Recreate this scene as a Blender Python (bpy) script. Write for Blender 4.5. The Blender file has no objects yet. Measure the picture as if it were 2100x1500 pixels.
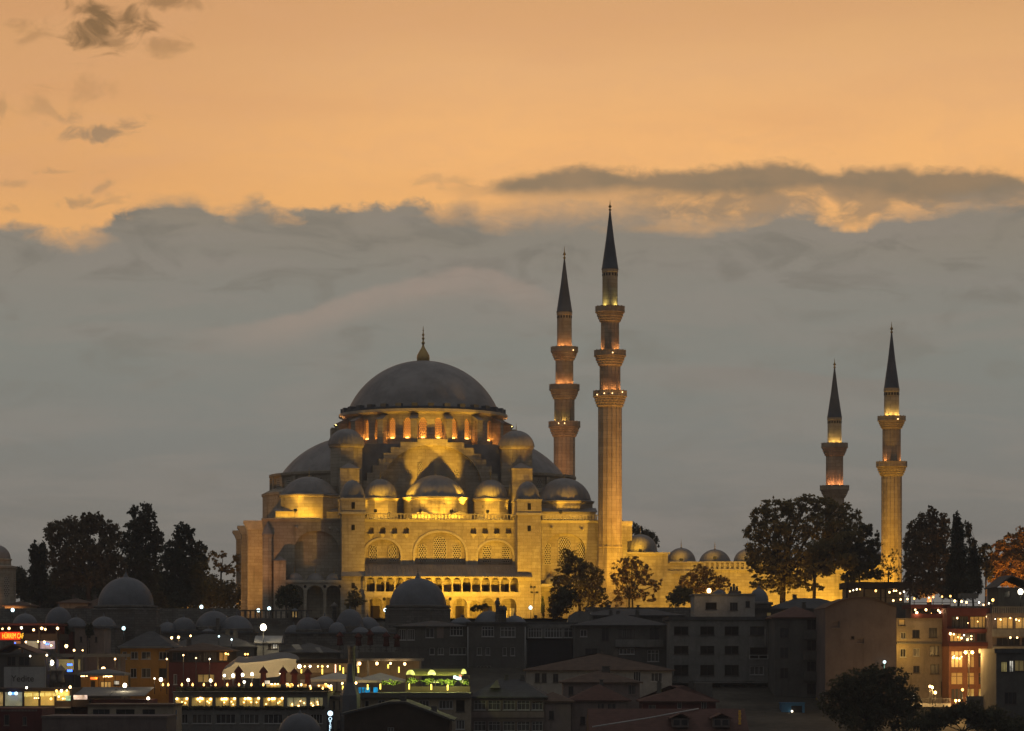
import bpy, bmesh, math, random
import numpy as np
from mathutils import Vector, Matrix
from mathutils.geometry import tessellate_polygon

R = math.radians
rnd = random.Random(7)
scene = bpy.context.scene
COL = scene.collection

# ------------------------------------------------------------------ camera
CAMZ, F, YH = 45.0, 5650.0, 1340.0           # eye height, focal length and horizon row (of a 2100 px wide frame)
cam_data = bpy.data.cameras.new('camera')
cam = bpy.data.objects.new('camera', cam_data)
COL.objects.link(cam)
cam.location = (0, 0, CAMZ)
cam.rotation_euler = (R(90), 0, 0)
cam_data.sensor_width = 36.0
cam_data.lens = F / 2100.0 * 36.0
cam_data.shift_y = (YH - 750.0) / 2100.0
cam_data.clip_start = 1.0
cam_data.clip_end = 60000.0
scene.camera = cam

scene.render.engine = 'CYCLES'
scene.cycles.use_denoising = True
scene.cycles.use_light_tree = True
scene.cycles.max_bounces = 5
scene.cycles.diffuse_bounces = 3
scene.cycles.glossy_bounces = 2
scene.cycles.sample_clamp_indirect = 3.0
scene.view_settings.view_transform = 'Standard'
scene.view_settings.look = 'None'
scene.view_settings.exposure = 0.0
scene.view_settings.gamma = 1.0


def lin(c):
    return tuple((v / 255.0) / 12.92 if v <= 10 else ((v / 255.0 + 0.055) / 1.055) ** 2.4 for v in c)


# ------------------------------------------------------------------ node helper
class NT:
    def __init__(self, tree):
        self.t = tree
        self.n = tree.nodes
        self.l = tree.links

    def put(self, sock, v):
        if isinstance(v, bpy.types.NodeSocket):
            self.l.new(v, sock)
        elif v is not None:
            sock.default_value = v

    def m(self, op, a, b=None, c=None, clamp=False):
        nd = self.n.new('ShaderNodeMath')
        nd.operation = op
        nd.use_clamp = clamp
        self.put(nd.inputs[0], a)
        if b is not None:
            self.put(nd.inputs[1], b)
        if c is not None:
            self.put(nd.inputs[2], c)
        return nd.outputs[0]

    def smooth(self, x, a, b, lo=0.0, hi=1.0):
        nd = self.n.new('ShaderNodeMapRange')
        nd.interpolation_type = 'SMOOTHSTEP'
        self.put(nd.inputs[0], x)
        self.put(nd.inputs[1], a)
        self.put(nd.inputs[2], b)
        nd.inputs[3].default_value = lo
        nd.inputs[4].default_value = hi
        return nd.outputs[0]

    def ramp(self, x, stops, interp='LINEAR'):
        nd = self.n.new('ShaderNodeValToRGB')
        self.put(nd.inputs[0], x)
        cr = nd.color_ramp
        cr.interpolation = interp
        while len(cr.elements) < len(stops):
            cr.elements.new(0.5)
        for e, (p, c) in zip(cr.elements, stops):
            e.position = p
            e.color = (c[0], c[1], c[2], 1)
        return nd.outputs[0]

    def curve(self, x, pts):
        nd = self.n.new('ShaderNodeFloatCurve')
        self.put(nd.inputs['Value'], x)
        cv = nd.mapping.curves[0]
        cv.points[0].location = pts[0]
        cv.points[1].location = pts[-1]
        for p in pts[1:-1]:
            cv.points.new(*p)
        nd.mapping.update()
        return nd.outputs[0]

    def mix(self, f, a, b, mode='MIX'):
        nd = self.n.new('ShaderNodeMix')
        nd.data_type = 'RGBA'
        nd.blend_type = mode
        self.put(nd.inputs[0], f)
        for s, v in ((nd.inputs[6], a), (nd.inputs[7], b)):
            if isinstance(v, tuple):
                v = (v[0], v[1], v[2], 1)
            self.put(s, v)
        return nd.outputs[2]

    def noise(self, vec, scale, detail=5, rough=0.55, dist=0.0):
        nd = self.n.new('ShaderNodeTexNoise')
        self.put(nd.inputs['Vector'], vec)
        nd.inputs['Scale'].default_value = scale
        nd.inputs['Detail'].default_value = detail
        nd.inputs['Roughness'].default_value = rough
        nd.inputs['Distortion'].default_value = dist
        return nd.outputs[0]

    def xyz(self, x, y, z=0.0):
        nd = self.n.new('ShaderNodeCombineXYZ')
        for s, v in zip(nd.inputs, (x, y, z)):
            self.put(s, v)
        return nd.outputs[0]

    def sep(self, v):
        nd = self.n.new('ShaderNodeSeparateXYZ')
        self.put(nd.inputs[0], v)
        return nd.outputs


# ------------------------------------------------------------------ sky (dusk after sunset, cloud bank over the horizon)
def make_sky():
    w = bpy.data.worlds.new('World')
    scene.world = w
    w.use_nodes = True
    k = NT(w.node_tree)
    k.n.clear()
    out = k.n.new('ShaderNodeOutputWorld')
    bg = k.n.new('ShaderNodeBackground')
    k.l.new(bg.outputs[0], out.inputs[0])
    tc = k.n.new('ShaderNodeTexCoord')
    x, y, z = k.sep(tc.outputs['Generated'])
    yy = k.m('MAXIMUM', y, 0.05)
    q = k.m('MULTIPLY', k.m('DIVIDE', x, yy), F / 1000.0)
    q = k.m('ADD', q, 1.05)                                   # bearing along the western horizon
    t = k.m('MULTIPLY', k.m('DIVIDE', z, yy), F / 1000.0)     # height over the horizon
    qn = k.m('DIVIDE', q, 2.1)

    def C(pts):  # px -> height over horizon
        return [(min(1, max(0, a / 2100.0)), (1340 - b) / 1340.0) for a, b in pts]
    v = k.xyz(q, k.m('MULTIPLY', t, 1.6))
    n1 = k.noise(v, 7.0, 7, 0.6)
    n2 = k.noise(k.xyz(q, k.m('MULTIPLY', t, 1.5), 3.3), 24.0, 6, 0.62, 0.4)
    n3 = k.noise(k.xyz(k.m('MULTIPLY', q, 0.5), k.m('MULTIPLY', t, 3.0), 9.1), 3.0, 4, 0.5)
    nn = k.m('ADD', k.m('MULTIPLY', k.m('SUBTRACT', n1, 0.5), 0.045), k.m('MULTIPLY', k.m('SUBTRACT', n2, 0.5), 0.05))
    # clear glowing sky
    td = k.m('DIVIDE', t, 4.0)
    clear = k.ramp(td, [(0.0, lin((244, 174, 108))), (0.215, lin((255, 193, 122))), (0.26, lin((252, 189, 121))),
                        (0.30, lin((238, 182, 124))), (0.335, lin((225, 172, 117))), (0.45, lin((165, 132, 105))),
                        (0.7, lin((105, 98, 96))), (1.0, lin((78, 80, 86)))])
    side = k.smooth(q, 0.0, 1.1)
    clear = k.mix(k.m('MULTIPLY', k.m('SUBTRACT', 1.0, side), 0.45), clear, lin((205, 150, 100)))
    # cloud bank
    bank_col = k.ramp(k.m('DIVIDE', t, 1.34), [
        (0.0, lin((113, 109, 105))), (0.12, lin((119, 115, 110))), (0.22, lin((127, 124, 118))), (0.34, lin((132, 132, 126))),
        (0.46, lin((135, 136, 128))), (0.56, lin((141, 137, 127))), (0.66, lin((146, 136, 121))), (0.75, lin((150, 134, 113)))])
    n4 = k.noise(k.xyz(k.m('MULTIPLY', q, 1.3), k.m('MULTIPLY', t, 8.0), 2.2), 1.7, 6, 0.6, 0.5)
    n6 = k.noise(k.xyz(k.m('MULTIPLY', q, 2.0), k.m('MULTIPLY', t, 5.0), 7.2), 2.6, 6, 0.6, 0.8)
    bank_col = k.mix(k.smooth(n4, 0.40, 0.62, 0, 0.36), bank_col, lin((150, 140, 130)))
    bank_col = k.mix(k.m('MULTIPLY', k.smooth(n6, 0.48, 0.68), k.smooth(t, 0.45, 0.85, 0.18, 0.62)), bank_col, lin((124, 118, 107)))
    bank_col = k.mix(k.smooth(n3, 0.3, 0.7, 0, 0.25), bank_col, lin((136, 133, 125)))
    pts = [(0, 458), (60, 462), (100, 470), (150, 480), (200, 466), (250, 432), (320, 418), (390, 410), (450, 430), (530, 414),
           (600, 432), (680, 425), (800, 418), (860, 411), (900, 428), (960, 410), (1000, 434), (1080, 420), (1160, 410),
           (1250, 406), (1330, 416), (1400, 440), (1500, 440), (1560, 436), (1650, 428), (1700, 456), (1780, 460),
           (1800, 447), (1900, 425), (2000, 398), (2100, 385)]
    edge = k.m('MULTIPLY', k.curve(qn, C(pts)), 1.34)
    d = k.m('SUBTRACT', k.m('ADD', edge, nn), t)
    soft = k.smooth(n3, 0.38, 0.62, 0.012, 0.075)
    bank = k.smooth(d, k.m('MULTIPLY', soft, -0.6), soft)
    clear = k.mix(k.smooth(n6, 0.40, 0.70, 0, 0.22), k.mix(k.smooth(n3, 0.35, 0.75, 0, 0.25), clear, lin((216, 156, 112))), lin((226, 172, 126)))
    rim = k.m('MULTIPLY', k.smooth(d, -0.10, 0.0), 0.5)
    clear = k.mix(rim, clear, lin((244, 180, 110)))
    # long dark stripe on the right
    up = [(0, 470), (780, 405), (850, 388), (930, 382), (1000, 380), (1040, 364), (1100, 354), (1200, 342), (1260, 346), (1300, 356), (1400, 349),
          (1500, 341), (1600, 335), (1660, 342), (1715, 358), (1745, 345), (1900, 348), (2000, 350), (2060, 354), (2100, 366)]
    lo = [(0, 460), (780, 398), (850, 385), (930, 384), (1000, 386), (1050, 392), (1200, 390), (1300, 384), (1400, 396), (1500, 394), (1560, 390), (1640, 384),
          (1720, 386), (1850, 402), (1950, 412), (2000, 406), (2080, 396), (2100, 394)]
    eu = k.m('MULTIPLY', k.curve(qn, C(up)), 1.34)
    el = k.m('MULTIPLY', k.curve(qn, C(lo)), 1.34)
    du = k.m('SUBTRACT', k.m('ADD', eu, k.m('MULTIPLY', nn, 0.8)), t)
    dl = k.m('SUBTRACT', t, k.m('ADD', el, k.m('MULTIPLY', nn, 0.35)))
    stripe = k.m('MULTIPLY', k.smooth(du, -0.012, 0.016), k.smooth(dl, -0.026, 0.012))
    stripe = k.m('MULTIPLY', stripe, k.smooth(q, 0.86, 1.06))
    # ragged pieces between the stripe and the bank
    rag = k.m('MULTIPLY', k.smooth(t, 0.86, 0.90), k.smooth(t, 0.985, 0.93))
    rag = k.m('MULTIPLY', rag, k.smooth(q, 1.22, 1.40))
    nr = k.noise(k.xyz(q, k.m('MULTIPLY', t, 2.2), 5.7), 8.5, 6, 0.6, 0.3)
    rag = k.m('MULTIPLY', rag, k.smooth(nr, 0.38, 0.58))

    def blob(cx, cy, rx, ry, lo_=0.42, hi_=0.6, nz=None, amt=1.0):
        a = k.m('DIVIDE', k.m('SUBTRACT', q, cx / 1000.0), rx / 1000.0)
        b = k.m('DIVIDE', k.m('SUBTRACT', t, (1340 - cy) / 1000.0), ry / 1000.0)
        r2 = k.m('SQRT', k.m('ADD', k.m('MULTIPLY', a, a), k.m('MULTIPLY', b, b)))
        e = k.m('ADD', k.m('SUBTRACT', 0.95, r2), k.m('MULTIPLY', k.m('SUBTRACT', nz if nz is not None else n2, 0.5), 4.6))
        return k.m('MULTIPLY', k.m('MULTIPLY', k.smooth(e, -0.1, 1.1), k.smooth(r2, 1.5, 0.9)), amt)
    n5 = k.noise(k.xyz(k.m('MULTIPLY', q, 0.8), k.m('MULTIPLY', t, 1.3), 1.4), 15.0, 6, 0.56, 0.9)
    blobs = [(205, 38, 85, 85, 1.0), (262, 42, 80, 48, 0.95), (230, 88, 52, 34, 0.6), (322, 92, 66, 34, 0.42), (335, 8, 85, 26, 0.65),
             (70, 55, 55, 36, 0.32), (80, 225, 62, 52, 0.32), (150, 238, 40, 28, 0.4), (175, 190, 60, 40, 0.22),
             (222, 272, 105, 24, 0.85), (262, 260, 58, 26, 0.75), (125, 353, 70, 9, 0.45), (30, 377, 34, 11, 0.35),
             (180, 416, 62, 18, 0.6), (222, 400, 44, 26, 0.55), (5, 225, 12, 36, 0.35), (12, 428, 30, 12, 0.4),
             (1428, 424, 120, 30, 0.85), (1560, 394, 95, 22, 0.6), (1690, 402, 90, 40, 0.7), (1740, 392, 105, 26, 0.55), (1330, 404, 85, 12, 0.4), (2060, 402, 95, 38, 0.6), (930, 372, 110, 16, 0.3)]
    patch = None
    for (cx, cy, rx, ry, am) in blobs:
        b_ = blob(cx, cy, rx, ry, nz=n5, amt=am)
        patch = b_ if patch is None else k.m('MAXIMUM', patch, b_)
    up_col = lin((128, 100, 68))
    col = k.mix(k.m('MULTIPLY', patch, 0.9), clear, k.mix(k.smooth(t, 1.05, 1.2), lin((152, 130, 105)), up_col))
    col = k.mix(k.m('MULTIPLY', rag, 0.88), col, lin((170, 140, 108)))
    col = k.mix(k.m('MULTIPLY', stripe, 0.93), col, k.mix(k.smooth(n1, 0.35, 0.65), lin((138, 122, 100)), lin((150, 128, 102))))
    # pale streaks inside the bank
    st1 = [(0, 740), (340, 684), (600, 642), (720, 600), (850, 568), (980, 546), (1080, 575), (1150, 612), (1300, 680), (2100, 760)]
    s1 = k.m('SUBTRACT', k.m('ADD', k.m('MULTIPLY', k.curve(qn, C(st1)), 1.34), k.m('MULTIPLY', nn, 0.4)), t)
    s1 = k.m('MULTIPLY', k.smooth(s1, -0.006, 0.012), k.smooth(s1, 0.085, 0.02))
    s1 = k.m('MULTIPLY', s1, k.m('MULTIPLY', k.smooth(q, 0.25, 0.75), k.smooth(q, 1.2, 1.02)))
    st2 = [(0, 700), (1300, 752), (1480, 752), (1640, 760), (1720, 774), (1900, 778), (2100, 800)]
    s2 = k.m('SUBTRACT', k.m('MULTIPLY', k.curve(qn, C(st2)), 1.34), t)
    s2 = k.m('MULTIPLY', k.smooth(s2, -0.004, 0.008), k.smooth(s2, 0.06, 0.01))
    s2 = k.m('MULTIPLY', s2, k.m('MULTIPLY', k.smooth(q, 1.28, 1.5), k.smooth(q, 2.2, 1.7)))
    bank_col = k.mix(k.m('MULTIPLY', s1, k.smooth(n1, 0.3, 0.7, 0.55, 0.95)), bank_col, lin((162, 146, 133)))
    bank_col = k.mix(k.m('MULTIPLY', s2, 0.55), bank_col, lin((140, 131, 122)))
    glow_gap = blob(1340, 470, 130, 12, nz=n1, amt=0.5)
    bank_col = k.mix(glow_gap, bank_col, lin((190, 150, 108)))
    col = k.mix(bank, col, bank_col)
    # rest of the dome: dim blue dusk overhead and behind the eye
    rest = k.ramp(k.m('ADD', k.m('MULTIPLY', z, 0.5), 0.5), [(0.0, (0.010, 0.009, 0.008)), (0.485, (0.020, 0.018, 0.017)), (0.52, (0.085, 0.083, 0.085)),
                                                          (0.62, (0.125, 0.127, 0.132)), (0.78, (0.18, 0.182, 0.19)), (1.0, (0.25, 0.253, 0.263))])
    front = k.m('MULTIPLY', k.smooth(y, 0.35, 0.93), k.smooth(z, 0.62, 0.30))
    col = k.mix(front, rest, col)
    k.l.new(col, bg.inputs[0])
    bg.inputs[1].default_value = 1.0


make_sky()

# ------------------------------------------------------------------ mesh builder, things and parts
class MB:
    def __init__(self):
        self.v, self.f, self.s = [], [], []

    def add(self, vs, fs, smooth=False):
        o = len(self.v)
        self.v += [tuple(p) for p in vs]
        self.f += [tuple(i + o for i in f) for f in fs]
        self.s += [smooth] * len(fs)

    def box(self, x0, x1, y0, y1, z0, z1):
        vs = [(x0, y0, z0), (x1, y0, z0), (x1, y1, z0), (x0, y1, z0), (x0, y0, z1), (x1, y0, z1), (x1, y1, z1), (x0, y1, z1)]
        self.add(vs, [(3, 2, 1, 0), (4, 5, 6, 7), (0, 1, 5, 4), (1, 2, 6, 5), (2, 3, 7, 6), (3, 0, 4, 7)])

    def prism(self, poly, y0, y1):
        """poly in (x, z), counter-clockwise seen from -y; extruded from y0 to y1."""
        n = len(poly)
        vs = [(x, y0, z) for x, z in poly] + [(x, y1, z) for x, z in poly]
        tris = tessellate_polygon([[Vector((x, z, 0)) for x, z in poly]])
        fs = [tuple(t) for t in tris] + [tuple(i + n for i in reversed(t)) for t in tris]
        fs += [(i, (i + 1) % n, (i + 1) % n + n, i + n) for i in range(n)]
        self.add(vs, fs)

    def prism_x(self, poly, x0, x1):
        """poly in (y, z), extruded along x."""
        n = len(poly)
        vs = [(x0, y, z) for y, z in poly] + [(x1, y, z) for y, z in poly]
        tris = tessellate_polygon([[Vector((y, z, 0)) for y, z in poly]])
        fs = [tuple(t) for t in tris] + [tuple(i + n for i in reversed(t)) for t in tris]
        fs += [(i, (i + 1) % n, (i + 1) % n + n, i + n) for i in range(n)]
        self.add(vs, fs)

    def holed(self, outer, holes, y, depth, M=None):
        """front face in the plane y with holes and their reveals, going back by depth."""
        loops = [[Vector((x, z, 0)) for x, z in outer]] + [[Vector((x, z, 0)) for x, z in h] for h in holes]
        flat = [(p.x, y, p.y) for lp in loops for p in lp]
        fs = [tuple(t) for t in tessellate_polygon(loops)]
        k = len(outer)
        vs = list(flat)
        b = len(vs)
        vs += [(x, y + depth, z) for x, z in outer]
        fs += [(i, (i + 1) % k, b + (i + 1) % k, b + i) for i in range(k)]
        for h in holes:
            n = len(h)
            b = len(vs)
            vs += [(x, y + depth, z) for x, z in h]
            fs += [(k + i, k + (i + 1) % n, b + (i + 1) % n, b + i) for i in range(n)]
            k += n
        if M is not None:
            vs = [M @ Vector(p) for p in vs]
        self.add(vs, fs)

    def lathe(self, prof, n=48, c=(0, 0), a0=0.0, a1=2 * math.pi, smooth=True, rib=0.0, every=4, facet=0.0):
        full = abs(a1 - a0 - 2 * math.pi) < 1e-6
        m = n if full else n + 1
        vs = []
        for r, z in prof:
            for i in range(m):
                a = a0 + (a1 - a0) * i / n + facet
                rr = r * (1 + (rib if i % every == 0 else 0))
                vs.append((c[0] + rr * math.cos(a), c[1] + rr * math.sin(a), z))
        fs = []
        for j in range(len(prof) - 1):
            for i in range(n):
                i2 = (i + 1) % m
                fs.append((j * m + i, j * m + i2, (j + 1) * m + i2, (j + 1) * m + i))
        self.add(vs, fs, smooth)

    def tube(self, p, q, r0, r1, n=7, smooth=True):
        p, q = Vector(p), Vector(q)
        d = (q - p)
        if d.length < 1e-6:
            return
        d.normalize()
        a = d.cross(Vector((0, 0, 1)) if abs(d.z) < 0.9 else Vector((1, 0, 0))).normalized()
        b = d.cross(a)
        vs = []
        for c, r in ((p, r0), (q, r1)):
            for i in range(n):
                t = 2 * math.pi * i / n
                vs.append(c + a * (r * math.cos(t)) + b * (r * math.sin(t)))
        fs = [(i, (i + 1) % n, (i + 1) % n + n, i + n) for i in range(n)]
        fs += [tuple(range(n))[::-1], tuple(range(n, 2 * n))]
        self.add(vs, fs, smooth)

    def build_boxes(self, name, mat, parent):
        for i in range(0, len(self.v), 8):
            b = MB()
            b.add(self.v[i:i + 8], [tuple(k - i for k in f) for f in self.f[i // 8 * 6:i // 8 * 6 + 6]])
            b.build(name, mat, parent)

    def sphere(self, c, r, n=10, sz=1.0):
        prof = [(max(1e-4, r * math.sin(math.pi * j / (n // 2 + 1))), c[2] - sz * r * math.cos(math.pi * j / (n // 2 + 1))) for j in range(n // 2 + 2)]
        self.lathe(prof, n, (c[0], c[1]))

    def build(self, name, mat, parent=None, off=None):
        if parent is not None and off is None:
            off = ORI.get(parent.name)
        me = bpy.data.meshes.new(name)
        vs = self.v if off is None else [(a - off[0], b - off[1], c - off[2]) for a, b, c in self.v]
        me.from_pydata(vs, [], self.f)
        me.polygons.foreach_set('use_smooth', self.s)
        me.update()
        bm = bmesh.new()
        bm.from_mesh(me)
        bmesh.ops.remove_doubles(bm, verts=bm.verts, dist=1e-4)
        bmesh.ops.delete(bm, geom=[v for v in bm.verts if not v.link_faces], context='VERTS')
        bmesh.ops.recalc_face_normals(bm, faces=bm.faces)
        bm.to_mesh(me)
        bm.free()
        o = bpy.data.objects.new(name, me)
        COL.objects.link(o)
        if mat is not None:
            me.materials.append(mat)
        if parent is not None:
            o.parent = parent
            if off is not None:
                ORI[o.name] = off
        return o


ORI = {}


def tag(o, label=None, cat=None, group=None, kind=None):
    if label:
        o['label'] = label
    if cat:
        o['category'] = cat
    if group:
        o['group'] = group
    if kind:
        o['kind'] = kind
    return o


def thing(name, label, cat, loc=(0, 0, 0), rz=0.0, group=None, world=True):
    """Empty at the base of a thing. world=True: its parts are given in world axes and moved to the empty's own frame."""
    o = bpy.data.objects.new(name, None)
    COL.objects.link(o)
    o.location = loc
    o.rotation_euler = (0, 0, rz)
    o.empty_display_size = 0.5
    ORI[o.name] = tuple(loc) if world else (0, 0, 0)
    return tag(o, label, cat, group)


def copy_tree(o, parent=None):
    c = o.copy()
    COL.objects.link(c)
    if parent is not None:
        c.parent = parent
    for ch in list(o.children):
        copy_tree(ch, c)
    return c


def W(px, py, Y):
    """a point at the real distance Y that stands at this bearing and height"""
    return Vector(((px - 1050.0) * Y / F, Y, CAMZ + (YH - py) * Y / F))


# ------------------------------------------------------------------ materials
MATS = {}


def base_mat(name, rough=0.8, spec=0.3, metal=0.0):
    m = bpy.data.materials.new(name)
    m.use_nodes = True
    k = NT(m.node_tree)
    b = k.n['Principled BSDF']
    b.inputs['Roughness'].default_value = rough
    b.inputs['Specular IOR Level'].default_value = spec
    b.inputs['Metallic'].default_value = metal
    tc = k.n.new('ShaderNodeTexCoord')
    MATS[name] = m
    return m, k, b, tc.outputs['Object']


def bump(k, b, h, strength=0.3, dist=0.05):
    nd = k.n.new('ShaderNodeBump')
    nd.inputs['Strength'].default_value = strength
    nd.inputs['Distance'].default_value = dist
    k.put(nd.inputs['Height'], h)
    k.l.new(nd.outputs[0], b.inputs['Normal'])


def stone_mat(name, c1, c2, bw=1.3, bh=0.55, mort=0.02, streak=0.4):
    m, k, b, co = base_mat(name, 0.88, 0.2)
    x, y, z = k.sep(co)
    br = k.n.new('ShaderNodeTexBrick')
    k.l.new(k.xyz(k.m('ADD', x, k.m('MULTIPLY', y, 0.83)), z), br.inputs['Vector'])
    br.inputs['Scale'].default_value = 1.0
    br.inputs['Brick Width'].default_value = bw
    br.inputs['Row Height'].default_value = bh
    br.inputs['Mortar Size'].default_value = mort
    br.inputs['Color1'].default_value = (*c1, 1)
    br.inputs['Color2'].default_value = (*c2, 1)
    br.inputs['Mortar'].default_value = (c2[0] * 0.72, c2[1] * 0.72, c2[2] * 0.72, 1)
    n = k.noise(co, 0.35, 6, 0.6)
    ns = k.noise(k.xyz(k.m('MULTIPLY', x, 1.0), k.m('MULTIPLY', y, 1.0), k.m('MULTIPLY', z, 0.12)), 0.9, 5, 0.6)
    col = k.mix(k.smooth(n, 0.42, 0.66, 0.0, 0.5), br.outputs['Color'], (c1[0] * 0.55, c1[1] * 0.50, c1[2] * 0.44))
    col = k.mix(k.smooth(ns, 0.5, 0.75, 0.0, streak), col, (c2[0] * 0.5, c2[1] * 0.48, c2[2] * 0.45))
    k.l.new(col, b.inputs['Base Color'])
    bump(k, b, k.m('SUBTRACT', k.noise(co, 2.0, 4, 0.6), k.m('MULTIPLY', br.outputs['Fac'], 0.35)), 0.3, 0.06)
    return m


def plain_mat(name, c, rough=0.85, spec=0.25, var=0.35, scale=0.5, metal=0.0):
    m, k, b, co = base_mat(name, rough, spec, metal)
    n = k.noise(co, scale, 6, 0.62)
    n2 = k.noise(co, scale * 7, 4, 0.6)
    f = k.m('ADD', k.m('MULTIPLY', n, 0.65), k.m('MULTIPLY', n2, 0.35))
    col = k.mix(k.smooth(f, 0.3, 0.7), tuple(v * (1 - var) for v in c), tuple(min(1, v * (1 + var * 0.6)) for v in c))
    if 'render' in name or 'concrete' in name or name == 'sign white':
        x, y, z = k.sep(co)
        st = k.noise(k.xyz(k.m('ADD', x, y), 0.0, k.m('MULTIPLY', z, 0.10)), 1.6, 5, 0.65)
        col = k.mix(k.smooth(st, 0.50, 0.72, 0.0, 0.55), col, tuple(v * 0.5 for v in c))
        pt = k.noise(co, 0.22, 3, 0.5, 0.6)
        col = k.mix(k.smooth(pt, 0.55, 0.60, 0.0, 0.28), col, tuple(min(1, v * 1.35) for v in c))
    if 'tile' in name or name == 'grey roof':
        x, y, z = k.sep(co)
        wv = k.m('SINE', k.m('MULTIPLY', z, 26.0))
        col = k.mix(k.smooth(wv, 0.2, 1.0, 0.0, 0.35), col, tuple(v * 0.45 for v in c))
        wv2 = k.m('SINE', k.m('MULTIPLY', k.m('ADD', x, k.m('MULTIPLY', y, 0.7)), 14.0))
        col = k.mix(k.smooth(wv2, 0.3, 1.0, 0.0, 0.22), col, tuple(v * 0.55 for v in c))
    k.l.new(col, b.inputs['Base Color'])
    bump(k, b, n2, 0.15, 0.04)
    return m


def emit_mat(name, c, s, mottled=0.0, scale=1.5, sample=False):
    m, k, b, co = base_mat(name, 0.6, 0.2)
    b.inputs['Base Color'].default_value = (min(.8, c[0]), min(.8, c[1]), min(.8, c[2]), 1)
    b.inputs['Emission Color'].default_value = (*c, 1)
    if mottled:
        n = k.noise(co, scale, 4, 0.7)
        k.l.new(k.m('MULTIPLY', k.smooth(n, 0.5 - mottled * 0.3, 0.72), s), b.inputs['Emission Strength'])
    else:
        b.inputs['Emission Strength'].default_value = s
    m.cycles.emission_sampling = 'AUTO' if sample else 'NONE'
    return m


def lattice_mat(name, c, hole, s=0.42, glow=None):
    """pierced stone grille: round holes on a staggered grid (object x or y, and z)"""
    m, k, b, co = base_mat(name, 0.85, 0.2)
    uvn = k.n.new('ShaderNodeUVMap')
    u, v, _ = k.sep(uvn.outputs[0])
    u = k.m('DIVIDE', u, s)
    v = k.m('DIVIDE', v, s * 0.866)
    row = k.m('FLOOR', v)
    sh = k.m('MULTIPLY', k.m('MODULO', k.m('ABSOLUTE', row), 2.0), 0.5)
    fu = k.m('SUBTRACT', k.m('FRACT', k.m('ADD', u, sh)), 0.5)
    fv = k.m('MULTIPLY', k.m('SUBTRACT', k.m('FRACT', v), 0.5), 0.866)
    d = k.m('SQRT', k.m('ADD', k.m('MULTIPLY', fu, fu), k.m('MULTIPLY', fv, fv)))
    h = k.smooth(d, 0.39, 0.31)
    k.l.new(k.mix(h, c, hole), b.inputs['Base Color'])
    if glow:
        b.inputs['Emission Color'].default_value = (*glow, 1)
        k.l.new(h, b.inputs['Emission Strength'])
        m.cycles.emission_sampling = 'NONE'
    bump(k, b, k.m('SUBTRACT', 1.0, h), 0.8, 0.15)
    return m


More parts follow.
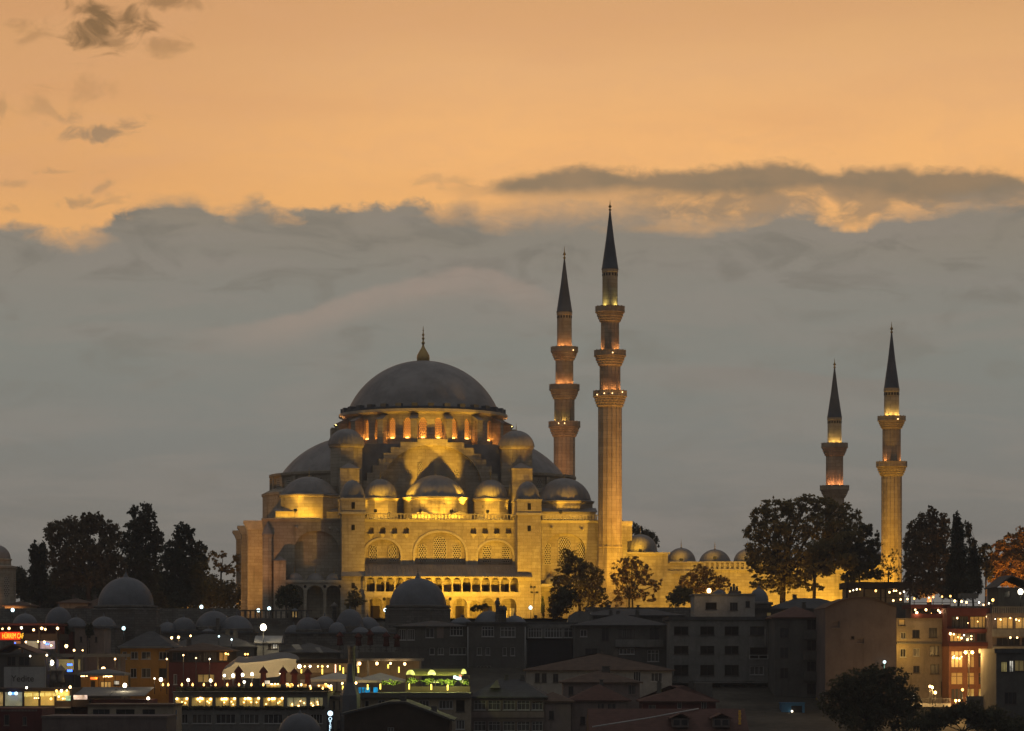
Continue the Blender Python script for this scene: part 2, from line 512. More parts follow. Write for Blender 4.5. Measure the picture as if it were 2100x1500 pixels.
def make_mats():
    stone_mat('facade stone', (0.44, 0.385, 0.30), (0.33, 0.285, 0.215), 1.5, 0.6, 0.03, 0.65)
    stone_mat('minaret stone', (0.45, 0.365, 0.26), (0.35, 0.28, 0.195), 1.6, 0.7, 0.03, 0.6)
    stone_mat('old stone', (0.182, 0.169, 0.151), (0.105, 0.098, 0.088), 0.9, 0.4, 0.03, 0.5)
    plain_mat('carved stone', (0.44, 0.39, 0.31), 0.85, 0.2, 0.25, 0.8)
    # lead sheet
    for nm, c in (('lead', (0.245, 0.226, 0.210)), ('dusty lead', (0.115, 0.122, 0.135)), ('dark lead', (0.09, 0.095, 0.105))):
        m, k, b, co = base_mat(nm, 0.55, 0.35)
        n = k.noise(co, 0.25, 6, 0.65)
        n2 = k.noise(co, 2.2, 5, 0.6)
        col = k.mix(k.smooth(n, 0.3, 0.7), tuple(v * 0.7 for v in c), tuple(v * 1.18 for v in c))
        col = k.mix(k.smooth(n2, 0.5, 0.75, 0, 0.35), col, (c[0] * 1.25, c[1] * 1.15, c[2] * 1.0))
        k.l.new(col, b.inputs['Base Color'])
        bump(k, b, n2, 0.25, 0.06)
    m, k, b, co = base_mat('gold', 0.35, 0.5, 0.7)
    b.inputs['Base Color'].default_value = (0.42, 0.28, 0.10, 1)
    lattice_mat('window grille', (0.50, 0.45, 0.37), (0.035, 0.03, 0.025), 0.42)
    lattice_mat('drum grille', (0.50, 0.44, 0.36), (0.10, 0.08, 0.06), 0.40, glow=(1.0, 0.30, 0.03))
    plain_mat('dark opening', (0.02, 0.018, 0.016), 0.9, 0.1)
    plain_mat('red tile', (0.104, 0.051, 0.038), 0.85, 0.2, 0.4, 1.2)
    plain_mat('brown tile', (0.109, 0.072, 0.051), 0.85, 0.2, 0.4, 1.2)
    plain_mat('grey roof', (0.072, 0.072, 0.072), 0.8, 0.25, 0.4, 0.8)
    plain_mat('concrete', (0.167, 0.163, 0.151), 0.9, 0.2, 0.3, 0.4)
    plain_mat('dark concrete', (0.096, 0.092, 0.084), 0.9, 0.2, 0.3, 0.4)
    plain_mat('pale render', (0.285, 0.277, 0.255), 0.9, 0.2, 0.25, 0.4)
    plain_mat('beige render', (0.301, 0.251, 0.184), 0.9, 0.2, 0.25, 0.4)
    plain_mat('brown render', (0.209, 0.167, 0.146), 0.9, 0.2, 0.22, 0.35)
    plain_mat('mauve render', (0.135, 0.108, 0.098), 0.9, 0.2, 0.2, 0.35)
    plain_mat('orange render', (0.400, 0.216, 0.060), 0.9, 0.2, 0.2, 0.4)
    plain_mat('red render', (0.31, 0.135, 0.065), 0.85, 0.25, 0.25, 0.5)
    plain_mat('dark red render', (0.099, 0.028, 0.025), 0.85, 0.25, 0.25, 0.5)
    plain_mat('navy cladding', (0.028, 0.029, 0.037), 0.8, 0.3, 0.3, 0.5)
    plain_mat('dark wood', (0.044, 0.032, 0.024), 0.8, 0.2, 0.3, 1.0)
    plain_mat('dark metal', (0.03, 0.03, 0.03), 0.5, 0.4, 0.2)
    plain_mat('white frame', (0.42, 0.41, 0.39), 0.6, 0.3, 0.12)
    plain_mat('dark frame', (0.06, 0.05, 0.045), 0.6, 0.3, 0.2)
    plain_mat('wine canvas', (0.065, 0.017, 0.016), 0.9, 0.1, 0.25, 2.0)
    plain_mat('cream canvas', (0.496, 0.448, 0.360), 0.9, 0.1, 0.12, 1.0)
    plain_mat('grey canvas', (0.186, 0.180, 0.171), 0.9, 0.1, 0.15, 1.0)
    plain_mat('sign white', (0.310, 0.304, 0.291), 0.6, 0.3, 0.1)
    plain_mat('sign ink', (0.05, 0.045, 0.045), 0.7, 0.2, 0.1)
    plain_mat('blue paint', (0.03, 0.13, 0.27), 0.6, 0.3, 0.3)
    plain_mat('yellow paint', (0.75, 0.42, 0.05), 0.6, 0.3, 0.2, 3.0)
    plain_mat('earth', (0.075, 0.068, 0.055), 0.95, 0.1, 0.5, 0.12)
    plain_mat('paving', (0.13, 0.12, 0.105), 0.9, 0.15, 0.3, 0.2)
    plain_mat('bark', (0.055, 0.042, 0.032), 0.95, 0.1, 0.4, 2.0)
    for nm, c in (('leaf dark', (0.075, 0.075, 0.040)), ('leaf olive', (0.20, 0.155, 0.06)), ('leaf autumn', (0.36, 0.22, 0.07)), ('leaf brown', (0.115, 0.092, 0.05)),
                  ('needle', (0.045, 0.054, 0.034)), ('leaf vine', (0.16, 0.22, 0.045))):
        m, k, b, co = base_mat(nm, 0.75, 0.25)
        n = k.noise(co, 0.6, 4, 0.6)
        lc = k.mix(k.smooth(n, 0.3, 0.7), tuple(v * 0.65 for v in c), tuple(v * 1.35 for v in c))
        k.l.new(lc, b.inputs['Base Color'])
        tr = k.n.new('ShaderNodeBsdfTranslucent')
        k.l.new(lc, tr.inputs[0])
        mx = k.n.new('ShaderNodeMixShader')
        mx.inputs[0].default_value = 0.45
        k.l.new(b.outputs[0], mx.inputs[1])
        k.l.new(tr.outputs[0], mx.inputs[2])
        k.l.new(mx.outputs[0], k.n['Material Output'].inputs[0])
    m, k, b, co = base_mat('glass dark', 0.12, 0.5)
    b.inputs['Base Color'].default_value = (0.022, 0.023, 0.026, 1)
    m, k, b, co = base_mat('glass curtain', 0.25, 0.4)
    x, y, z = k.sep(co)
    k.l.new(k.mix(k.smooth(k.noise(k.xyz(k.m('MULTIPLY', x, 4.0), 0.0, 0.0), 1.5, 2), 0.4, 0.6), (0.03, 0.03, 0.03), (0.12, 0.115, 0.105)), b.inputs['Base Color'])
    emit_mat('lit warm', (1.0, 0.60, 0.20), 0.42, 0.9, 1.4)
    emit_mat('lit yellow', (0.85, 0.68, 0.26), 0.26, 0.8, 1.2)
    emit_mat('lit dim', (0.80, 0.58, 0.22), 0.085, 0.9, 1.0)
    emit_mat('lit white', (0.95, 0.88, 0.72), 0.85, 0.6, 1.0)
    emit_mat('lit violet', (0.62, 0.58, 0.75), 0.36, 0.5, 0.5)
    emit_mat('bulb warm', (1.0, 0.60, 0.25), 6.5)
    emit_mat('bulb amber', (1.0, 0.50, 0.12), 6.0)
    emit_mat('bulb white', (1.0, 0.86, 0.62), 6.5)
    emit_mat('bulb cold', (0.62, 0.88, 0.92), 3.0)
    emit_mat('tube yellow', (1.0, 0.70, 0.10), 3.0)
    emit_mat('neon red', (1.0, 0.16, 0.03), 1.6)
    emit_mat('neon letter', (1.0, 0.52, 0.04), 1.5)
    emit_mat('neon blue', (0.05, 0.16, 1.0), 4.0)
    emit_mat('panel blue', (0.01, 0.32, 0.75), 0.9, 0.5, 0.8)
    emit_mat('sign glow', (0.62, 0.86, 1.0), 2.2)
    emit_mat('lit teal', (0.30, 0.62, 0.55), 0.9, 0.5, 0.8)
    emit_mat('lit green', (0.72, 0.80, 0.20), 0.9, 0.5, 0.6)
    emit_mat('flood glass', (1.0, 0.72, 0.22), 6.0)
    emit_mat('red dot', (1.0, 0.15, 0.12), 4.0)


make_mats()
MT = MATS


def spot(parent_thing, loc, target, power, color, angle=100, blend=0.9, radius=0.25, name='beam'):
    l = bpy.data.lights.new(name, 'SPOT')
    l.energy = power
    l.color = color
    l.spot_size = R(angle)
    l.spot_blend = blend
    l.shadow_soft_size = radius
    o = bpy.data.objects.new(name, l)
    COL.objects.link(o)
    d = Vector(target) - Vector(loc)
    o.rotation_euler = d.to_track_quat('-Z', 'Y').to_euler()
    o.location = loc
    if parent_thing is not None:
        parent_thing_m = Matrix.Translation(parent_thing.location) @ Matrix.Rotation(parent_thing.rotation_euler.z, 4, 'Z')
        o.parent = parent_thing
        o.matrix_parent_inverse = parent_thing_m.inverted()
    return o


def point(parent_thing, loc, power, color, radius=0.15, name='glow'):
    l = bpy.data.lights.new(name, 'POINT')
    l.energy = power
    l.color = color
    l.shadow_soft_size = radius
    o = bpy.data.objects.new(name, l)
    COL.objects.link(o)
    o.location = loc
    if parent_thing is not None:
        pm = Matrix.Translation(parent_thing.location) @ Matrix.Rotation(parent_thing.rotation_euler.z, 4, 'Z')
        o.parent = parent_thing
        o.matrix_parent_inverse = pm.inverted()
    return o


def arch_poly(u0, u1, z0, zs, zt, n=10):
    """opening with straight jambs to zs and a slightly pointed arch to zt (list of (u, z), counter-clockwise)"""
    c = (u0 + u1) / 2
    h = (u1 - u0) / 2
    pts = [(u0, z0), (u1, z0)]
    for i in range(n + 1):
        a = math.pi / 2 * i / n
        pts.append((c + h * math.cos(a) ** 0.92, zs + (zt - zs) * math.sin(a) ** 0.95))
    for i in range(n - 1, -1, -1):
        a = math.pi / 2 * i / n
        pts.append((c - h * math.cos(a) ** 0.92, zs + (zt - zs) * math.sin(a) ** 0.95))
    return pts


def grille(name, poly, y, mat, parent, M=None, frame=0.0):
    """flat pierced panel with UVs in metres"""
    me = bpy.data.meshes.new(name)
    vs = [Vector((x, y, z)) for x, z in poly]
    uv = [(x, z) for x, z in poly]
    if M is not None:
        vs = [M @ p for p in vs]
    off = ORI.get(parent.name, (0, 0, 0))
    tris = tessellate_polygon([[Vector((x, z, 0)) for x, z in poly]])
    me.from_pydata([(p[0] - off[0], p[1] - off[1], p[2] - off[2]) for p in vs], [], [tuple(t) for t in tris])
    ul = me.uv_layers.new(name='UVMap')
    for lp in me.loops:
        ul.data[lp.index].uv = uv[lp.vertex_index]
    me.materials.append(mat)
    o = bpy.data.objects.new(name, me)
    COL.objects.link(o)
    o.parent = parent
    ORI[o.name] = off
    return o

# ------------------------------------------------------------------ ground
def ground_z(Y, x=0):
    pts = [(-200, 0.3), (60, 0.3), (120, 1.0), (200, 6.0), (300, 24.0), (350, 32.0), (400, 39.0), (440, 45.0), (462, 48.5), (478, 51.0), (700, 51.0), (1600, 44.0), (30000, 40.0)]
    for (a, b), (c, d) in zip(pts, pts[1:]):
        if Y <= c:
            return b + (d - b) * (Y - a) / (c - a)
    return pts[-1][1]


def make_ground():
    ys = [-200, 0, 60, 90, 120, 160, 200, 240, 270, 300, 320, 340, 360, 380, 400, 420, 440, 452, 462, 470, 478, 500, 560, 640, 700, 1000, 1600, 4000, 12000, 30000]
    xs = [-20000, -4000, -1200, -500, -300] + list(range(-200, 201, 20)) + [300, 500, 1200, 4000, 20000]
    vs, fs = [], []
    for Y in ys:
        for x in xs:
            j = 0.5 * math.sin(x * 0.07 + Y * 0.05) + 0.4 * math.sin(x * 0.19 - Y * 0.11) if 130 < Y < 460 else 0
            vs.append((x, Y, ground_z(Y) + j))
    n = len(xs)
    for j in range(len(ys) - 1):
        for i in range(n - 1):
            fs.append((j * n + i, j * n + i + 1, (j + 1) * n + i + 1, (j + 1) * n + i))
    b = MB()
    b.add(vs, fs, True)
    tag(b.build('ground', MT['earth']), kind='structure')
    t = MB()
    t.add([(-140, 474.5, 51.02), (140, 474.5, 51.02), (140, 640, 51.02), (-140, 640, 51.02)], [(0, 1, 2, 3)])
    tag(t.build('mosque_terrace_paving', MT['paving']), kind='structure')


make_ground()

# ------------------------------------------------------------------ the mosque: its own frame has u along the facade, w away from the eye
PSI = R(7.2)
CP, SP = math.cos(PSI), math.sin(PSI)
CX, CY = -17.3, 536.8
ZG = 51.0


def U(px, w):
    a = (px - 1050) / F
    return (a * (CY + w * CP) - CX + w * SP) / (CP - a * SP)


def ZZ(px, py, w):
    u = U(px, w)
    return CAMZ + (YH - py) * (CY + u * SP + w * CP) / F


def mosque_frame(name, label, cat, group=None):
    t = thing(name, label, cat, (CX, CY, ZG), PSI, group)
    ORI[t.name] = (0, 0, ZG)
    return t


def mworld(u, w, z):
    return Vector((CX + u * CP - w * SP, CY + u * SP + w * CP, z))


def dome_prof(r, z0, h, n=14, flat=False):
    """part of a sphere: radius r at z0, rising h"""
    if h <= r:
        rs = (r * r + h * h) / (2 * h)
        zc = z0 + h - rs
        a0 = math.asin(min(1, r / rs))
        return [(max(0.002, rs * math.sin(a0 * (1 - i / n))), zc + rs * math.cos(a0 * (1 - i / n))) for i in range(n + 1)]
    return [(max(0.002, r * math.cos(math.pi / 2 * i / n)), z0 + h * math.sin(math.pi / 2 * i / n)) for i in range(n + 1)]


def finial_prof(z, s=1.0, bulb=True):
    p = [(0.30, 0), (0.42, 0.15), (0.30, 0.35), (0.10, 0.6), (0.09, 0.9), (0.24, 1.1), (0.26, 1.2), (0.08, 1.4), (0.07, 1.7), (0.17, 1.85),
         (0.18, 1.95), (0.06, 2.1), (0.05, 2.35), (0.11, 2.5), (0.05, 2.65), (0.03, 3.2), (0.004, 3.5)]
    return [(r * s, z + h * s) for r, h in p]


def add_finial(parent, c, z, s, off=None, name='finial'):
    b = MB()
    b.lathe(finial_prof(z, s), 10, c)
    return b.build(name, MT['gold'], parent)


mosque = mosque_frame('mosque', 'great domed mosque floodlit yellow, grey lead domes stepping up to one large dome', 'mosque')
ST, LD = MT['facade stone'], MT['lead']


def lead_dome(parent, c, r, z0, h, finial=0.5, rib=0.022, n=96, mat=None, name='dome', prof=None):
    b = MB()
    b.lathe(prof or dome_prof(r, z0, h), n, c, rib=rib, every=4)
    d = b.build(name, mat or LD, parent)
    if finial:
        add_finial(d, c, z0 + h - 0.05, finial)
    return d


def make_mosque():
    m = mosque
    zt = 69.55
    uL, uR = -32.0, 35.4
    # --- main hall mass
    b = MB()
    b.box(uL, uR, -28.2, 29, ZG - 1, zt)
    b.build('hall_block', ST, m)
    # --- facade between the two buttress towers: three blind arches and two rows of niches
    w0 = -29.0
    gz0 = 58.4
    arches = []
    for (a, c, top) in ((747, 821, 1107), (851, 955, 1092), (980, 1058, 1110)):
        u0, u1 = max(U(a, w0), -13.4), min(U(c, w0), 13.9)
        zt_ = ZZ((a + c) / 2, top, w0)
        arches.append(arch_poly(u0, u1, gz0 + 0.4, zt_ - (u1 - u0) * 0.46, zt_))
    niches = []
    for px in (761, 785, 809, 833, 971, 995, 1019, 1043):
        u = U(px, w0)
        z0, z1 = ZZ(px, 1095, w0), ZZ(px, 1081, w0)
        niches.append(arch_poly(u - 0.5, u + 0.5, z0, z1 - 0.5, z1, 6))
    b = MB()
    b.holed([(-13.8, gz0), (14.3, gz0), (14.3, zt), (-13.8, zt)], arches + niches, w0, 0.8)
    b.build('facade_wall', ST, m)
    for ap in arches:
        c_ = sum(p[0] for p in ap[:2]) / 2
        zb_ = ap[0][1]
        h_ = (ap[1][0] - ap[0][0]) / 2
        big = [(c_ + (x - c_) * (1 + .38 / h_), zb_ + (z - zb_) * (1 + .38 / (max(q[1] for q in ap) - zb_))) for x, z in ap]
        t_ = MB()
        t_.holed(big, [ap], w0 - .16, .157)
        t_.build('arch_moulding', MT['carved stone'], m)
    # niche sills (small stone spouts)
    for px in (761, 785, 809, 833, 971, 995, 1019, 1043):
        u = U(px, w0)
        z0 = ZZ(px, 1095, w0)
        s = MB()
        s.add([(u - .55, w0 - .003, z0 - .02), (u + .55, w0 - .003, z0 - .02), (u + .55, w0 - .5, z0 - .02), (u - .55, w0 - .5, z0 - .02), (u, w0 - .003, z0 - .9)],
              [(0, 1, 2, 3), (0, 4, 1), (1, 4, 2), (2, 4, 3), (3, 4, 0)])
        s.build('niche_sill', MT['carved stone'], m)

    def win(px, pyt, pyb, pw, w, mat=None, proud=0.03):
        u = U(px, w)
        h = pw / 2 * 0.09
        z0, z1 = ZZ(px, pyb, w), ZZ(px, pyt, w)
        g = grille('window_grille', arch_poly(u - h, u + h, z0, z1 - h * 0.9, z1, 6), w - proud, mat or MT['window grille'], m)
        fr = MB()
        out = arch_poly(u - h - .13, u + h + .13, z0 - .13, z1 - h * 0.9, z1 + .13, 6)
        fr.holed(out, [arch_poly(u - h, u + h, z0, z1 - h * 0.9, z1, 6)], w - proud - .12, 0.12)
        fr.build('frame', MT['carved stone'], g)
    for (px, a, c, pw) in ((765.5, 1120, 1151, 15), (805, 1120, 1151, 15), (866.5, 1118, 1152, 16), (902, 1102, 1152, 25), (936.5, 1118, 1152, 16),
                           (998.5, 1121, 1153, 16), (1037, 1120, 1153, 16)):
        win(px, a, c, pw, -28.2)
    # cornice and balustrade
    for (a, c) in ((-13.8, 14.3), (18.75, 31.0)):
        b = MB()
        b.prism_x([(-29.35, zt), (-29.0, zt - .35), (-28.2, zt - .35), (-28.2, zt + .12), (-29.35, zt + .12)], a, c)
        b.build('cornice', MT['carved stone'], m)
        b = MB()
        n = int((c - a) / 0.62)
        for i in range(n + 1):
            u = a + .15 + (c - a - .3) * i / n
            wdt = .16 if i % 8 == 0 else .085
            b.box(u - wdt, u + wdt, -29.2, -28.98, zt + .12, zt + 1.0)
        b.box(a, c, -29.25, -28.92, zt + 1.0, zt + 1.18)
        b.build('balustrade', MT['carved stone'], m)
    # --- left part of the facade: tall recess over a low porch
    bl = [arch_poly(U(604, w0), U(694, w0), ZZ(650, 1192, w0), ZZ(650, 1130, w0), ZZ(650, 1089, w0))]
    b = MB()
    b.holed([(uL, ZG - 1), (-18.0, ZG - 1), (-18.0, zt), (uL, zt)], bl, w0, 0.8)
    b.build('facade_wall', ST, m)
    b = MB()
    b.prism_x([(-29.45, zt), (-29.0, zt - .4), (-28.2, zt - .4), (-28.2, zt + .15), (-29.45, zt + .15)], uL - .4, -18.0)
    b.build('cornice', MT['carved stone'], m)
    for (px, py) in ((607, 1080), (675, 1082), (691, 1086)):
        u, z = U(px, w0), ZZ(px, py, w0)
        s = MB()
        s.tube((u, w0 + .1, z), (u + .2, w0 - .8, z - .35), .28, .16, 6)
        s.build('water_spout', MT['carved stone'], m)
    # --- right part of the facade
    br = [arch_poly(U(1117, w0), U(1201, w0), ZZ(1158, 1190, w0), ZZ(1158, 1132, w0), ZZ(1158, 1094, w0)),
          arch_poly(U(1110.5, w0), U(1134, w0), ZG + .2, ZZ(1120, 1228, w0), ZZ(1120, 1213, w0))]
    b = MB()
    b.holed([(18.6, ZG - 1), (uR, ZG - 1), (uR, zt), (18.6, zt)], br, w0, 0.8)
    b.build('facade_wall', ST, m)
    for (px, a, c, pw) in ((1121.5, 1115, 1157, 15), (1157.5, 1103, 1157, 25), (1191.5, 1115, 1157, 16)):
        win(px, a, c, pw, -28.2)
    for (px, py) in ((1131, 1081), (1193, 1084)):
        u, z = U(px, w0), ZZ(px, py, w0)
        s = MB()
        s.tube((u, w0 + .1, z), (u + .15, w0 - .8, z - .35), .28, .16, 6)
        s.build('water_spout', MT['carved stone'], m)
    b = MB()
    b.prism_x([(-29.5, zt - .3), (-29.0, zt - .8), (-27, zt - .8), (-27, zt + .02), (-29.5, zt + .02)], 33.4, uR + .9)
    b.build('cornice', MT['carved stone'], m)
    b = MB()
    b.box(uR - .6, uR + .9, -28.9, -20, zt - 3.6, zt - .02)
    b.build('corner_pier', ST, m)
    # low porch with a small dome beside the right tower
    b = MB()
    b.box(18.65, 23.0, -31.0, -29.003, 57.3, 57.8)
    pr = b.build('porch_roof', MT['carved stone'], m)
    lead_dome(pr, (20.9, -29.9), 1.15, 57.8, 1.5, 0.45, n=48)
    b = MB()
    b.box(22.2, 23.0, -31.0, -29.003, ZG - 1, 57.3)
    b.build('porch_pier', ST, m)
    # --- buttress towers
    for (ua, ub) in ((-18.0, -13.8), (14.3, 18.6)):
        c = (ua + ub) / 2
        b = MB()
        b.box(ua, ub, -33.0, -25.5, ZG - 1, 70.35)
        tw = b.build('buttress_tower', ST, m)
        b = MB()
        b.box(ua - .3, ub + .3, -33.35, -25.2, 70.35, 70.8)
        b.box(ua - .25, ub + .25, -33.3, -25.3, 73.0, 73.3)
        b.build('string_course', MT['carved stone'], tw)
        b = MB()
        b.box(ua - .1, ub + .1, -33.15, -25.4, 70.8, 73.0)
        b.build('upper_block', ST, tw)
        b = MB()
        prof = [(2.25, 73.3), (2.2, 74.0), (1.95, 75.0), (1.45, 75.9), (0.8, 76.5), (0.02, 76.75)]
        b.lathe(prof, 48, (c, -30.7), rib=.02, every=3)
        b.box(ua + .2, ub - .2, -32.9, -25.6, 73.3, 73.75)
        b.build('cap_dome', LD, tw)
        for pz, hh in (((70.8 + 73.0) / 2, .6), (67.9, .5), (57.3, .5)):
            b = MB()
            b.box(c - .3, c + .3, -33.22 if pz > 70 else -33.06, -32.8, pz - hh, pz + hh)
            b.build('slit_window', MT['dark opening'], tw)
        # second stage behind the tower
        pa, pb = ((697, 737) if c < 0 else (1051, 1092))
        a_, b_ = U(pa, -23), U(pb, -23)
        z1 = ZZ((pa + pb) / 2, 961, -23)
        b = MB()
        b.box(a_, b_, -23.0, -17.5, zt, z1)
        s2 = b.build('buttress_stage', ST, m)
        b = MB()
        cu = (a_ + b_) / 2
        b.add([(a_ - .15, -23.15, z1), (b_ + .15, -23.15, z1), (b_ + .15, -17.4, z1), (a_ - .15, -17.4, z1), (cu, -20.3, z1 + 1.3)],
              [(0, 1, 4), (1, 2, 4), (2, 3, 4), (3, 0, 4), (3, 2, 1, 0)])
        b.build('lead_cap', LD, s2)
    # --- gallery between the towers: arcade, colonnade and lean-to lead roof
    gl, gr = -13.8, 18.0 - 0.0
    g_front = -34.0
    b = MB()
    holes = []
    for px, pw, top in ((770, 27, 1226), (797, 24, 1226), (828, 27, 1226), (857, 24, 1226), (885, 27, 1226), (914, 18, 1229), (943, 29, 1227), (974, 22, 1232), (1000, 29, 1227), (1043, 32, 1227)):
        u, h = U(px, g_front), pw / 2 * .0888
        zt_ = ZZ(px, top, g_front)
        holes.append(arch_poly(u - h, u + h, ZG - .3, zt_ - h * .95, zt_, 8))
    gru = U(1066, g_front)
    gru2 = U(1088, g_front)
    zp0, zp1 = ZZ(900, 1222, g_front), ZZ(900, 1214, g_front)
    b.holed([(gl, ZG - .8), (gru, ZG - .8), (gru, zp0), (gl, zp0)], holes, g_front, 0.7)
    b.build('arcade_wall', ST, m)
    b = MB()
    b.box(gru + .001, gru2, g_front, -28.21, ZG - .8, ZZ(900, 1183, g_front) - .05)
    b.build('gallery_end_wall', ST, m)
    b = MB()
    b.box(gl, gru, -29.6, -28.21, ZG - 1, 58.6)
    b.build('gallery_back_wall', ST, m)
    b = MB()
    b.box(gl, gru, g_front - .12, -29.6, zp0, zp0 + .22)
    b.build('gallery_floor', MT['carved stone'], m)
    b = MB()
    b.box(gl, gru, g_front - .08, g_front + .2, zp0 + .22, zp1)
    n = 16
    for i in range(n + 1):
        u = gl + (gru - gl) * i / n
        b.box(u - .15, u + .15, g_front - .2, g_front + .25, zp0 + .23, zp1 + .12)
    b.build('gallery_parapet', MT['carved stone'], m)
    ze = ZZ(900, 1184, g_front)
    for i in range(n + 1):
        u = gl + .12 + (gru - gl - .24) * i / n
        b = MB()
        b.lathe([(.16, zp1 + .12), (.14, ze - 1.25), (.26, ze - .95), (.26, ze - .90)], 10, (u, g_front + .05))
        b.build('column', MT['carved stone'], m)
    # small arches carried by the columns
    b = MB()
    hs = []
    for i in range(n):
        u0 = gl + .12 + (gru - gl - .24) * i / n + .2
        u1 = gl + .12 + (gru - gl - .24) * (i + 1) / n - .2
        hs.append(arch_poly(u0, u1, ze - .92, ze - .72, ze - .10, 6))
    b.holed([(gl, ze - .95), (gru, ze - .95), (gru, ze + .02), (gl, ze + .02)], hs, g_front - .06, .3)
    b.build('gallery_arches', MT['carved stone'], m)
    # doors and windows of the inner wall
    rr = random.Random(3)
    for i, px in enumerate((764, 790, 826, 855, 878, 905, 936, 957, 996, 1041)):
        u = U(px, -29.6)
        b = MB()
        b.box(u - (.5, .75, .4)[i % 3], u + (.5, .75, .4)[i % 3], -29.66, -29.6, zp0 + .3, zp0 + (2.3, 2.6, 1.9)[i % 3])
        b.build('gallery_window', MT['dark wood'] if rr.random() < .7 else MT['dark opening'], m)
    for px, lit in ((770, 0), (828, 0), (885, 0), (943, 0), (1000, 0), (1036, 1), (1050, 1)):
        u = U(px, -29.6)
        b = MB()
        b.box(u - (.8 if not lit else .42), u + (.8 if not lit else .42), -29.68, -29.6, ZG, ZG + (2.7 if not lit else 2.3))
        b.build('doorway', MT['dark wood'] if not lit else MT['lit yellow'], m)
    for px in (788, 856, 923, 1021):
        u, z = U(px, g_front), ZZ(px, 1229, g_front)
        b = MB()
        b.lathe([(.30, 0), (.24, .05), (.001, .05)], 14)
        b2 = MB()
        b2.add([(u + x, g_front - zz - .003, z + y) for x, y, zz in b.v], b.f)
        b2.build('roundel', MT['dark opening'], m)
    # lean-to roof
    zr1 = ZZ(900, 1158, -29)
    b = MB()
    b.prism_x([(g_front - .75, ze), (g_front - .75, ze + .12), (-29.003, zr1), (-29.003, zr1 - .35), (-30.5, ze + .3)], gl, U(1060, -31))
    b.prism_x([(g_front - .75, ze), (g_front - .75, ze + .12), (-33.03, ze + .75), (-33.03, ze)], U(1060, -31) + .001, gru2 + .3)
    seams = MB()
    roof = b.build('gallery_roof', LD, m)
    k = int((14.2 - gl) / .75)
    for i in range(k + 1):
        u = gl + .1 + (14.1 - gl - .2) * i / k
        p, q = Vector((u, g_front - .76, ze + .13)), Vector((u, -29.01, zr1 + .02))
        seams.tube(p, q, .05, .05, 4, False)
    seams.build('roof_seams', LD, roof)
    b = MB()
    b.prism_x([(-33.7, 59.0), (-33.003, 59.85), (-33.003, 59.0)], -18.1, gl - .002)
    b.build('tower_skirt_roof', LD, m)
    # --- left porch: three arches, three small lead domes
    pf = -33.0
    a0, a1 = U(588, pf), -18.002
    zc = ZZ(640, 1195, pf)
    holes = []
    for p0, p1 in ((590, 623), (629, 663), (669, 702)):
        u0, u1 = U(p0, pf) + .02, min(U(p1, pf), a1 - .2)
        zt_ = ZZ(p0, 1201, pf)
        holes.append(arch_poly(u0, u1, ZG + .3, zt_ - (u1 - u0) * .5, zt_, 10))
    b = MB()
    b.holed([(a0 - .15, ZG - 1), (a1, ZG - 1), (a1, zc), (a0 - .15, zc)], holes, pf, .6)
    pw = b.build('porch_arcade', ST, m)
    b = MB()
    b.box(a0 - .4, a1, pf - .25, -29.003, zc, zc + .45)
    pr = b.build('porch_roof', MT['carved stone'], m)
    for p in (604, 647, 685):
        lead_dome(pr, (U(p, -31), -31.0), 1.55, zc + .45, 1.35, .4, n=48)
    for p in (626, 666, 703):
        u, z = min(U(p, pf), a1 - .35), ZZ(626, 1203, pf)
        b = MB()
        b.lathe([(.28, 0), (.001, .03)], 12)
        b2 = MB()
        b2.add([(u + x, pf - zz - .003, z + y) for x, y, zz in b.v], b.f)
        b2.build('roundel', MT['dark opening'], m)
    b = MB()
    b.box(U(562, pf), a0 - .16, pf - .3, -29.003, ZG - 1, ZZ(575, 1150, pf))
    ep = b.build('porch_end_block', ST, m)
    b = MB()
    x0, x1, zz = U(562, pf) - .15, a0, ZZ(575, 1150, pf)
    b.add([(x0, pf - .45, zz), (x1, pf - .45, zz), (x1, -29, zz), (x0, -29, zz), ((x0 + x1) / 2, -31.2, zz + .9)], [(0, 1, 4), (1, 2, 4), (2, 3, 4), (3, 0, 4), (3, 2, 1, 0)])
    b.build('lead_cap', LD, ep)
    # slender corner turret with a pointed cap
    b = MB()
    c = U(549, -29.5)
    b.lathe([(.95, ZG - 1), (.95, 66.3), (1.08, 66.5), (1.08, 66.8)], 8, (c, -29.4), smooth=False)
    ct = b.build('corner_turret', ST, m)
    b = MB()
    b.lathe([(1.05, 66.8), (.55, 68.0), (.02, 69.0)], 12, (c, -29.4))
    b.build('turret_cap', LD, ct)
    # --- buttresses of the end wall on the left
    for w, pu in ((-22, -34.7), (-1, -35.3), (20, -35.7)):
        b = MB()
        b.box(pu, uL - .001, w, w + 3.2, ZG - 1, 67.9)
        bt = b.build('end_wall_buttress', ST, m)
        b = MB()
        b.prism([(pu - .05, 67.9), (uL - .01, 67.9), (uL - .01, 69.6), (pu - .75, 69.6), (pu - .75, 69.2), (pu - .35, 68.7)], w - .25, w + 3.4)
        b.build('buttress_cornice', MT['carved stone'], bt)
    # --- roof tiers
    b = MB()
    b.box(uL + .3, uR - .6, -27.9, 28.7, zt, zt + .25)
    b.build('aisle_roof', LD, m)
    b = MB()
    b.box(-16.6, 16.6, -15.4, 15.4, zt, 84.6)
    b.build('dome_base', LD, m)
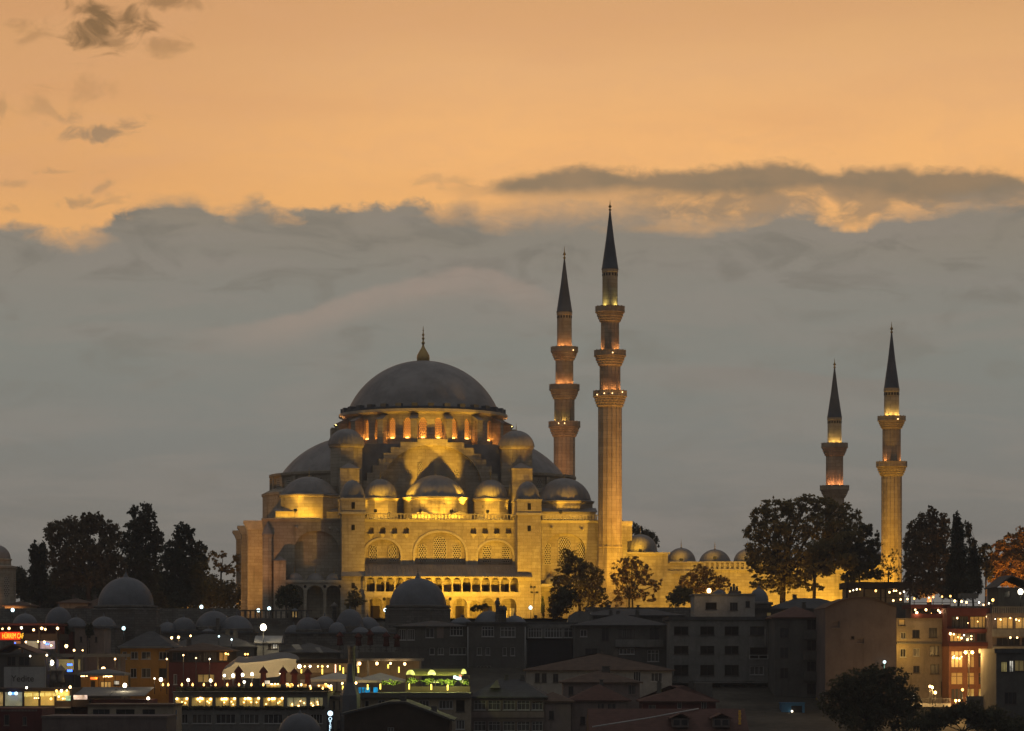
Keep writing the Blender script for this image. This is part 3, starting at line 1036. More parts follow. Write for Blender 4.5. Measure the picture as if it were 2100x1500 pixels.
    for sgn in (-1, 1):
        c = (sgn * 13.5, 0)
        a0_, a1_ = (R(90), R(270)) if sgn < 0 else (R(-90), R(90))
        b = MB()
        b.lathe([(17.7, zt), (17.7, 75.2), (17.9, 75.25), (17.9, 75.7), (16.3, 76.5)], 12, c, a0_, a1_, smooth=False)
        b.build('apse_lower_wall', ST, m)
        b = MB()
        b.lathe([(15.9, 75.7), (15.9, 78.6), (16.45, 79.0), (16.45, 79.4), (13.2, 79.75)], 48, c, a0_, a1_, smooth=False)
        for i in range(13):
            a = a0_ + (a1_ - a0_) * (i + .5) / 13
            M_ = Matrix.Translation((c[0], 0, 0)) @ Matrix.Rotation(a, 4, 'Z')
            t = MB()
            t.box(15.7, 16.35, -.45, .45, 75.8, 78.7)
            b.add([M_ @ Vector(p) for p in t.v], t.f)
        sd = b.build('semidome_drum', ST, m)
        for i in range(12):
            a = a0_ + (a1_ - a0_) * (i + 1) / 13
            M_ = Matrix.Translation((c[0], 0, 0)) @ Matrix.Rotation(a, 4, 'Z') @ Matrix.Rotation(R(90), 4, 'Z')
            grille('drum_window', arch_poly(-.55, .55, 76.2, 77.6, 78.2, 5), -15.93, MT['window grille'], sd, M_)
        b = MB()
        pr = dome_prof(13.9, 79.7, 7.3, 14)
        b.lathe(pr, 72, c, a0_, a1_, rib=.009, every=4)
        b.build('semidome', LD, m)
    # --- the near tympanum: stepped gable with lattice windows
    wt = -17.6

    def stepped(steps, w):
        right = [(U(px, w), ZZ(px, py, w)) for px, py in steps]
        c = U(887, w)
        ps = []
        zprev = None
        for u, z in right:
            if zprev is not None:
                ps.append((ps[-1][0], z))
            ps.append((u, z))
            zprev = z
        ps.append((ps[-1][0], 70.0))
        left = [(2 * c - u, z) for u, z in ps]
        return left[::-1][0:1] + ps[::-1][0:1] if False else (left[::-1] + ps)[::-1]
    steps = [(918, 901), (952, 908), (972, 919), (987, 931), (997, 943), (1009, 957), (1021, 972), (1030, 988)]
    outer = stepped(steps, wt)
    c = U(887, wt)
    arch = arch_poly(c - 9.6, c + 9.6, 70.5, 75.2, ZZ(887, 913, wt), 16)
    b = MB()
    b.holed(outer, [arch], wt, 0.9)
    b.build('tympanum_gable', ST, m)
    b = MB()
    b.prism(outer, wt + .9, wt + 2.3)
    tp = b.build('tympanum_wall', ST, m)
    for (px, a, c_, pw) in ((861, 948, 981, 13), (882, 946, 976, 11), (904, 946, 976, 11), (917, 947, 979, 13)) if False else ((861, 947, 981, 13), (885, 945, 975, 10), (910, 946, 978, 13)):
        u = U(px, wt + .9)
        h = pw / 2 * .0915
        z0, z1 = ZZ(px, c_, wt), ZZ(px, a, wt)
        grille('window_grille', arch_poly(u - h, u + h, z0, z1 - h, z1, 6), wt + .87, MT['window grille'], m)
    for px in (839, 934):
        u, z = U(px, wt + .9), ZZ(px, 969, wt)
        grille('round_grille', [(u + .62 * math.cos(2 * math.pi * i / 16), z + .62 * math.sin(2 * math.pi * i / 16)) for i in range(16)], wt + .87, MT['window grille'], m)
    # lead covered steps behind it
    st2 = [(925, 904), (962, 911), (985, 922), (1003, 936), (1018, 950), (1034, 966), (1046, 984)]
    b = MB()
    b.prism(stepped(st2, -15), -15.3 - .001, -13.6) if False else b.prism([(x * 1.12, z - .15) for x, z in outer], wt + 2.301, wt + 4.5)
    b.build('stepped_lead_roof', MT['dark lead'], m)
    # --- aisle domes on the near side
    def aisle(px, hw, pyb, pyt, pyd, w, sides, hd=None, extra=1.1):
        u = U(px, w)
        sc = (CY + u * SP + w * CP) / F
        r = hw * sc
        z0, z1 = ZZ(px, pyb, w), ZZ(px, pyt, w)
        t = MB()
        rd = hd * sc if hd else r + .45
        t.lathe([(rd, zt + .1), (rd, z0 - .5), (rd + .25, z0 - .35), (rd + .25, z0 - .1)], sides, (u, w), smooth=False, facet=math.pi / sides)
        dr = t.build('aisle_drum', ST, m)
        t = MB()
        t.lathe([(rd + .4, z0 - .1), (rd + .4, z0), (r * .985, z0 + .35)], sides if sides <= 16 else 48, (u, w), smooth=False, facet=math.pi / sides)
        t.build('lead_skirt', LD, dr)
        lead_dome(m, (u, w), r, z0 + .3, (z1 - z0 - .3), .55, rib=.026, n=112, name='aisle_dome')
        return u, r, z0
    aisle(634, 57, 1017, 978, 1060, -21.2, 8, 64)
    aisle(780, 33, 1023, 983, 1060, -22.4, 8, 36)
    uc, rc, zc0 = aisle(893, 62, 1022, 975, 1058, -20.9, 16, 66)
    aisle(1006, 34, 1024, 984, 1060, -22.4, 8, 37)
    aisle(1157, 54, 1030, 981, 1055, -22.0, 8, 60)
    for a, c in ((846, 884), (922, 964)):
        u0, u1 = U(a, -27.6), U(c, -27.6)
        b = MB()
        b.box(u0, u1, -27.2, -25.2, zt + .2, zt + 1.1)
        bx = b.build('roof_lantern', ST, m)
        b = MB()
        cu = (u0 + u1) / 2
        b.prism([(u0 - .2, zt + 1.1), (u1 + .2, zt + 1.1), (cu, zt + 1.7)], -27.4, -25.1)
        b.build('lead_cap', LD, bx)
    u = U(643, -27)
    b = MB()
    b.box(U(566, -27.5), U(700, -27.5), -25.8, -24.9, zt + .2, zt + 1.5)
    tier = b.build('side_tier', ST, m)
    grille('window_grille', arch_poly(u - .5, u + .5, zt + .3, zt + 1.0, zt + 1.4, 6), -25.83, MT['window grille'], m)
    b = MB()
    b.prism_x([(-26.0, zt + 1.5), (-26.0, zt + 1.6), (-24.2, zt + 2.2), (-24.2, zt + 1.5)], U(566, -27.5) - .1, U(700, -27.5))
    b.build('lead_cap', LD, tier)
    b = MB()
    b.box(U(1112, -27.5), U(1222, -27.5), -27.3, -26.6, zt + .2, zt + 1.7)
    tier = b.build('side_tier', ST, m)
    b = MB()
    b.prism_x([(-27.6, zt + 1.7), (-27.6, zt + 1.8), (-25.6, zt + 2.6), (-25.6, zt + 1.7)], U(1112, -27.5), U(1225, -27.5))
    b.build('lead_cap', LD, tier)
    # --- weight turrets at the four corners of the great dome
    for su in (-1, 1):
        for sw in (-1, 1):
            c = (su * 16.1, sw * 17.0)
            b = MB()
            b.lathe([(3.15, 76.0), (3.15, 83.5), (3.45, 83.7), (3.45, 84.1)], 8, c, smooth=False, facet=R(22.5))
            tr = b.build('weight_turret', ST, m)
            lead_dome(tr, c, 3.4, 84.1, 3.1, .45, rib=.035, n=96, name='turret_dome')
            b = MB()
            b.box(c[0] - 2.9, c[0] + 2.9, c[1] - 2.7, c[1] + 2.7, zt, 76.3)
            b.build('turret_base', ST, tr)
    # --- drum with windows, buttress fins, cornice
    rd = 15.35
    b = MB()
    h = math.pi / 32
    pw = rd * math.tan(h)
    for i in range(32):
        a = R(-90) + (i + .5) * 2 * h
        M_ = Matrix.Rotation(a + R(90), 4, 'Z') @ Matrix.Translation((0, -rd, 0))
        b.holed([(-pw, 84.6), (pw, 84.6), (pw, 90.6), (-pw, 90.6)], [arch_poly(-.72, .72, 85.75, 88.7, 89.65, 7)], 0, .75, M_)
    dr = b.build('drum', ST, m)
    b = MB()
    b.lathe([(rd, 90.4), (16.3, 90.75), (16.45, 90.8), (16.45, 91.3), (15.9, 91.3)], 64, smooth=False)
    b.build('drum_cornice', MT['carved stone'], dr)
    b = MB()
    b.lathe([(15.95, 91.301), (15.95, 91.75), (14.6, 92.0)], 64, smooth=False)
    for i in range(32):
        a = R(-90) + i * 2 * h
        M_ = Matrix.Rotation(a, 4, 'Z')
        t = MB()
        t.box(14.9, 16.1, -.55, .55, 91.4, 92.35)
        b.add([M_ @ Vector(p) for p in t.v], t.f)
    b.build('parapet_blocks', MT['dark lead'], dr)
    for i in range(16):
        a = R(-90) + (i + .5) * R(22.5)
        M_ = Matrix.Rotation(a, 4, 'Z')
        t = MB()
        t.box(rd - .3, 17.2, -.6, .6, 83.6, 89.2)
        f_ = MB()
        f_.add([M_ @ Vector(p) for p in t.v], t.f)
        fo = f_.build('drum_buttress', ST, m)
        t = MB()
        t.add([(17.4, -.75, 89.2), (17.4, .75, 89.2), (rd - .3, .75, 89.2), (rd - .3, -.75, 89.2), (17.4, -.75, 89.35), (17.4, .75, 89.35), (rd - .3, .75, 90.5), (rd - .3, -.75, 90.5)],
              [(3, 2, 1, 0), (4, 5, 6, 7), (0, 1, 5, 4), (1, 2, 6, 5), (2, 3, 7, 6), (3, 0, 4, 7)])
        f_ = MB()
        f_.add([M_ @ Vector(p) for p in t.v], t.f)
        f_.build('lead_cap', LD, fo)
    for sgn in (-1, 1):
        b = MB()
        b.box(*sorted((sgn * 15.0, sgn * 18.0)), -2.2, 2.2, 80.0, 88.6)
        b.build('side_buttress', ST, m)
    for i in range(32):
        a = R(-90) + (i + .5) * 2 * h
        dv = (i + .5) if i < 16 else (i + .5 - 32)
        if abs(dv) > 11:
            continue
        M_ = Matrix.Rotation(a + R(90), 4, 'Z') @ Matrix.Translation((0, -rd, 0))
        g = grille('drum_window', arch_poly(-.72, .72, 85.75, 88.7, 89.65, 7), .7, MT['drum grille'], m, M_)
        t = MB()
        t.box(-.3, .3, .18, .42, 85.78, 85.95)
        f_ = MB()
        f_.add([M_ @ Vector(p) for p in t.v], t.f)
        f_.build('window_lamp', MT['bulb amber'], g)
        p = M_ @ Vector((0, .02, 86.05))
        pt = bpy.data.lights.new('window_lamp_light', 'POINT')
        pt.energy = 60
        pt.color = (1.0, 0.36, 0.05)
        pt.shadow_soft_size = .12
        po = bpy.data.objects.new('window_lamp_light', pt)
        COL.objects.link(po)
        po.parent = g
        po.location = (p[0], p[1], p[2] - ZG)
    # --- the great dome
    b = MB()
    b.lathe(dome_prof(14.75, 91.8, 10.15, 28), 192, rib=.0045, every=3)
    gd = b.build('great_dome', LD, m)
    b = MB()
    s = .0952
    fz = 101.8
    pr = [(1.20, 0), (1.28, .6), (1.22, 1.2), (.85, 1.9), (.42, 2.6), (.2, 3.1), (.2, 3.4), (.34, 3.55), (.34, 3.75), (.16, 3.95), (.15, 4.3), (.28, 4.45), (.28, 4.6), (.13, 4.75),
          (.12, 5.0), (.24, 5.15), (.24, 5.35), (.1, 5.5), (.08, 6.0), (.16, 6.1), (.07, 6.25), (.05, 6.8), (.01, 7.0)]
    b.lathe([(r, fz + z) for r, z in pr], 20)
    b.build('finial', MT['gold'], gd)


make_mosque()


# ------------------------------------------------------------------ minarets
def minaret(label, px, w, lv, group='minarets at the corners of the mosque courtyard'):
    """lv: dict of pixel rows / half widths measured at the minaret's own distance"""
    u = U(px, w)
    base = mworld(u, w, ZG)
    sc = base.y / F
    t = thing('minaret', label, 'minaret', base, PSI, group, world=False)
    z = lambda py: CAMZ + (YH - py) * sc - ZG
    r = lambda p: p * sc
    stn = MT['minaret stone']
    sh = lv['sections']          # list of (py_top, py_bottom, half width)
    nb = len(lv['balconies'])
    for i, (a, c, hw) in enumerate(sh):
        b = MB()
        zb = z(c) if c < 1260 else -1.0
        if i == 0:
            b.lathe([(r(hw), zb), (r(hw), z(a) - .75), (r(hw) * 1.06, z(a) - .6), (r(hw) * 1.06, z(a))], 24, smooth=False)
        else:
            b.lathe([(r(hw), zb), (r(hw), z(a))], 16, smooth=False)
        s_ = b.build('shaft', stn, t)
        if i == 0:
            for kk in range(16):
                a_ = 2 * math.pi * (kk + .5) / 16
                q = MB()
                q.box(r(hw) - .1, r(hw) + .03, -.13, .13, z(a) - 1.35, z(a) - .85)
                q2 = MB()
                M_ = Matrix.Rotation(a_, 4, 'Z')
                q2.add([M_ @ Vector(p) for p in q.v], q.f)
                q2.build('frieze_niche', MT['dark opening'], s_)
        else:
            # thin engaged mouldings between the faces of the shaft
            q = MB()
            for kk in range(16):
                a_ = 2 * math.pi * kk / 16
                q.tube((r(hw) * math.cos(a_), r(hw) * math.sin(a_), zb), (r(hw) * math.cos(a_), r(hw) * math.sin(a_), z(a)), .045, .045, 5)
            q.build('shaft_ribs', stn, s_)
    for (top, bot, hw, hin) in lv['balconies']:
        zt_, zb_ = z(top), z(bot)
        R_, Ri = r(hw), r(hin)
        H = zt_ - zb_
        b = MB()
        prof = [(Ri, zb_)]
        for j in range(4):
            f = (j + 1) / 4
            rr = Ri + (R_ * .95 - Ri) * f ** .85
            zz = zb_ + (H * .6) * (j + .55) / 4
            prof += [(Ri + (R_ * .95 - Ri) * (j / 4) ** .85 + .05, zz), (rr, zz + H * .04)]
        prof += [(R_ * .95, zt_ - H * .36), (R_ * 1.03, zt_ - H * .34), (R_ * 1.03, zt_ - H * .28), (Ri * .9, zt_ - H * .28)]
        b.lathe(prof, 32, smooth=False)
        for j in range(3):                     # stalactite corbels
            f = (j + .7) / 4
            rr = Ri + (R_ * .95 - Ri) * f ** .85
            zz = zb_ + H * .6 * (j + .4) / 4
            for kk in range(24):
                a_ = 2 * math.pi * (kk + .5 * (j % 2)) / 24
                M_ = Matrix.Rotation(a_, 4, 'Z')
                q = MB()
                q.prism([(rr - .25, zz - .1), (rr + .16, zz + .25), (rr + .16, zz + .42), (rr - .25, zz + .42)], -.13, .13)
                b.add([M_ @ Vector(p) for p in q.v], q.f)
        bo = b.build('balcony', stn, t)
        b = MB()
        np_ = 16
        for kk in range(np_):
            a_ = 2 * math.pi * kk / np_
            M_ = Matrix.Rotation(a_, 4, 'Z')
            q = MB()
            q.box(R_ - .12, R_ + .08, -.14, .14, zt_ - H * .285, zt_ + .12)
            b.add([M_ @ Vector(p) for p in q.v], q.f)
        b.lathe([(R_ + .02, zt_ - H * .28), (R_ + .02, zt_ - .05), (R_ + .06, zt_ - .05), (R_ + .06, zt_ + .03), (R_ - .09, zt_ + .03), (R_ - .09, zt_ - H * .28)], 32, smooth=False)
        b.build('parapet', MT['minaret stone'], bo)
    (c0, c1, hw) = lv['cone']
    b = MB()
    b.lathe([(r(hw) * 1.04, z(c1) - .12), (r(hw) * 1.04, z(c1)), (r(hw), z(c1) + .15), (r(hw) * .5, z((c0 + c1) / 2)), (.12, z(c0))], 24)
    q = MB()
    sp = b.build('spire', MT['dark lead'], t)
    zf = z(c0) - .1
    H = z(lv['tip']) - zf
    b = MB()
    b.lathe([(.13, zf), (.3, zf + .12 * H), (.1, zf + .2 * H), (.1, zf + .28 * H), (.34, zf + .36 * H), (.1, zf + .55 * H), (.07, zf + .7 * H), (.02, zf + H)], 10)
    b.build('finial', MT['gold'], sp)
    if 'base' in lv:
        p1, hb, hb2 = lv['base']
        b = MB()
        b.lathe([(r(hb2), -1.0), (r(hb2), 1.5), (r(hb), z(p1) - .25), (r(hb) * 1.04, z(p1)), (r(hb), z(p1) + .2), (r(hb) * .97, z(p1) + .3)], 8, smooth=False, facet=R(22.5))
        b.build('footing', stn, t)
    # lamps hidden behind each parapet, washing the shaft above
    lamps = lv['lamps']
    for (top, bot, hw, hin), (pw, colr, angs) in zip(lv['balconies'], lamps):
        zt_ = z(top)
        H = zt_ - z(bot)
        zf = zt_ - H * .26
        for a_ in angs:
            q = MB()
            rr = r(hw) - .62
            x_, y_ = rr * math.cos(R(a_)), rr * math.sin(R(a_))
            q.box(x_ - .16, x_ + .16, y_ - .12, y_ + .12, zf, zf + .3)
            lm = q.build('balcony_lamp', MT['dark metal'], t)
            l = bpy.data.lights.new('balcony_lamp_light', 'SPOT')
            l.energy = pw * 2.6
            l.color = colr
            l.spot_size = R(120)
            l.spot_blend = 1.0
            l.shadow_soft_size = .12
            o = bpy.data.objects.new('balcony_lamp_light', l)
            COL.objects.link(o)
            o.parent = lm
            o.location = (x_, y_, zf + .4)
            d = Vector((-x_ * .42, -y_ * .42, 2.2))
            o.rotation_euler = d.to_track_quat('-Z', 'Y').to_euler()
    for (px_, py_) in lv.get('dots', []):
        x_ = (px_ - px) * sc
        hw = min(lv['balconies'], key=lambda q_: abs(q_[0] + 8 - py_))[2]
        rr = r(hw) * 1.03 + .1
        if abs(x_) < rr:
            y_ = -math.sqrt(rr * rr - x_ * x_)
            q = MB()
            q.sphere((x_, y_, z(py_)), .09, 8)
            q.build('parapet_bulb', MT['bulb warm'], t)
    return t


AMB, YEL, GRN = (1.0, 0.42, 0.13), (1.0, 0.66, 0.16), (0.95, 0.80, 0.22)
FR = (-150, -115, -70, -30)
minaret('tallest looking minaret, three balconies, in front at the near corner of the great hall', 1251, -31,
        dict(tip=410, cone=(432, 552, 17), sections=[(552, 632, 15.8), (655, 724, 18.4), (748, 806, 21.2), (832, 1270, 24.3)],
             balconies=[(630, 664, 29.5, 18.4), (720, 754, 32, 21), (803, 838, 34, 24.3)], base=(1122, 25.5, 35),
             lamps=[(95, GRN, (-140, -55)), (70, AMB, (-165, -25, -60)), (75, AMB, (-125, -80, -30))],
             dots=[(1251, 727), (1221, 812), (1234, 810), (1250, 810), (1272, 807)]))
minaret('three balcony minaret rising behind the hall roof beside the taller looking one', 1157.5, 27.5,
        dict(tip=505, cone=(531, 640, 16), sections=[(640, 716, 15.2), (738, 794, 18), (818, 870, 20.6), (897, 1270, 21.8)],
             balconies=[(713, 742, 27.5, 18), (790, 822, 30.5, 20.6), (866, 899, 32, 21.8)],
             lamps=[(70, AMB, FR), (75, AMB, FR), (60, YEL, (-100, -170))], dots=[(1172, 721), (1141, 871), (1153, 871)]))
minaret('shorter two balcony minaret standing clear to the right of the dark trees', 1828.5, -31,
        dict(tip=660, cone=(683, 797, 15.5), sections=[(797, 858, 15.3), (880, 951, 18.4), (976, 1270, 20.8)],
             balconies=[(855, 882, 28, 18.4), (948, 979, 31, 20.8)], base=(1215, 22, 27),
             lamps=[(85, YEL, FR), (60, AMB, (-30, -150))], dots=[(1834, 862)]))
minaret('shorter two balcony minaret with its foot hidden by the dark trees', 1711.5, 27.5,
        dict(tip=735, cone=(755, 856, 14.8), sections=[(856, 913, 14.2), (935, 1000, 17.4), (1020, 1270, 19.5)],
             balconies=[(910, 938, 26.5, 17.4), (997, 1024, 29.3, 19.5)], lamps=[(80, YEL, FR), (75, (1.0, .40, .16), FR)]))


# ------------------------------------------------------------------ courtyard
def make_court():
    t = mosque_frame('mosque_courtyard', 'walled mosque forecourt with a row of small lead domes over its long yellow lit wall', 'courtyard')
    w0 = -28.5
    u0, ua, ub, u1 = 35.41, U(1370, w0), U(1445, w0), U(1815, w0)
    z1, z2 = ZZ(1330, 1133, w0), ZZ(1420, 1152, w0)
    b = MB()
    b.box(u0, ua, w0, 26, ZG - 1, z1 - .3)
    b.build('court_wall', ST, t)
    b = MB()
    b.box(u0, ua + .35, w0 - .35, 26.2, z1 - .3, z1)
    b.build('cornice', MT['carved stone'], t)
    b = MB()
    b.box(ua + .01, u1, w0 + .3, 26, ZG - 1, z2 - .3)
    b.build('court_wall', ST, t)
    b = MB()
    b.box(ua + .36, ub, w0, 26.2, z2 - .3, z2)
    b.build('cornice', MT['carved stone'], t)
    b = MB()
    for i in range(3):
        p = ua + 1.0 + i * 6.6
    n = int((u1 - ub) / .95)
    for i in range(n + 1):
        u = ub + (u1 - ub) * i / n
        b.box(u - .22, u + .22, w0 - .05, w0 + .3, z2 - 1.35, z2 - .18)
    b.box(ub, u1, w0 - .1, w0 + .32, z2 - .18, z2 + .06)
    b.box(ub, u1, w0 - .1, w0 + .32, z2 - 1.6, z2 - 1.35)
    b.build('balustrade', MT['carved stone'], t)
    # portal panel
    pa = ua + .4
    b = MB()
    b.holed([(ua + .02, ZG - .5), (ub - .5, ZG - .5), (ub - .5, z2 - 1.7), (ua + .02, z2 - 1.7)], [[(ua + .8, ZG - .2), (ub - 1.2, ZG - .2), (ub - 1.2, z2 - 2.4), (ua + .8, z2 - 2.4)]], w0 + .02, .25)
    b.build('portal_panel', ST, t)
    for (px, hw, pyb, pyt, ww) in ((1313, 34, 1131, 1096, -22), (1397, 29, 1152, 1124, -22), (1466, 32, 1154, 1127, -22), (1533, 28, 1154, 1126, -22), (1596, 31, 1154, 1126, -22), (1662, 31, 1154, 1126, -22), (1728, 31, 1154, 1126, -22), (1786, 31, 1154, 1126, -22)):
        u = U(px, ww)
        sc = (CY + u * SP + ww * CP) / F
        r = hw * sc
        zb = ZZ(px, pyb, ww)
        zt_ = ZZ(px, pyt, ww)
        q = MB()
        q.lathe([(r + .35, zb - 1.5), (r + .35, zb - .1), (r, zb + .2)], 8 if px == 1313 else 24, (u, ww), smooth=False)
        q.build('dome_base', LD, t)
        lead_dome(t, (u, ww), r, zb + .1, zt_ - zb - .1, .5, rib=.026, n=96, name='portico_dome')


make_court()

# ------------------------------------------------------------------ floodlights of the mosque
def flood(label, loc, target, power, colr, ang=95, blend=.8, local=True, group='floodlights round the mosque'):
    p = mworld(*loc) if local else Vector(loc)
    q = mworld(*target) if local else Vector(target)
    t = thing('floodlight', label, 'floodlight', p, 0, group, world=False)
    d = (q - p).normalized()
    rot = d.to_track_quat('-Y', 'Z').to_matrix().to_4x4()
    b = MB()
    s = MB()
    s.box(-.28, .28, -.12, .2, -.22, .22)
    b.add([rot @ Vector(v) + Vector((0, 0, .45)) for v in s.v], s.f)
    hs = b.build('housing', MT['dark metal'], t)
    b = MB()
    s = MB()
    s.box(-.24, .24, -.14, -.123, -.18, .18)
    b.add([rot @ Vector(v) + Vector((0, 0, .45)) for v in s.v], s.f)
    b.build('lens', MT['flood glass'], hs)
    b = MB()
    b.box(-.05, .05, -.05, .05, 0, .3)
    b.box(-.2, .2, -.2, .2, -.02, .03)
    b.build('bracket', MT['dark metal'], t)
    spot(t, p + Vector((0, 0, .45)) + d * .25, q, power, colr, ang, blend, .22)
    return t


def strip(label, u0, u1, power):
    c = mworld((u0 + u1) / 2, -28.72, 69.75)
    t = thing('strip_light', label, 'floodlight', c, PSI, 'strip lights along the facade roof', world=False)
    h = (u1 - u0) / 2
    b = MB()
    b.box(-h, h, -.12, .1, 0, .14)
    hs = b.build('housing', MT['dark metal'], t)
    b = MB()
    b.box(-h + .05, h - .05, -.02, .09, .141, .15)
    b.build('lens', MT['flood glass'], hs)
    l = bpy.data.lights.new('strip_glow', 'AREA')
    l.shape = 'RECTANGLE'
    l.size = 2 * h
    l.size_y = .1
    l.energy = power
    l.color = SOD
    o = bpy.data.objects.new('strip_glow', l)
    COL.objects.link(o)
    o.parent = t
    o.location = (0, .1, .25)
    o.rotation_euler = Vector((0, .75, .66)).to_track_quat('-Z', 'X').to_euler()
    d = Vector((0, .75, .66)).normalized()
    x = Vector((1, 0, 0))
    o.rotation_euler = Matrix((x, (-d).cross(x), -d)).transposed().to_euler()


SOD = (1.0, 0.525, 0.036)
ORG = (1.0, 0.43, 0.14)
END = (1.0, 0.48, 0.10)


def make_floods():
    lab = 'low floodlight on the terrace in front of the mosque facade'
    for u, tu, pw in ((-4.5, -5.5, 13500), (2.5, -1, 10500), (9, 4.5, 11500), (15.5, 11, 12500)):
        flood(lab, (u, -48.5, 51.1), (tu, -29, 63.5), pw, SOD, 88, .6)
    for u in (22, 27.5):
        flood(lab, (u, -47, 51.1), (u, -29, 62.5), 6600, SOD, 95, .9)
    flood(lab, (39, -47, 51.1), (31.8, -31, 73), 38000, SOD, 78, 1.0)
    flood(lab, (45, -52, 51.1), (31.8, -31, 84), 38000, ORG, 52, 1.0)
    gl = 'low floodlight on the grass in front of the courtyard wall'
    for u in (41, 49, 57, 65, 73, 80):
        flood(gl, (u, -40, 51.1), (u, -28.5, 56), 4300 if u < 55 else 6500, SOD, 125, 1.0)
    flood(gl, (80, -46, 51.1), (85.3, -31, 69), 27000, SOD, 75, 1.0)
    flood(gl, (88, -50, 51.1), (85.3, -31, 80), 24000, ORG, 50, 1.0)
    for px, pz, pw, nm in ((1313, 1134, 520, 'the big first portico dome'), (1397, 1153, 300, 'the second portico dome'), (1466, 1149, 320, 'the third portico dome'), (1530, 1149, 260, 'the portico dome beside the huge tree')):
        u_ = U(px, -28.2)
        z_ = ZZ(px, pz, -28.2)
        flood('small floodlight on the courtyard wall aimed at ' + nm, (u_, -28.2, z_), (u_, -23, z_ + 3.0), pw * 3.2, SOD, 80, 1.0)
    tl = 'small garden floodlight under the trees beside the mosque'
    for px, Y, pw, col, zz in ((1200, 473, 900, SOD, 60), (1296, 476, 800, SOD, 60), (1440, 475, 800, SOD, 59), (1590, 470, 1500, SOD, 62), (1640, 469, 1200, SOD, 62), (1735, 468, 1100, SOD, 60), (1915, 492, 500, ORG, 62), (2055, 491, 5200, (1.0, .42, .07), 60), (2090, 491, 6000, (1.0, .42, .07), 60), (160, 505, 700, ORG, 62), (300, 520, 500, ORG, 62)):
        p = W(px, 0, Y)
        flood(tl, (p.x, Y, 50.9), (p.x + .5, Y + 5, zz), pw, col, 125, 1.0, local=False)
    flood(gl, (74, -32.5, 51.1), (75, -28.5, 55.5), 1500, SOD, 130, 1.0)
    ct = 'floodlight on the courtyard roof washing a far minaret'
    flood(ct, (36.5, 14, 62.0), (31.8, 27.5, 88), 15000, ORG, 60, 1.0)
    flood(ct, (27.0, 12, 71.0), (31.8, 27.5, 95), 9000, ORG, 70, 1.0)
    flood(ct, (84, 12, 60.0), (88.5, 27.5, 82), 9000, ORG, 70, 1.0)
    # dim orange light on the left end
    el = 'floodlight on the ground beside the left end wall'
    flood(el, (-47, -37, 51.1), (-36, -22, 60), 17000, END, 60, 1.0)
    flood(el, (-48, -22, 51.1), (-35.5, 4, 60), 12500, END, 80, 1.0)
    flood(el, (-48, 6, 51.1), (-36, 22, 60), 10500, END, 90, 1.0)
    flood('floodlight on the ground before the left porch', (-38, -48, 51.1), (-31, -29, 64), 9000, ORG, 44, 1.0)
    # roof level lights
    for a, c, pw, lb in ((757, 806, 400, 'before the left small dome'), (838, 890, 420, 'before the left half of the middle dome'), (896, 948, 440, 'before the right half of the middle dome'), (980, 1034, 480, 'before the right small dome'),
                         (566, 655, 560, 'before the big left corner dome'), (1116, 1200, 120, 'before the big right corner dome')):
        strip('long roof strip light ' + lb, U(a, -28.7), U(c, -28.7), pw)
    rl = 'roof floodlight set between the aisle domes'
    for px, w, tgt, pw, an in ((798, -28.6, (-1.2, -17.6, 80.4), 22000, 33), (978, -28.6, (2.0, -17.6, 80.4), 22000, 33),
                               (752, -25.5, (-15.5, -19, 80.5), 900, 50), (1042, -25.5, (15.5, -19, 80.5), 900, 50)):
        flood(rl, (U(px, w), w, 70.2), tgt, pw, SOD, an, .6)
    for px, tpx, pw, nm in ((770, 779, 800, 'left small dome'), (862, 868, 330, 'left flank of the middle dome'), (926, 918, 300, 'right flank of the middle dome'), (1000, 1004, 750, 'right small dome'), (606, 612, 260, 'big left corner dome'), (1150, 1152, 130, 'big right corner dome')):
        flood('small floodlight on the balustrade aimed at the ' + nm, (U(px, -29.1), -29.1, 70.8), (U(tpx, -24.6), -24.6, 75.9), pw * 4.5, SOD, 52, .9)
    for su in (-1, 1):  # unseen lights added to warm the dome's lower edges
        flood('added orange light on the drum shoulder warming the great dome', (su * 17.2, -1.5, 88.62), (su * 9, -5, 99), 220, ORG, 110, 1.0)


make_floods()


# ------------------------------------------------------------------ thin evening haze in the air of the town
def make_haze():
    b = MB()
    b.box(-420, 420, -30, 720, -3, 160)
    m = bpy.data.materials.new('evening air')
    m.use_nodes = True
    k = NT(m.node_tree)
    k.n.remove(k.n['Principled BSDF'])
    v = k.n.new('ShaderNodeVolumePrincipled')
    v.inputs['Color'].default_value = (0.80, 0.80, 0.80, 1)
    v.inputs['Density'].default_value = HAZE
    v.inputs['Anisotropy'].default_value = 0.2
    k.l.new(v.outputs[0], k.n['Material Output'].inputs['Volume'])
    tag(b.build('haze', m), kind='stuff')


HAZE = 0.00018
make_haze()

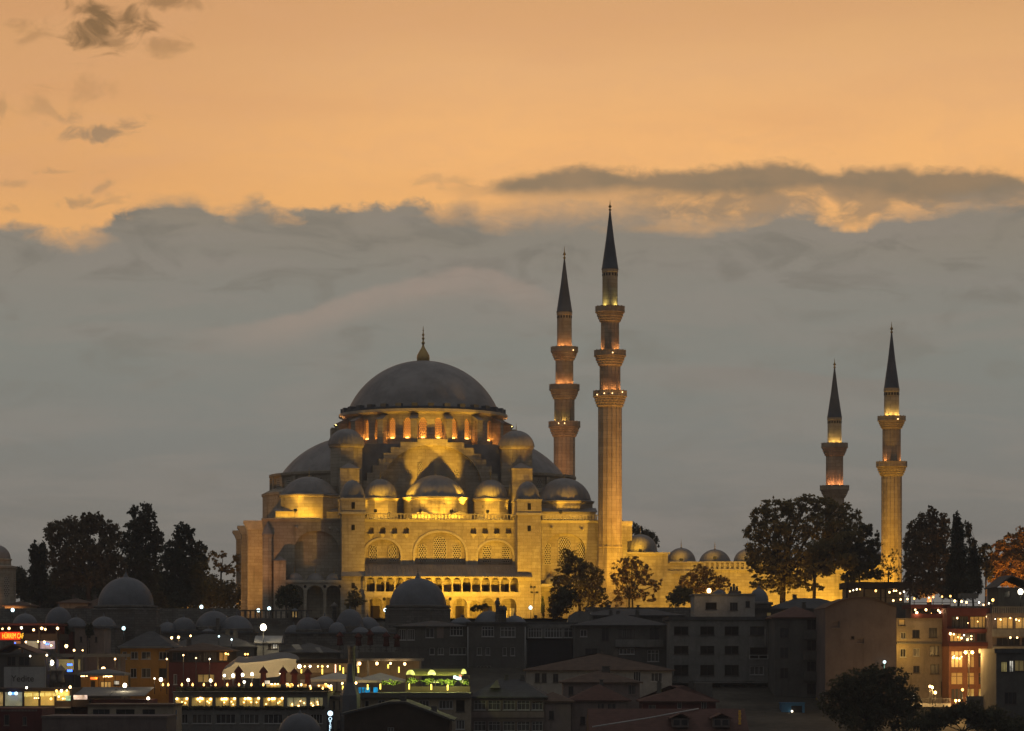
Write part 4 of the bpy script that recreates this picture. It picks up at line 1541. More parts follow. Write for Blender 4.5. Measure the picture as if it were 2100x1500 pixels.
# ------------------------------------------------------------------ trees
def leaf_cloud(clumps, n, size, rng, shell=0.55):
    """clumps: (centre, radii). n leaf faces spread through them; returns vertices and quads"""
    vol = np.array([r[0] * r[1] * r[2] for c, r in clumps]) ** 0.75
    cnt = np.maximum(3, (n * vol / vol.sum()).astype(int))
    P, Nn = [], []
    for (c, r), k in zip(clumps, cnt):
        # sub-sprays, so that the crown breaks into tufts
        ns = max(4, int(k / 11))
        d = rng.normal(size=(ns, 3))
        d /= np.linalg.norm(d, axis=1)[:, None]
        rad = rng.uniform(shell, 1.08, size=(ns, 1)) ** 0.7
        cen = d * rad
        idx = rng.integers(0, ns, k)
        off = rng.normal(size=(k, 3)) * 0.10
        p = (cen[idx] + off) * np.array(r) + np.array(c)
        P.append(p)
    P = np.concatenate(P)
    k = len(P)
    a = rng.normal(size=(k, 3))
    a /= np.linalg.norm(a, axis=1)[:, None]
    b = rng.normal(size=(k, 3))
    b -= (b * a).sum(1)[:, None] * a
    b /= np.linalg.norm(b, axis=1)[:, None]
    s = size * rng.uniform(0.6, 1.35, size=(k, 1))
    a, b = a * s, b * s * 0.62
    V = np.stack([P - a, P + b * .9, P + a, P - b * .9], 1).reshape(-1, 3)
    Q = np.arange(4 * k).reshape(-1, 4)
    return V, Q


def tree(name, label, Y, foot, clumps_px, n, size, leaf, cat='tree', group=None, trunk=0.35, seed=1, limbs=7, depth=0.8, shell=.5, gz=None, bark='bark', stems=1):
    """foot: px of the trunk; clumps_px: (px, py, rx, ry) as seen at the real distance Y"""
    rng = np.random.default_rng(seed)
    rr = random.Random(seed)
    fx = (foot - 1050) * Y / F
    g = ground_z(Y) if gz is None else gz
    t = thing(name, label, cat, (fx, Y, g), 0, group)
    sc = Y / F
    cl = []
    for (px, py, rx, ry) in clumps_px:
        w = W(px, py, Y)
        dy = rr.uniform(-.35, .35) * rx * sc
        cl.append(((w.x, Y + dy, w.z), (rx * sc, max(rx, ry * .6) * sc * depth, ry * sc)))
    V, Q = leaf_cloud(cl, int(n * 1.5), size * .82, rng, shell)
    off = ORI[t.name]
    me = bpy.data.meshes.new('crown')
    me.from_pydata((V - np.array(off)).tolist(), [], Q.tolist())
    me.materials.append(MT[leaf])
    o = bpy.data.objects.new('crown', me)
    COL.objects.link(o)
    o.parent = t
    b = MB()
    zs = [c[0][2] for c in cl]
    top = max(c[0][2] for c in cl)
    low = min(c[0][2] - c[1][2] for c in cl)
    for s_ in range(stems):
        sx = (s_ - (stems - 1) / 2) * trunk * 2.6
        p = Vector((fx + sx, Y, g - .3))
        fork = Vector((fx + sx * 2.0 + rr.uniform(-.3, .3), Y, max(g + 1.2, low + (top - low) * .18)))
        mid = (p + fork) / 2 + Vector((rr.uniform(-.15, .15), 0, 0))
        b.tube(p, mid, trunk * 1.15, trunk * .92)
        b.tube(mid, fork, trunk * .92, trunk * .8)
        order = sorted(cl, key=lambda c: -c[1][0] * c[1][2])
        for c, r in order[:limbs]:
            e = Vector(c) + Vector((0, 0, r[2] * .25))
            m_ = fork.lerp(e, .5) + Vector((rr.uniform(-.4, .4), rr.uniform(-.3, .3), (e - fork).length * .08))
            b.tube(fork, m_, trunk * .55, trunk * .33, 6)
            b.tube(m_, e, trunk * .33, trunk * .1, 5)
            for q in range(3):
                f_ = e + Vector((rr.uniform(-1, 1) * r[0] * .7, rr.uniform(-1, 1) * r[1] * .5, rr.uniform(-.2, .9) * r[2] * .8))
                b.tube(m_.lerp(e, rr.uniform(.2, .9)), f_, trunk * .16, trunk * .05, 4)
    b.build('trunk', MT[bark], t)
    return t


def make_trees():
    # group on the left of the mosque
    tree('cypress', 'narrow dark cypress pair nearest the small lit tomb on the left', 520, 82,
         [(75, 1150, 15, 34), (74, 1190, 20, 30), (72, 1132, 9, 22), (88, 1150, 10, 34), (86, 1125, 6, 12), (80, 1215, 21, 22)], 5200, .34, 'needle', trunk=.3, seed=2, shell=.2, limbs=4)
    tree('broadleaf_tree', 'broad dark tree with feathery top, widest of those left of the mosque', 515, 182,
         [(115, 1095, 22, 26), (150, 1085, 30, 24), (190, 1075, 26, 22), (225, 1095, 24, 26), (120, 1140, 24, 34), (165, 1130, 36, 36), (215, 1140, 30, 34), (140, 1180, 36, 26), (195, 1180, 34, 24), (180, 1062, 14, 10),
          (205, 1068, 10, 12), (108, 1080, 10, 9), (240, 1165, 18, 26)], 9500, .40, 'leaf brown', trunk=.5, seed=3, shell=.35, limbs=9)
    tree('pine_tree', 'tallest dark pine with rounded lobes on the left skyline', 530, 292,
         [(300, 1058, 19, 22), (280, 1052, 14, 16), (264, 1052, 5, 5), (286, 1080, 26, 18), (312, 1085, 14, 20), (265, 1110, 26, 24), (300, 1110, 30, 26), (325, 1100, 12, 16), (320, 1125, 16, 16), (280, 1150, 34, 30), (308, 1165, 24, 34), (268, 1190, 26, 30), (296, 1205, 24, 26)],
         9500, .36, 'needle', trunk=.45, seed=4, shell=.3, limbs=8)
    tree('pine_tree', 'dark pine with a blunt top standing just left of the bare brushy tree', 512, 385,
         [(376, 1085, 20, 12), (372, 1102, 18, 14), (392, 1095, 10, 14), (360, 1125, 24, 18), (395, 1120, 20, 16), (415, 1130, 12, 14), (350, 1150, 24, 22), (385, 1155, 34, 26), (412, 1160, 18, 22), (360, 1195, 32, 32), (400, 1200, 28, 34), (380, 1230, 34, 20)],
         9500, .36, 'needle', trunk=.45, seed=5, shell=.3, limbs=8)
    tree('thin_tree', 'sparse half bare tree against the sky beside the end wall buttresses', 545, 452,
         [(436, 1142, 12, 12), (455, 1136, 11, 7), (446, 1160, 10, 10), (464, 1168, 14, 10), (486, 1150, 10, 15), (478, 1172, 10, 10), (490, 1165, 8, 12)], 900, .32, 'leaf olive', trunk=.22, seed=6, shell=.3, limbs=7)
    tree('garden_tree', 'dark hedge like shrub mass low behind the left pines', 540, 430,
         [(440, 1215, 40, 28), (470, 1225, 34, 30), (400, 1225, 40, 26), (330, 1225, 40, 24)], 6500, .36, 'leaf dark', trunk=.25, seed=7, shell=.2)
    tree('garden_tree', 'dark bushes between the lit tomb and the cypress pair', 535, 45,
         [(42, 1195, 16, 30), (52, 1215, 16, 20)], 2200, .36, 'leaf dark', trunk=.2, seed=8, shell=.2)
    for px, hw, lab, sd in ((110, 60, 'dark wood edge behind the cypress pair on the left', 41), (215, 70, 'dark wood edge behind the feathery topped tree', 42), (320, 70, 'dark wood edge behind the rounded pine', 43), (405, 50, 'dark wood edge behind the blunt topped pine', 44)):
        tree('garden_tree', lab, 565, px, [(px - hw * .5, 1212, hw * .6, 34), (px, 1205, hw * .6, 36), (px + hw * .5, 1212, hw * .6, 34), (px, 1235, hw, 22)], 5200, .4, 'leaf dark', trunk=.25, seed=sd, shell=.1, limbs=3, depth=.5)
    # small trees right before the facade
    tree('small_tree', 'small round dark tree before the arches of the left porch', 480, 590,
         [(592, 1222, 24, 22), (578, 1232, 14, 16), (606, 1236, 16, 16), (592, 1208, 14, 10)], 2600, .26, 'leaf dark', trunk=.14, seed=9, shell=.2)
    tree('small_tree', 'small wispy tree before the foot of the left buttress tower', 482, 727,
         [(725, 1225, 16, 14), (715, 1235, 12, 12), (738, 1234, 14, 10), (728, 1212, 8, 8), (722, 1245, 12, 8)], 1000, .24, 'leaf olive', trunk=.1, seed=10, shell=.3)
    tree('small_tree', 'little flat topped tree before the low arches, right of the big grey dome', 486, 990,
         [(980, 1247, 13, 7), (994, 1243, 8, 6), (970, 1250, 6, 5)], 700, .2, 'leaf dark', trunk=.08, seed=11, shell=.2)
    tree('cypress', 'tiny dark cypress within the low arch right of the right buttress tower', 497, 1114,
         [(1113, 1250, 4, 18), (1113, 1238, 3, 14)], 600, .2, 'needle', trunk=.08, seed=12, shell=.1, limbs=1)
    # in front of the right part
    tree('broadleaf_tree', 'dark leafy tree before the triple lattice window, its lower side warmly lit', 478, 1190,
         [(1165, 1140, 18, 14), (1180, 1160, 24, 18), (1160, 1165, 20, 14), (1205, 1172, 22, 16), (1225, 1185, 16, 18), (1150, 1190, 20, 12), (1185, 1195, 30, 18), (1220, 1215, 22, 18), (1140, 1205, 14, 10), (1160, 1225, 20, 16), (1200, 1230, 26, 18), (1240, 1235, 14, 14)],
         5200, .27, 'leaf olive', trunk=.3, seed=13, shell=.45)
    tree('round_shrub', 'dense dark shrub at the foot of the tree before the triple window', 472, 1150,
         [(1150, 1235, 24, 26), (1165, 1222, 20, 20), (1140, 1255, 18, 14)], 3200, .25, 'leaf dark', trunk=.12, seed=14, shell=.15)
    tree('thin_tree', 'two stemmed airy tree glowing yellow right of the tallest minaret foot', 482, 1294,
         [(1275, 1160, 18, 14), (1295, 1155, 20, 13), (1315, 1165, 18, 14), (1268, 1185, 18, 16), (1295, 1185, 24, 16), (1325, 1190, 20, 14), (1340, 1205, 14, 12), (1275, 1215, 18, 14), (1305, 1215, 22, 14), (1330, 1225, 16, 10), (1265, 1235, 14, 10), (1352, 1195, 8, 8)],
         2700, .27, 'leaf autumn', trunk=.17, seed=15, stems=2, shell=.45, limbs=10)
    tree('thin_tree', 'airy tree before the courtyard wall under the second portico dome', 480, 1432,
         [(1432, 1172, 16, 14), (1415, 1190, 20, 14), (1450, 1180, 18, 14), (1475, 1192, 16, 13), (1440, 1205, 26, 12), (1470, 1210, 16, 10), (1490, 1200, 10, 10), (1400, 1200, 10, 10)], 2200, .27, 'leaf autumn', trunk=.17, seed=16, shell=.45, limbs=8)
    tree('round_shrub', 'dark bush at the foot of the courtyard wall left of the pale penthouse', 472, 1392,
         [(1385, 1228, 18, 16), (1408, 1222, 18, 18), (1395, 1212, 14, 10)], 1900, .26, 'leaf olive', trunk=.12, seed=17, shell=.25)
    # behind the courtyard
    tree('broadleaf_tree', 'dark treetop showing behind the big first portico dome', 640, 1320,
         [(1296, 1085, 14, 14), (1312, 1092, 14, 12), (1330, 1100, 12, 12), (1342, 1112, 10, 16)], 1500, .36, 'leaf dark', trunk=.4, seed=18, shell=.3, gz=51)
    # large plane tree
    tree('plane_tree', 'huge spreading tree hiding the courtyard, right of the third portico dome', 476, 1605,
         [(1560, 1060, 24, 20), (1590, 1045, 28, 22), (1625, 1045, 26, 22), (1655, 1035, 24, 20), (1690, 1035, 26, 18), (1720, 1045, 26, 22), (1752, 1065, 18, 18), (1545, 1090, 22, 22), (1580, 1085, 30, 28), (1625, 1090, 34, 30), (1680, 1080, 36, 32), (1725, 1090, 30, 26),
          (1550, 1125, 24, 26), (1590, 1135, 32, 26), (1640, 1140, 34, 26), (1690, 1135, 30, 26), (1560, 1160, 26, 20), (1600, 1175, 30, 20), (1765, 1085, 18, 12), (1780, 1078, 10, 6), (1540, 1150, 12, 14), (1650, 1180, 28, 16), (1700, 1165, 22, 16), (1575, 1200, 34, 10), (1625, 1198, 30, 9), (1550, 1190, 14, 10), (1670, 1205, 22, 8), (1600, 1212, 20, 7)],
         11500, .36, 'leaf olive', trunk=.55, seed=19, shell=.4, limbs=16)
    tree('plane_tree', 'second dark tree whose leaning trunk stands before the brightest part of the courtyard wall', 470, 1668,
         [(1670, 1130, 20, 22), (1700, 1125, 24, 22), (1730, 1110, 24, 20), (1760, 1100, 18, 16), (1690, 1165, 20, 16), (1735, 1150, 24, 18), (1665, 1170, 14, 16)], 3600, .33, 'leaf olive', trunk=.33, seed=20, shell=.45, limbs=9)
    tree('broadleaf_tree', 'dark low tree with thin stems just left of the clear standing minaret', 474, 1752,
         [(1742, 1130, 22, 20), (1772, 1125, 22, 18), (1795, 1120, 14, 16), (1755, 1155, 26, 14), (1790, 1150, 16, 16), (1800, 1100, 6, 12), (1775, 1090, 16, 14), (1735, 1100, 14, 14), (1770, 1175, 26, 14), (1740, 1185, 18, 12), (1798, 1180, 12, 12)], 5200, .32, 'leaf dark', trunk=.22, seed=21, stems=3, shell=.35, limbs=6)
    tree('bare_tree', 'nearly bare branching tree in front of the foot of the clear standing minaret', 470, 1824,
         [(1815, 1150, 12, 16), (1835, 1140, 12, 18), (1828, 1175, 18, 16), (1845, 1165, 10, 16)], 360, .22, 'leaf olive', trunk=.15, seed=22, shell=.3, limbs=12)
    # right group
    tree('broadleaf_tree', 'big dark tree right of the clear standing minaret, left of the tall cypress', 500, 1905,
         [(1880, 1090, 20, 20), (1900, 1070, 22, 20), (1912, 1050, 12, 12), (1930, 1068, 16, 16), (1870, 1115, 18, 24), (1900, 1110, 34, 30), (1930, 1105, 20, 30), (1885, 1150, 32, 26), (1930, 1150, 30, 30), (1880, 1185, 26, 22), (1925, 1190, 28, 20), (1890, 1210, 34, 16), (1935, 1212, 28, 14), (1865, 1160, 14, 24)],
         11500, .34, 'leaf brown', trunk=.45, seed=23, shell=.35, limbs=8)
    tree('cypress', 'tall pointed cypress on the right, dark against the sky', 465, 1966,
         [(1963, 1075, 9, 26), (1965, 1105, 14, 32), (1966, 1140, 20, 36), (1966, 1175, 25, 36), (1968, 1205, 30, 28)], 9000, .28, 'needle', trunk=.25, seed=24, shell=.1, limbs=2)
    tree('cypress', 'shorter cypress hugging the tall pointed one', 468, 1996,
         [(1996, 1135, 9, 18), (1998, 1160, 13, 26), (1998, 1195, 17, 30)], 4200, .28, 'needle', trunk=.2, seed=25, shell=.1, limbs=2)
    tree('thin_tree', 'loose dark tree between the short cypress and the orange lit tree', 495, 2020,
         [(1985, 1090, 8, 22), (1992, 1120, 10, 20), (2020, 1128, 14, 12), (2016, 1150, 10, 22), (2026, 1170, 10, 20)], 1500, .3, 'leaf dark', trunk=.2, seed=26, shell=.3)
    tree('broadleaf_tree', 'autumn tree glowing orange at the right edge', 500, 2085,
         [(2050, 1140, 18, 16), (2075, 1125, 20, 16), (2095, 1120, 16, 22), (2045, 1160, 18, 18), (2075, 1160, 24, 24), (2100, 1160, 20, 26), (2035, 1180, 14, 14), (2060, 1188, 22, 14), (2100, 1190, 22, 16), (2070, 1102, 12, 9), (2030, 1150, 14, 14), (2095, 1095, 14, 14), (2050, 1120, 14, 12), (2085, 1185, 30, 18)],
         8500, .34, 'leaf autumn', trunk=.35, seed=27, shell=.35)
    # dark trees low in front on the right
    tree('broadleaf_tree', 'large dark tree before the blank brown wall', 345, 1790,
         [(1760, 1395, 40, 24), (1800, 1385, 34, 22), (1830, 1395, 34, 26), (1730, 1415, 36, 26), (1780, 1425, 50, 36), (1840, 1430, 44, 34), (1715, 1445, 36, 34), (1770, 1470, 60, 36), (1850, 1470, 44, 30), (1870, 1440, 20, 24)],
         9000, .26, 'leaf dark', trunk=.35, seed=28, shell=.25)
    tree('round_shrub', 'dark bushes below the red building with the lit windows', 338, 1975,
         [(1930, 1470, 40, 22), (1985, 1458, 36, 22), (2030, 1475, 44, 26), (1900, 1485, 40, 18), (2080, 1490, 40, 20)], 6500, .24, 'leaf dark', trunk=.15, seed=29, shell=.2)
    # little dark trees left
    for px, Y_, lab, sd in ((133, 402, 'small dark conifer by the lit terrace lamps beside the first brown house', 30), (183, 404, 'small dark conifer between the two brown windowed houses', 31)):
        tree('small_tree', lab, Y_, px, [(px, 1288, 7, 10), (px + 1, 1298, 9, 10)], 700, .2, 'needle', trunk=.08, seed=sd, shell=.1, limbs=1, gz=W(0, 1345, Y_).z)


make_trees()

# ------------------------------------------------------------------ the town below the mosque
class Block:
    """a building: local x along the front, y going back, z up; px rows and columns are read at its own distance"""

    def __init__(self, name, label, cat, px0, px1, Y, depth, rz=0.0, group=None, zb=None):
        self.px0, self.Y, self.sc = px0, Y, Y / F
        self.w = (px1 - px0) * self.sc
        self.d = depth
        self.zb = ground_z(Y) - 1.0 if zb is None else zb
        self.t = thing(name, label, cat, ((px0 - 1050) * self.sc, Y, self.zb), R(rz), group, world=False)

    def x(self, px):
        return (px - self.px0) * self.sc

    def z(self, py):
        return CAMZ + (YH - py) * self.sc - self.zb

    def wall(self, top, mat, wins=(), x0=0.0, x1=None, y0=0.0, y1=None, bot=0.0, poly=None, name='wall', trim=None):
        x1 = self.w if x1 is None else x1
        y1 = self.d if y1 is None else y1
        zt = self.z(top) if top is not None else None
        outer = poly or [(x0, bot), (x1, bot), (x1, zt), (x0, zt)]
        hs = []
        for wn in wins:
            a, c, e, g = self.x(wn[0]), self.z(wn[3]), self.x(wn[2]), self.z(wn[1])
            hs.append([(a, c), (e, c), (e, g), (a, g)])
        b = MB()
        b.holed(outer, hs, y0, .28)
        b.prism(outer, y0 + .28, y1)
        o = b.build(name, MT[mat], self.t)
        for wn, h in zip(wins, hs):
            self.window(h, y0, *wn[4:])
        return o

    def window(self, h, y0, glass='glass dark', cols=2, frame='white frame', fw=.07, rows=1, sill=True):
        (a, c), (e, g) = h[0], h[2]
        b = MB()
        y = y0 + .1
        b.box(a, a + fw, y, y + .08, c, g)
        b.box(e - fw, e, y, y + .08, c, g)
        b.box(a + fw, e - fw, y, y + .08, g - fw, g)
        b.box(a + fw, e - fw, y, y + .08, c, c + fw)
        for i in range(1, cols):
            m_ = a + (e - a) * i / cols
            b.box(m_ - fw * .45, m_ + fw * .45, y, y + .08, c + fw, g - fw)
        for i in range(1, rows):
            z_ = c + (g - c) * (1 - .32 * i)
            b.box(a + fw, e - fw, y + .01, y + .07, z_ - fw * .4, z_ + fw * .4)
        if sill:
            b.box(a - .08, e + .08, y0 - .1, y0 + .1, c - .09, c - .001)
        f = b.build('window', MT[frame], self.t)
        b = MB()
        b.box(a + fw * .5, e - fw * .5, y + .085, y + .12, c + fw * .5, g - fw * .5)
        b.build('pane', MT[glass], f)
        return f

    def flat(self, top, mat='grey roof', o=.25, h=.3, name='roof'):
        z = self.z(top)
        b = MB()
        b.box(-o, self.w + o, -o, self.d + o, z, z + h)
        return b.build(name, MT[mat], self.t)

    def hip(self, eave, ridge, mat='red tile', o=.45, x0=0, x1=None, run=.5, y0=0, y1=None):
        x1 = self.w if x1 is None else x1
        y1 = self.d if y1 is None else y1
        z0, z1 = self.z(eave), self.z(ridge)
        yc = (y0 + y1) / 2
        r = min((y1 - y0), (x1 - x0)) * run
        b = MB()
        vs = [(x0 - o, y0 - o, z0), (x1 + o, y0 - o, z0), (x1 + o, y1 + o, z0), (x0 - o, y1 + o, z0),
              (x0 + r, yc, z1), (x1 - r, yc, z1)]
        vs += [(x, y, z - .18) for x, y, z in vs[:4]]
        b.add(vs, [(0, 1, 5, 4), (1, 2, 5), (2, 3, 4, 5), (3, 0, 4), (6, 7, 1, 0), (7, 8, 2, 1), (8, 9, 3, 2), (9, 6, 0, 3), (9, 8, 7, 6)])
        rf = b.build('roof', MT[mat], self.t)
        if x1 - x0 > 5:
            rc = random.Random(int(self.px0 * 7 + self.Y))
            for i in range(1 + (x1 - x0 > 9)):
                cx, cy = x0 + (x1 - x0) * rc.uniform(.25, .75), yc + rc.uniform(-.6, .8)
                q = MB()
                q.box(cx - .3, cx + .3, cy - .3, cy + .3, z0 + (z1 - z0) * .4, z1 + rc.uniform(.1, .5))
                q.box(cx - .36, cx + .36, cy - .36, cy + .36, z1 + .5, z1 + .6)
                q.box(cx - .2, cx + .2, cy - .2, cy + .2, z1, z1 + .5)
                q.build('chimney', MT['dark concrete'], rf)
        return rf

    def gable(self, eave, ridge, mat='brown tile', o=.4, x0=0, x1=None, y0=0, y1=None, front=True, rx=.5):
        x1 = self.w if x1 is None else x1
        y1 = self.d if y1 is None else y1
        z0, z1 = self.z(eave), self.z(ridge)
        b = MB()
        if front:
            xc = x0 + (x1 - x0) * rx
            b.prism([(x0 - o, z0 - .1), (xc, z1 - .1), (x1 + o, z0 - .1), (x1 + o, z0 + .1), (xc, z1 + .12), (x0 - o, z0 + .1)], y0 - o, y1 + o)
        else:
            yc = (y0 + y1) / 2
            b.prism_x([(y0 - o, z0 - .1), (y0 - o, z0 + .08), (yc, z1), (y1 + o, z0 + .08), (y1 + o, z0 - .1)], x0 - o, x1 + o)
        return b.build('roof', MT[mat], self.t)

    def box(self, name, mat, px0, py0, px1, py1, y0, y1, parent=None):
        b = MB()
        b.box(self.x(px0), self.x(px1), y0, y1, self.z(py1), self.z(py0))
        return b.build(name, MT[mat], parent or self.t)


def grid(xs, ys, *st):
    return [(a, c, e, g, *st) for (c, g) in ys for (a, e) in xs]


def text(parent, s, loc, size, mat, ext=.03, sx=1.0, align='LEFT', name='lettering'):
    cu = bpy.data.curves.new(name, 'FONT')
    cu.body = s
    cu.size = size
    cu.extrude = ext
    cu.align_x = align
    cu.materials.append(MT[mat])
    tmp = bpy.data.objects.new(name, cu)
    COL.objects.link(tmp)
    bpy.context.view_layer.update()
    me = bpy.data.meshes.new_from_object(tmp.evaluated_get(bpy.context.evaluated_depsgraph_get()))
    bpy.data.objects.remove(tmp)
    bpy.data.curves.remove(cu)
    o = bpy.data.objects.new(name, me)
    if not me.materials:
        me.materials.append(MT[mat])
    COL.objects.link(o)
    o.parent = parent
    o.location = loc
    o.rotation_euler = (R(90), 0, 0)
    o.scale = (sx, 1, 1)
    return o


def lamp(label, px, py, Y, r, mat, group, cat='lamp', name='hanging_lamp', drop=.5, post=None, energy=0, colr=(1, .6, .28), shade=False):
    p = W(px, py, Y)
    if post is not None:
        t = thing(name, label, cat, (p.x, Y, post), 0, group)
    else:
        t = thing(name, label, cat, (p.x, Y, p.z), 0, group)
    b = MB()
    b.sphere((p.x, Y, p.z), r, 10, 1.15)
    b.build('globe', MT[mat], t)
    b = MB()
    if post is not None:
        b.tube((p.x, Y, post), (p.x, Y, p.z - r * 1.1), .06, .04, 6)
        b.tube((p.x, Y, p.z - r * 1.3), (p.x, Y, p.z - r * 1.0), r * .5, r * .6, 8)
        b.build('post', MT['dark metal'], t)
    else:
        b.tube((p.x, Y, p.z + r * 1.1), (p.x, Y, p.z + r + drop), .025, .025, 5)
        b.tube((p.x, Y, p.z + r * 1.0), (p.x, Y, p.z + r * 1.5), r * .45, r * .3, 7)
        b.build('cord', MT['dark metal'], t)
    if shade:
        b = MB()
        b.lathe([(r * .4, p.z + r * 1.5), (r * 1.6, p.z + r * .75)], 12, (p.x, Y))
        b.build('lamp_shade', MT['dark metal'], t)
    if energy:
        point(t, p + Vector((0, -r - .25, -.1)), energy, colr, .2)
    return t


WARM = (1.0, 0.62, 0.28)


def lamps(label, pts, Y, r, mat, group, every=3, energy=30, colr=WARM, **kw):
    r *= .66
    for i, q in enumerate(pts):
        px, py = q[:2]
        rr = r * (q[2] if len(q) > 2 else 1) * rnd.uniform(.8, 1.18)
        mt = mat if mat != 'bulb warm' else rnd.choice(('bulb warm', 'bulb warm', 'bulb warm', 'bulb gold', 'bulb white'))
        lamp(label, px, py, Y + rnd.uniform(-.4, .4), rr, mt, group, energy=energy * 2.2 if i % every == every // 2 else 0, colr=colr, **kw)


def closed_umbrella(label, px, pyt, pyb, Y, mat='wine canvas', group=None, r=.42):
    p, q = W(px, pyt, Y), W(px, pyb, Y)
    t = thing('closed_umbrella', label, 'umbrella', (p.x, Y, q.z), 0, group)
    H = p.z - q.z
    b = MB()
    b.lathe([(.02, p.z), (r * .4, p.z - H * .07), (r * .9, p.z - H * .2), (r * 1.05, p.z - H * .27), (r * .62, p.z - H * .3), (r * .66, p.z - H * .55), (r * .8, p.z - H * .74), (.1, p.z - H * .76)], 14, (p.x, Y), rib=.16, every=2)
    b.build('folded_canopy', MT[mat], t)
    b = MB()
    b.tube(q, (p.x, Y, p.z + .12), .05, .04, 6)
    b.lathe([(.3, q.z), (.3, q.z + .1), (.06, q.z + .12)], 10, (p.x, Y))
    b.build('pole', MT['dark wood'], t)
    return t


def open_umbrella(label, px0, px1, pyt, pye, pyb, Y, mat='cream canvas', group=None):
    a, c, top, e, f = W(px0, pye, Y), W(px1, pye, Y), W((px0 + px1) / 2, pyt, Y), 0, W((px0 + px1) / 2, pyb, Y)
    h = (c.x - a.x) / 2
    t = thing('open_umbrella', label, 'umbrella', (top.x, Y, f.z), 0, group)
    b = MB()
    for k in range(4):
        M_ = Matrix.Translation((top.x, Y, 0)) @ Matrix.Rotation(k * math.pi / 2, 4, 'Z')
        vs = [Vector((0, 0, top.z)), Vector((-h, -h, a.z)), Vector((h, -h, a.z)), Vector((h, -h, a.z - .3)), Vector((-h, -h, a.z - .3)), Vector((0, -h * .55, a.z + (top.z - a.z) * .36))]
        b.add([M_ @ v for v in vs], [(0, 1, 5), (0, 5, 2), (5, 1, 2), (1, 4, 3, 2)])
    b.build('canopy', MT[mat], t)
    b = MB()
    b.tube(f, top, .06, .05, 7)
    b.box(top.x - .4, top.x + .4, Y - .4, Y + .4, f.z, f.z + .12)
    b.build('pole', MT['dark wood'], t)
    b = MB()
    for sx in (-1, 1):
        for sy in (-1, 1):
            b.tube((top.x, Y, top.z - .1), (top.x + sx * h * .97, Y + sy * h * .97, a.z - .02), .03, .02, 4)
    b.build('ribs', MT['dark wood'], t)
    return t


def domed_hall(label, px, hw, pyt, pyb, pydrum, pywall, Y, wall_hw, depth=None, name='domed_hall', cat='building', group=None, fin=.6, mat='dusty lead', sides=8, wins=False):
    p = W(px, pyb, Y)
    sc = Y / F
    t = thing(name, label, cat, (p.x, Y, ground_z(Y) - .5), 0, group)
    r = hw * sc
    z = lambda py: CAMZ + (YH - py) * sc
    b = MB()
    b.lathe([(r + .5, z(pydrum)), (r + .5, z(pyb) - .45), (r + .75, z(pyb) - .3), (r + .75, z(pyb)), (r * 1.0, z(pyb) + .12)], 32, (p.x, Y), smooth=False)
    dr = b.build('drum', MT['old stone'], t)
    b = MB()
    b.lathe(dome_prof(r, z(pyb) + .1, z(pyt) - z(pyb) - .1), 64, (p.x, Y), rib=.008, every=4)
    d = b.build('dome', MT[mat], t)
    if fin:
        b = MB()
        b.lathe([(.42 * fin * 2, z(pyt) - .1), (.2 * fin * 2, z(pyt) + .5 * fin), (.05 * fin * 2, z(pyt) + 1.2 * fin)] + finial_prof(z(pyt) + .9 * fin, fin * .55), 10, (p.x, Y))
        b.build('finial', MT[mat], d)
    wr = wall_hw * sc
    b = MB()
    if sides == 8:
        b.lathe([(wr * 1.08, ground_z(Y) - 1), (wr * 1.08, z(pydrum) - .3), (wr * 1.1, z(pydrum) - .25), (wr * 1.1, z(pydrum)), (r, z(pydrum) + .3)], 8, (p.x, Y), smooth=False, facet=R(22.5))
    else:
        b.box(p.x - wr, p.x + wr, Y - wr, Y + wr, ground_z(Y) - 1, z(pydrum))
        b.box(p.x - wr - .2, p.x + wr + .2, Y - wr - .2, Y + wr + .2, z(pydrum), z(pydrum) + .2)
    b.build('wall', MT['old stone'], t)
    return t


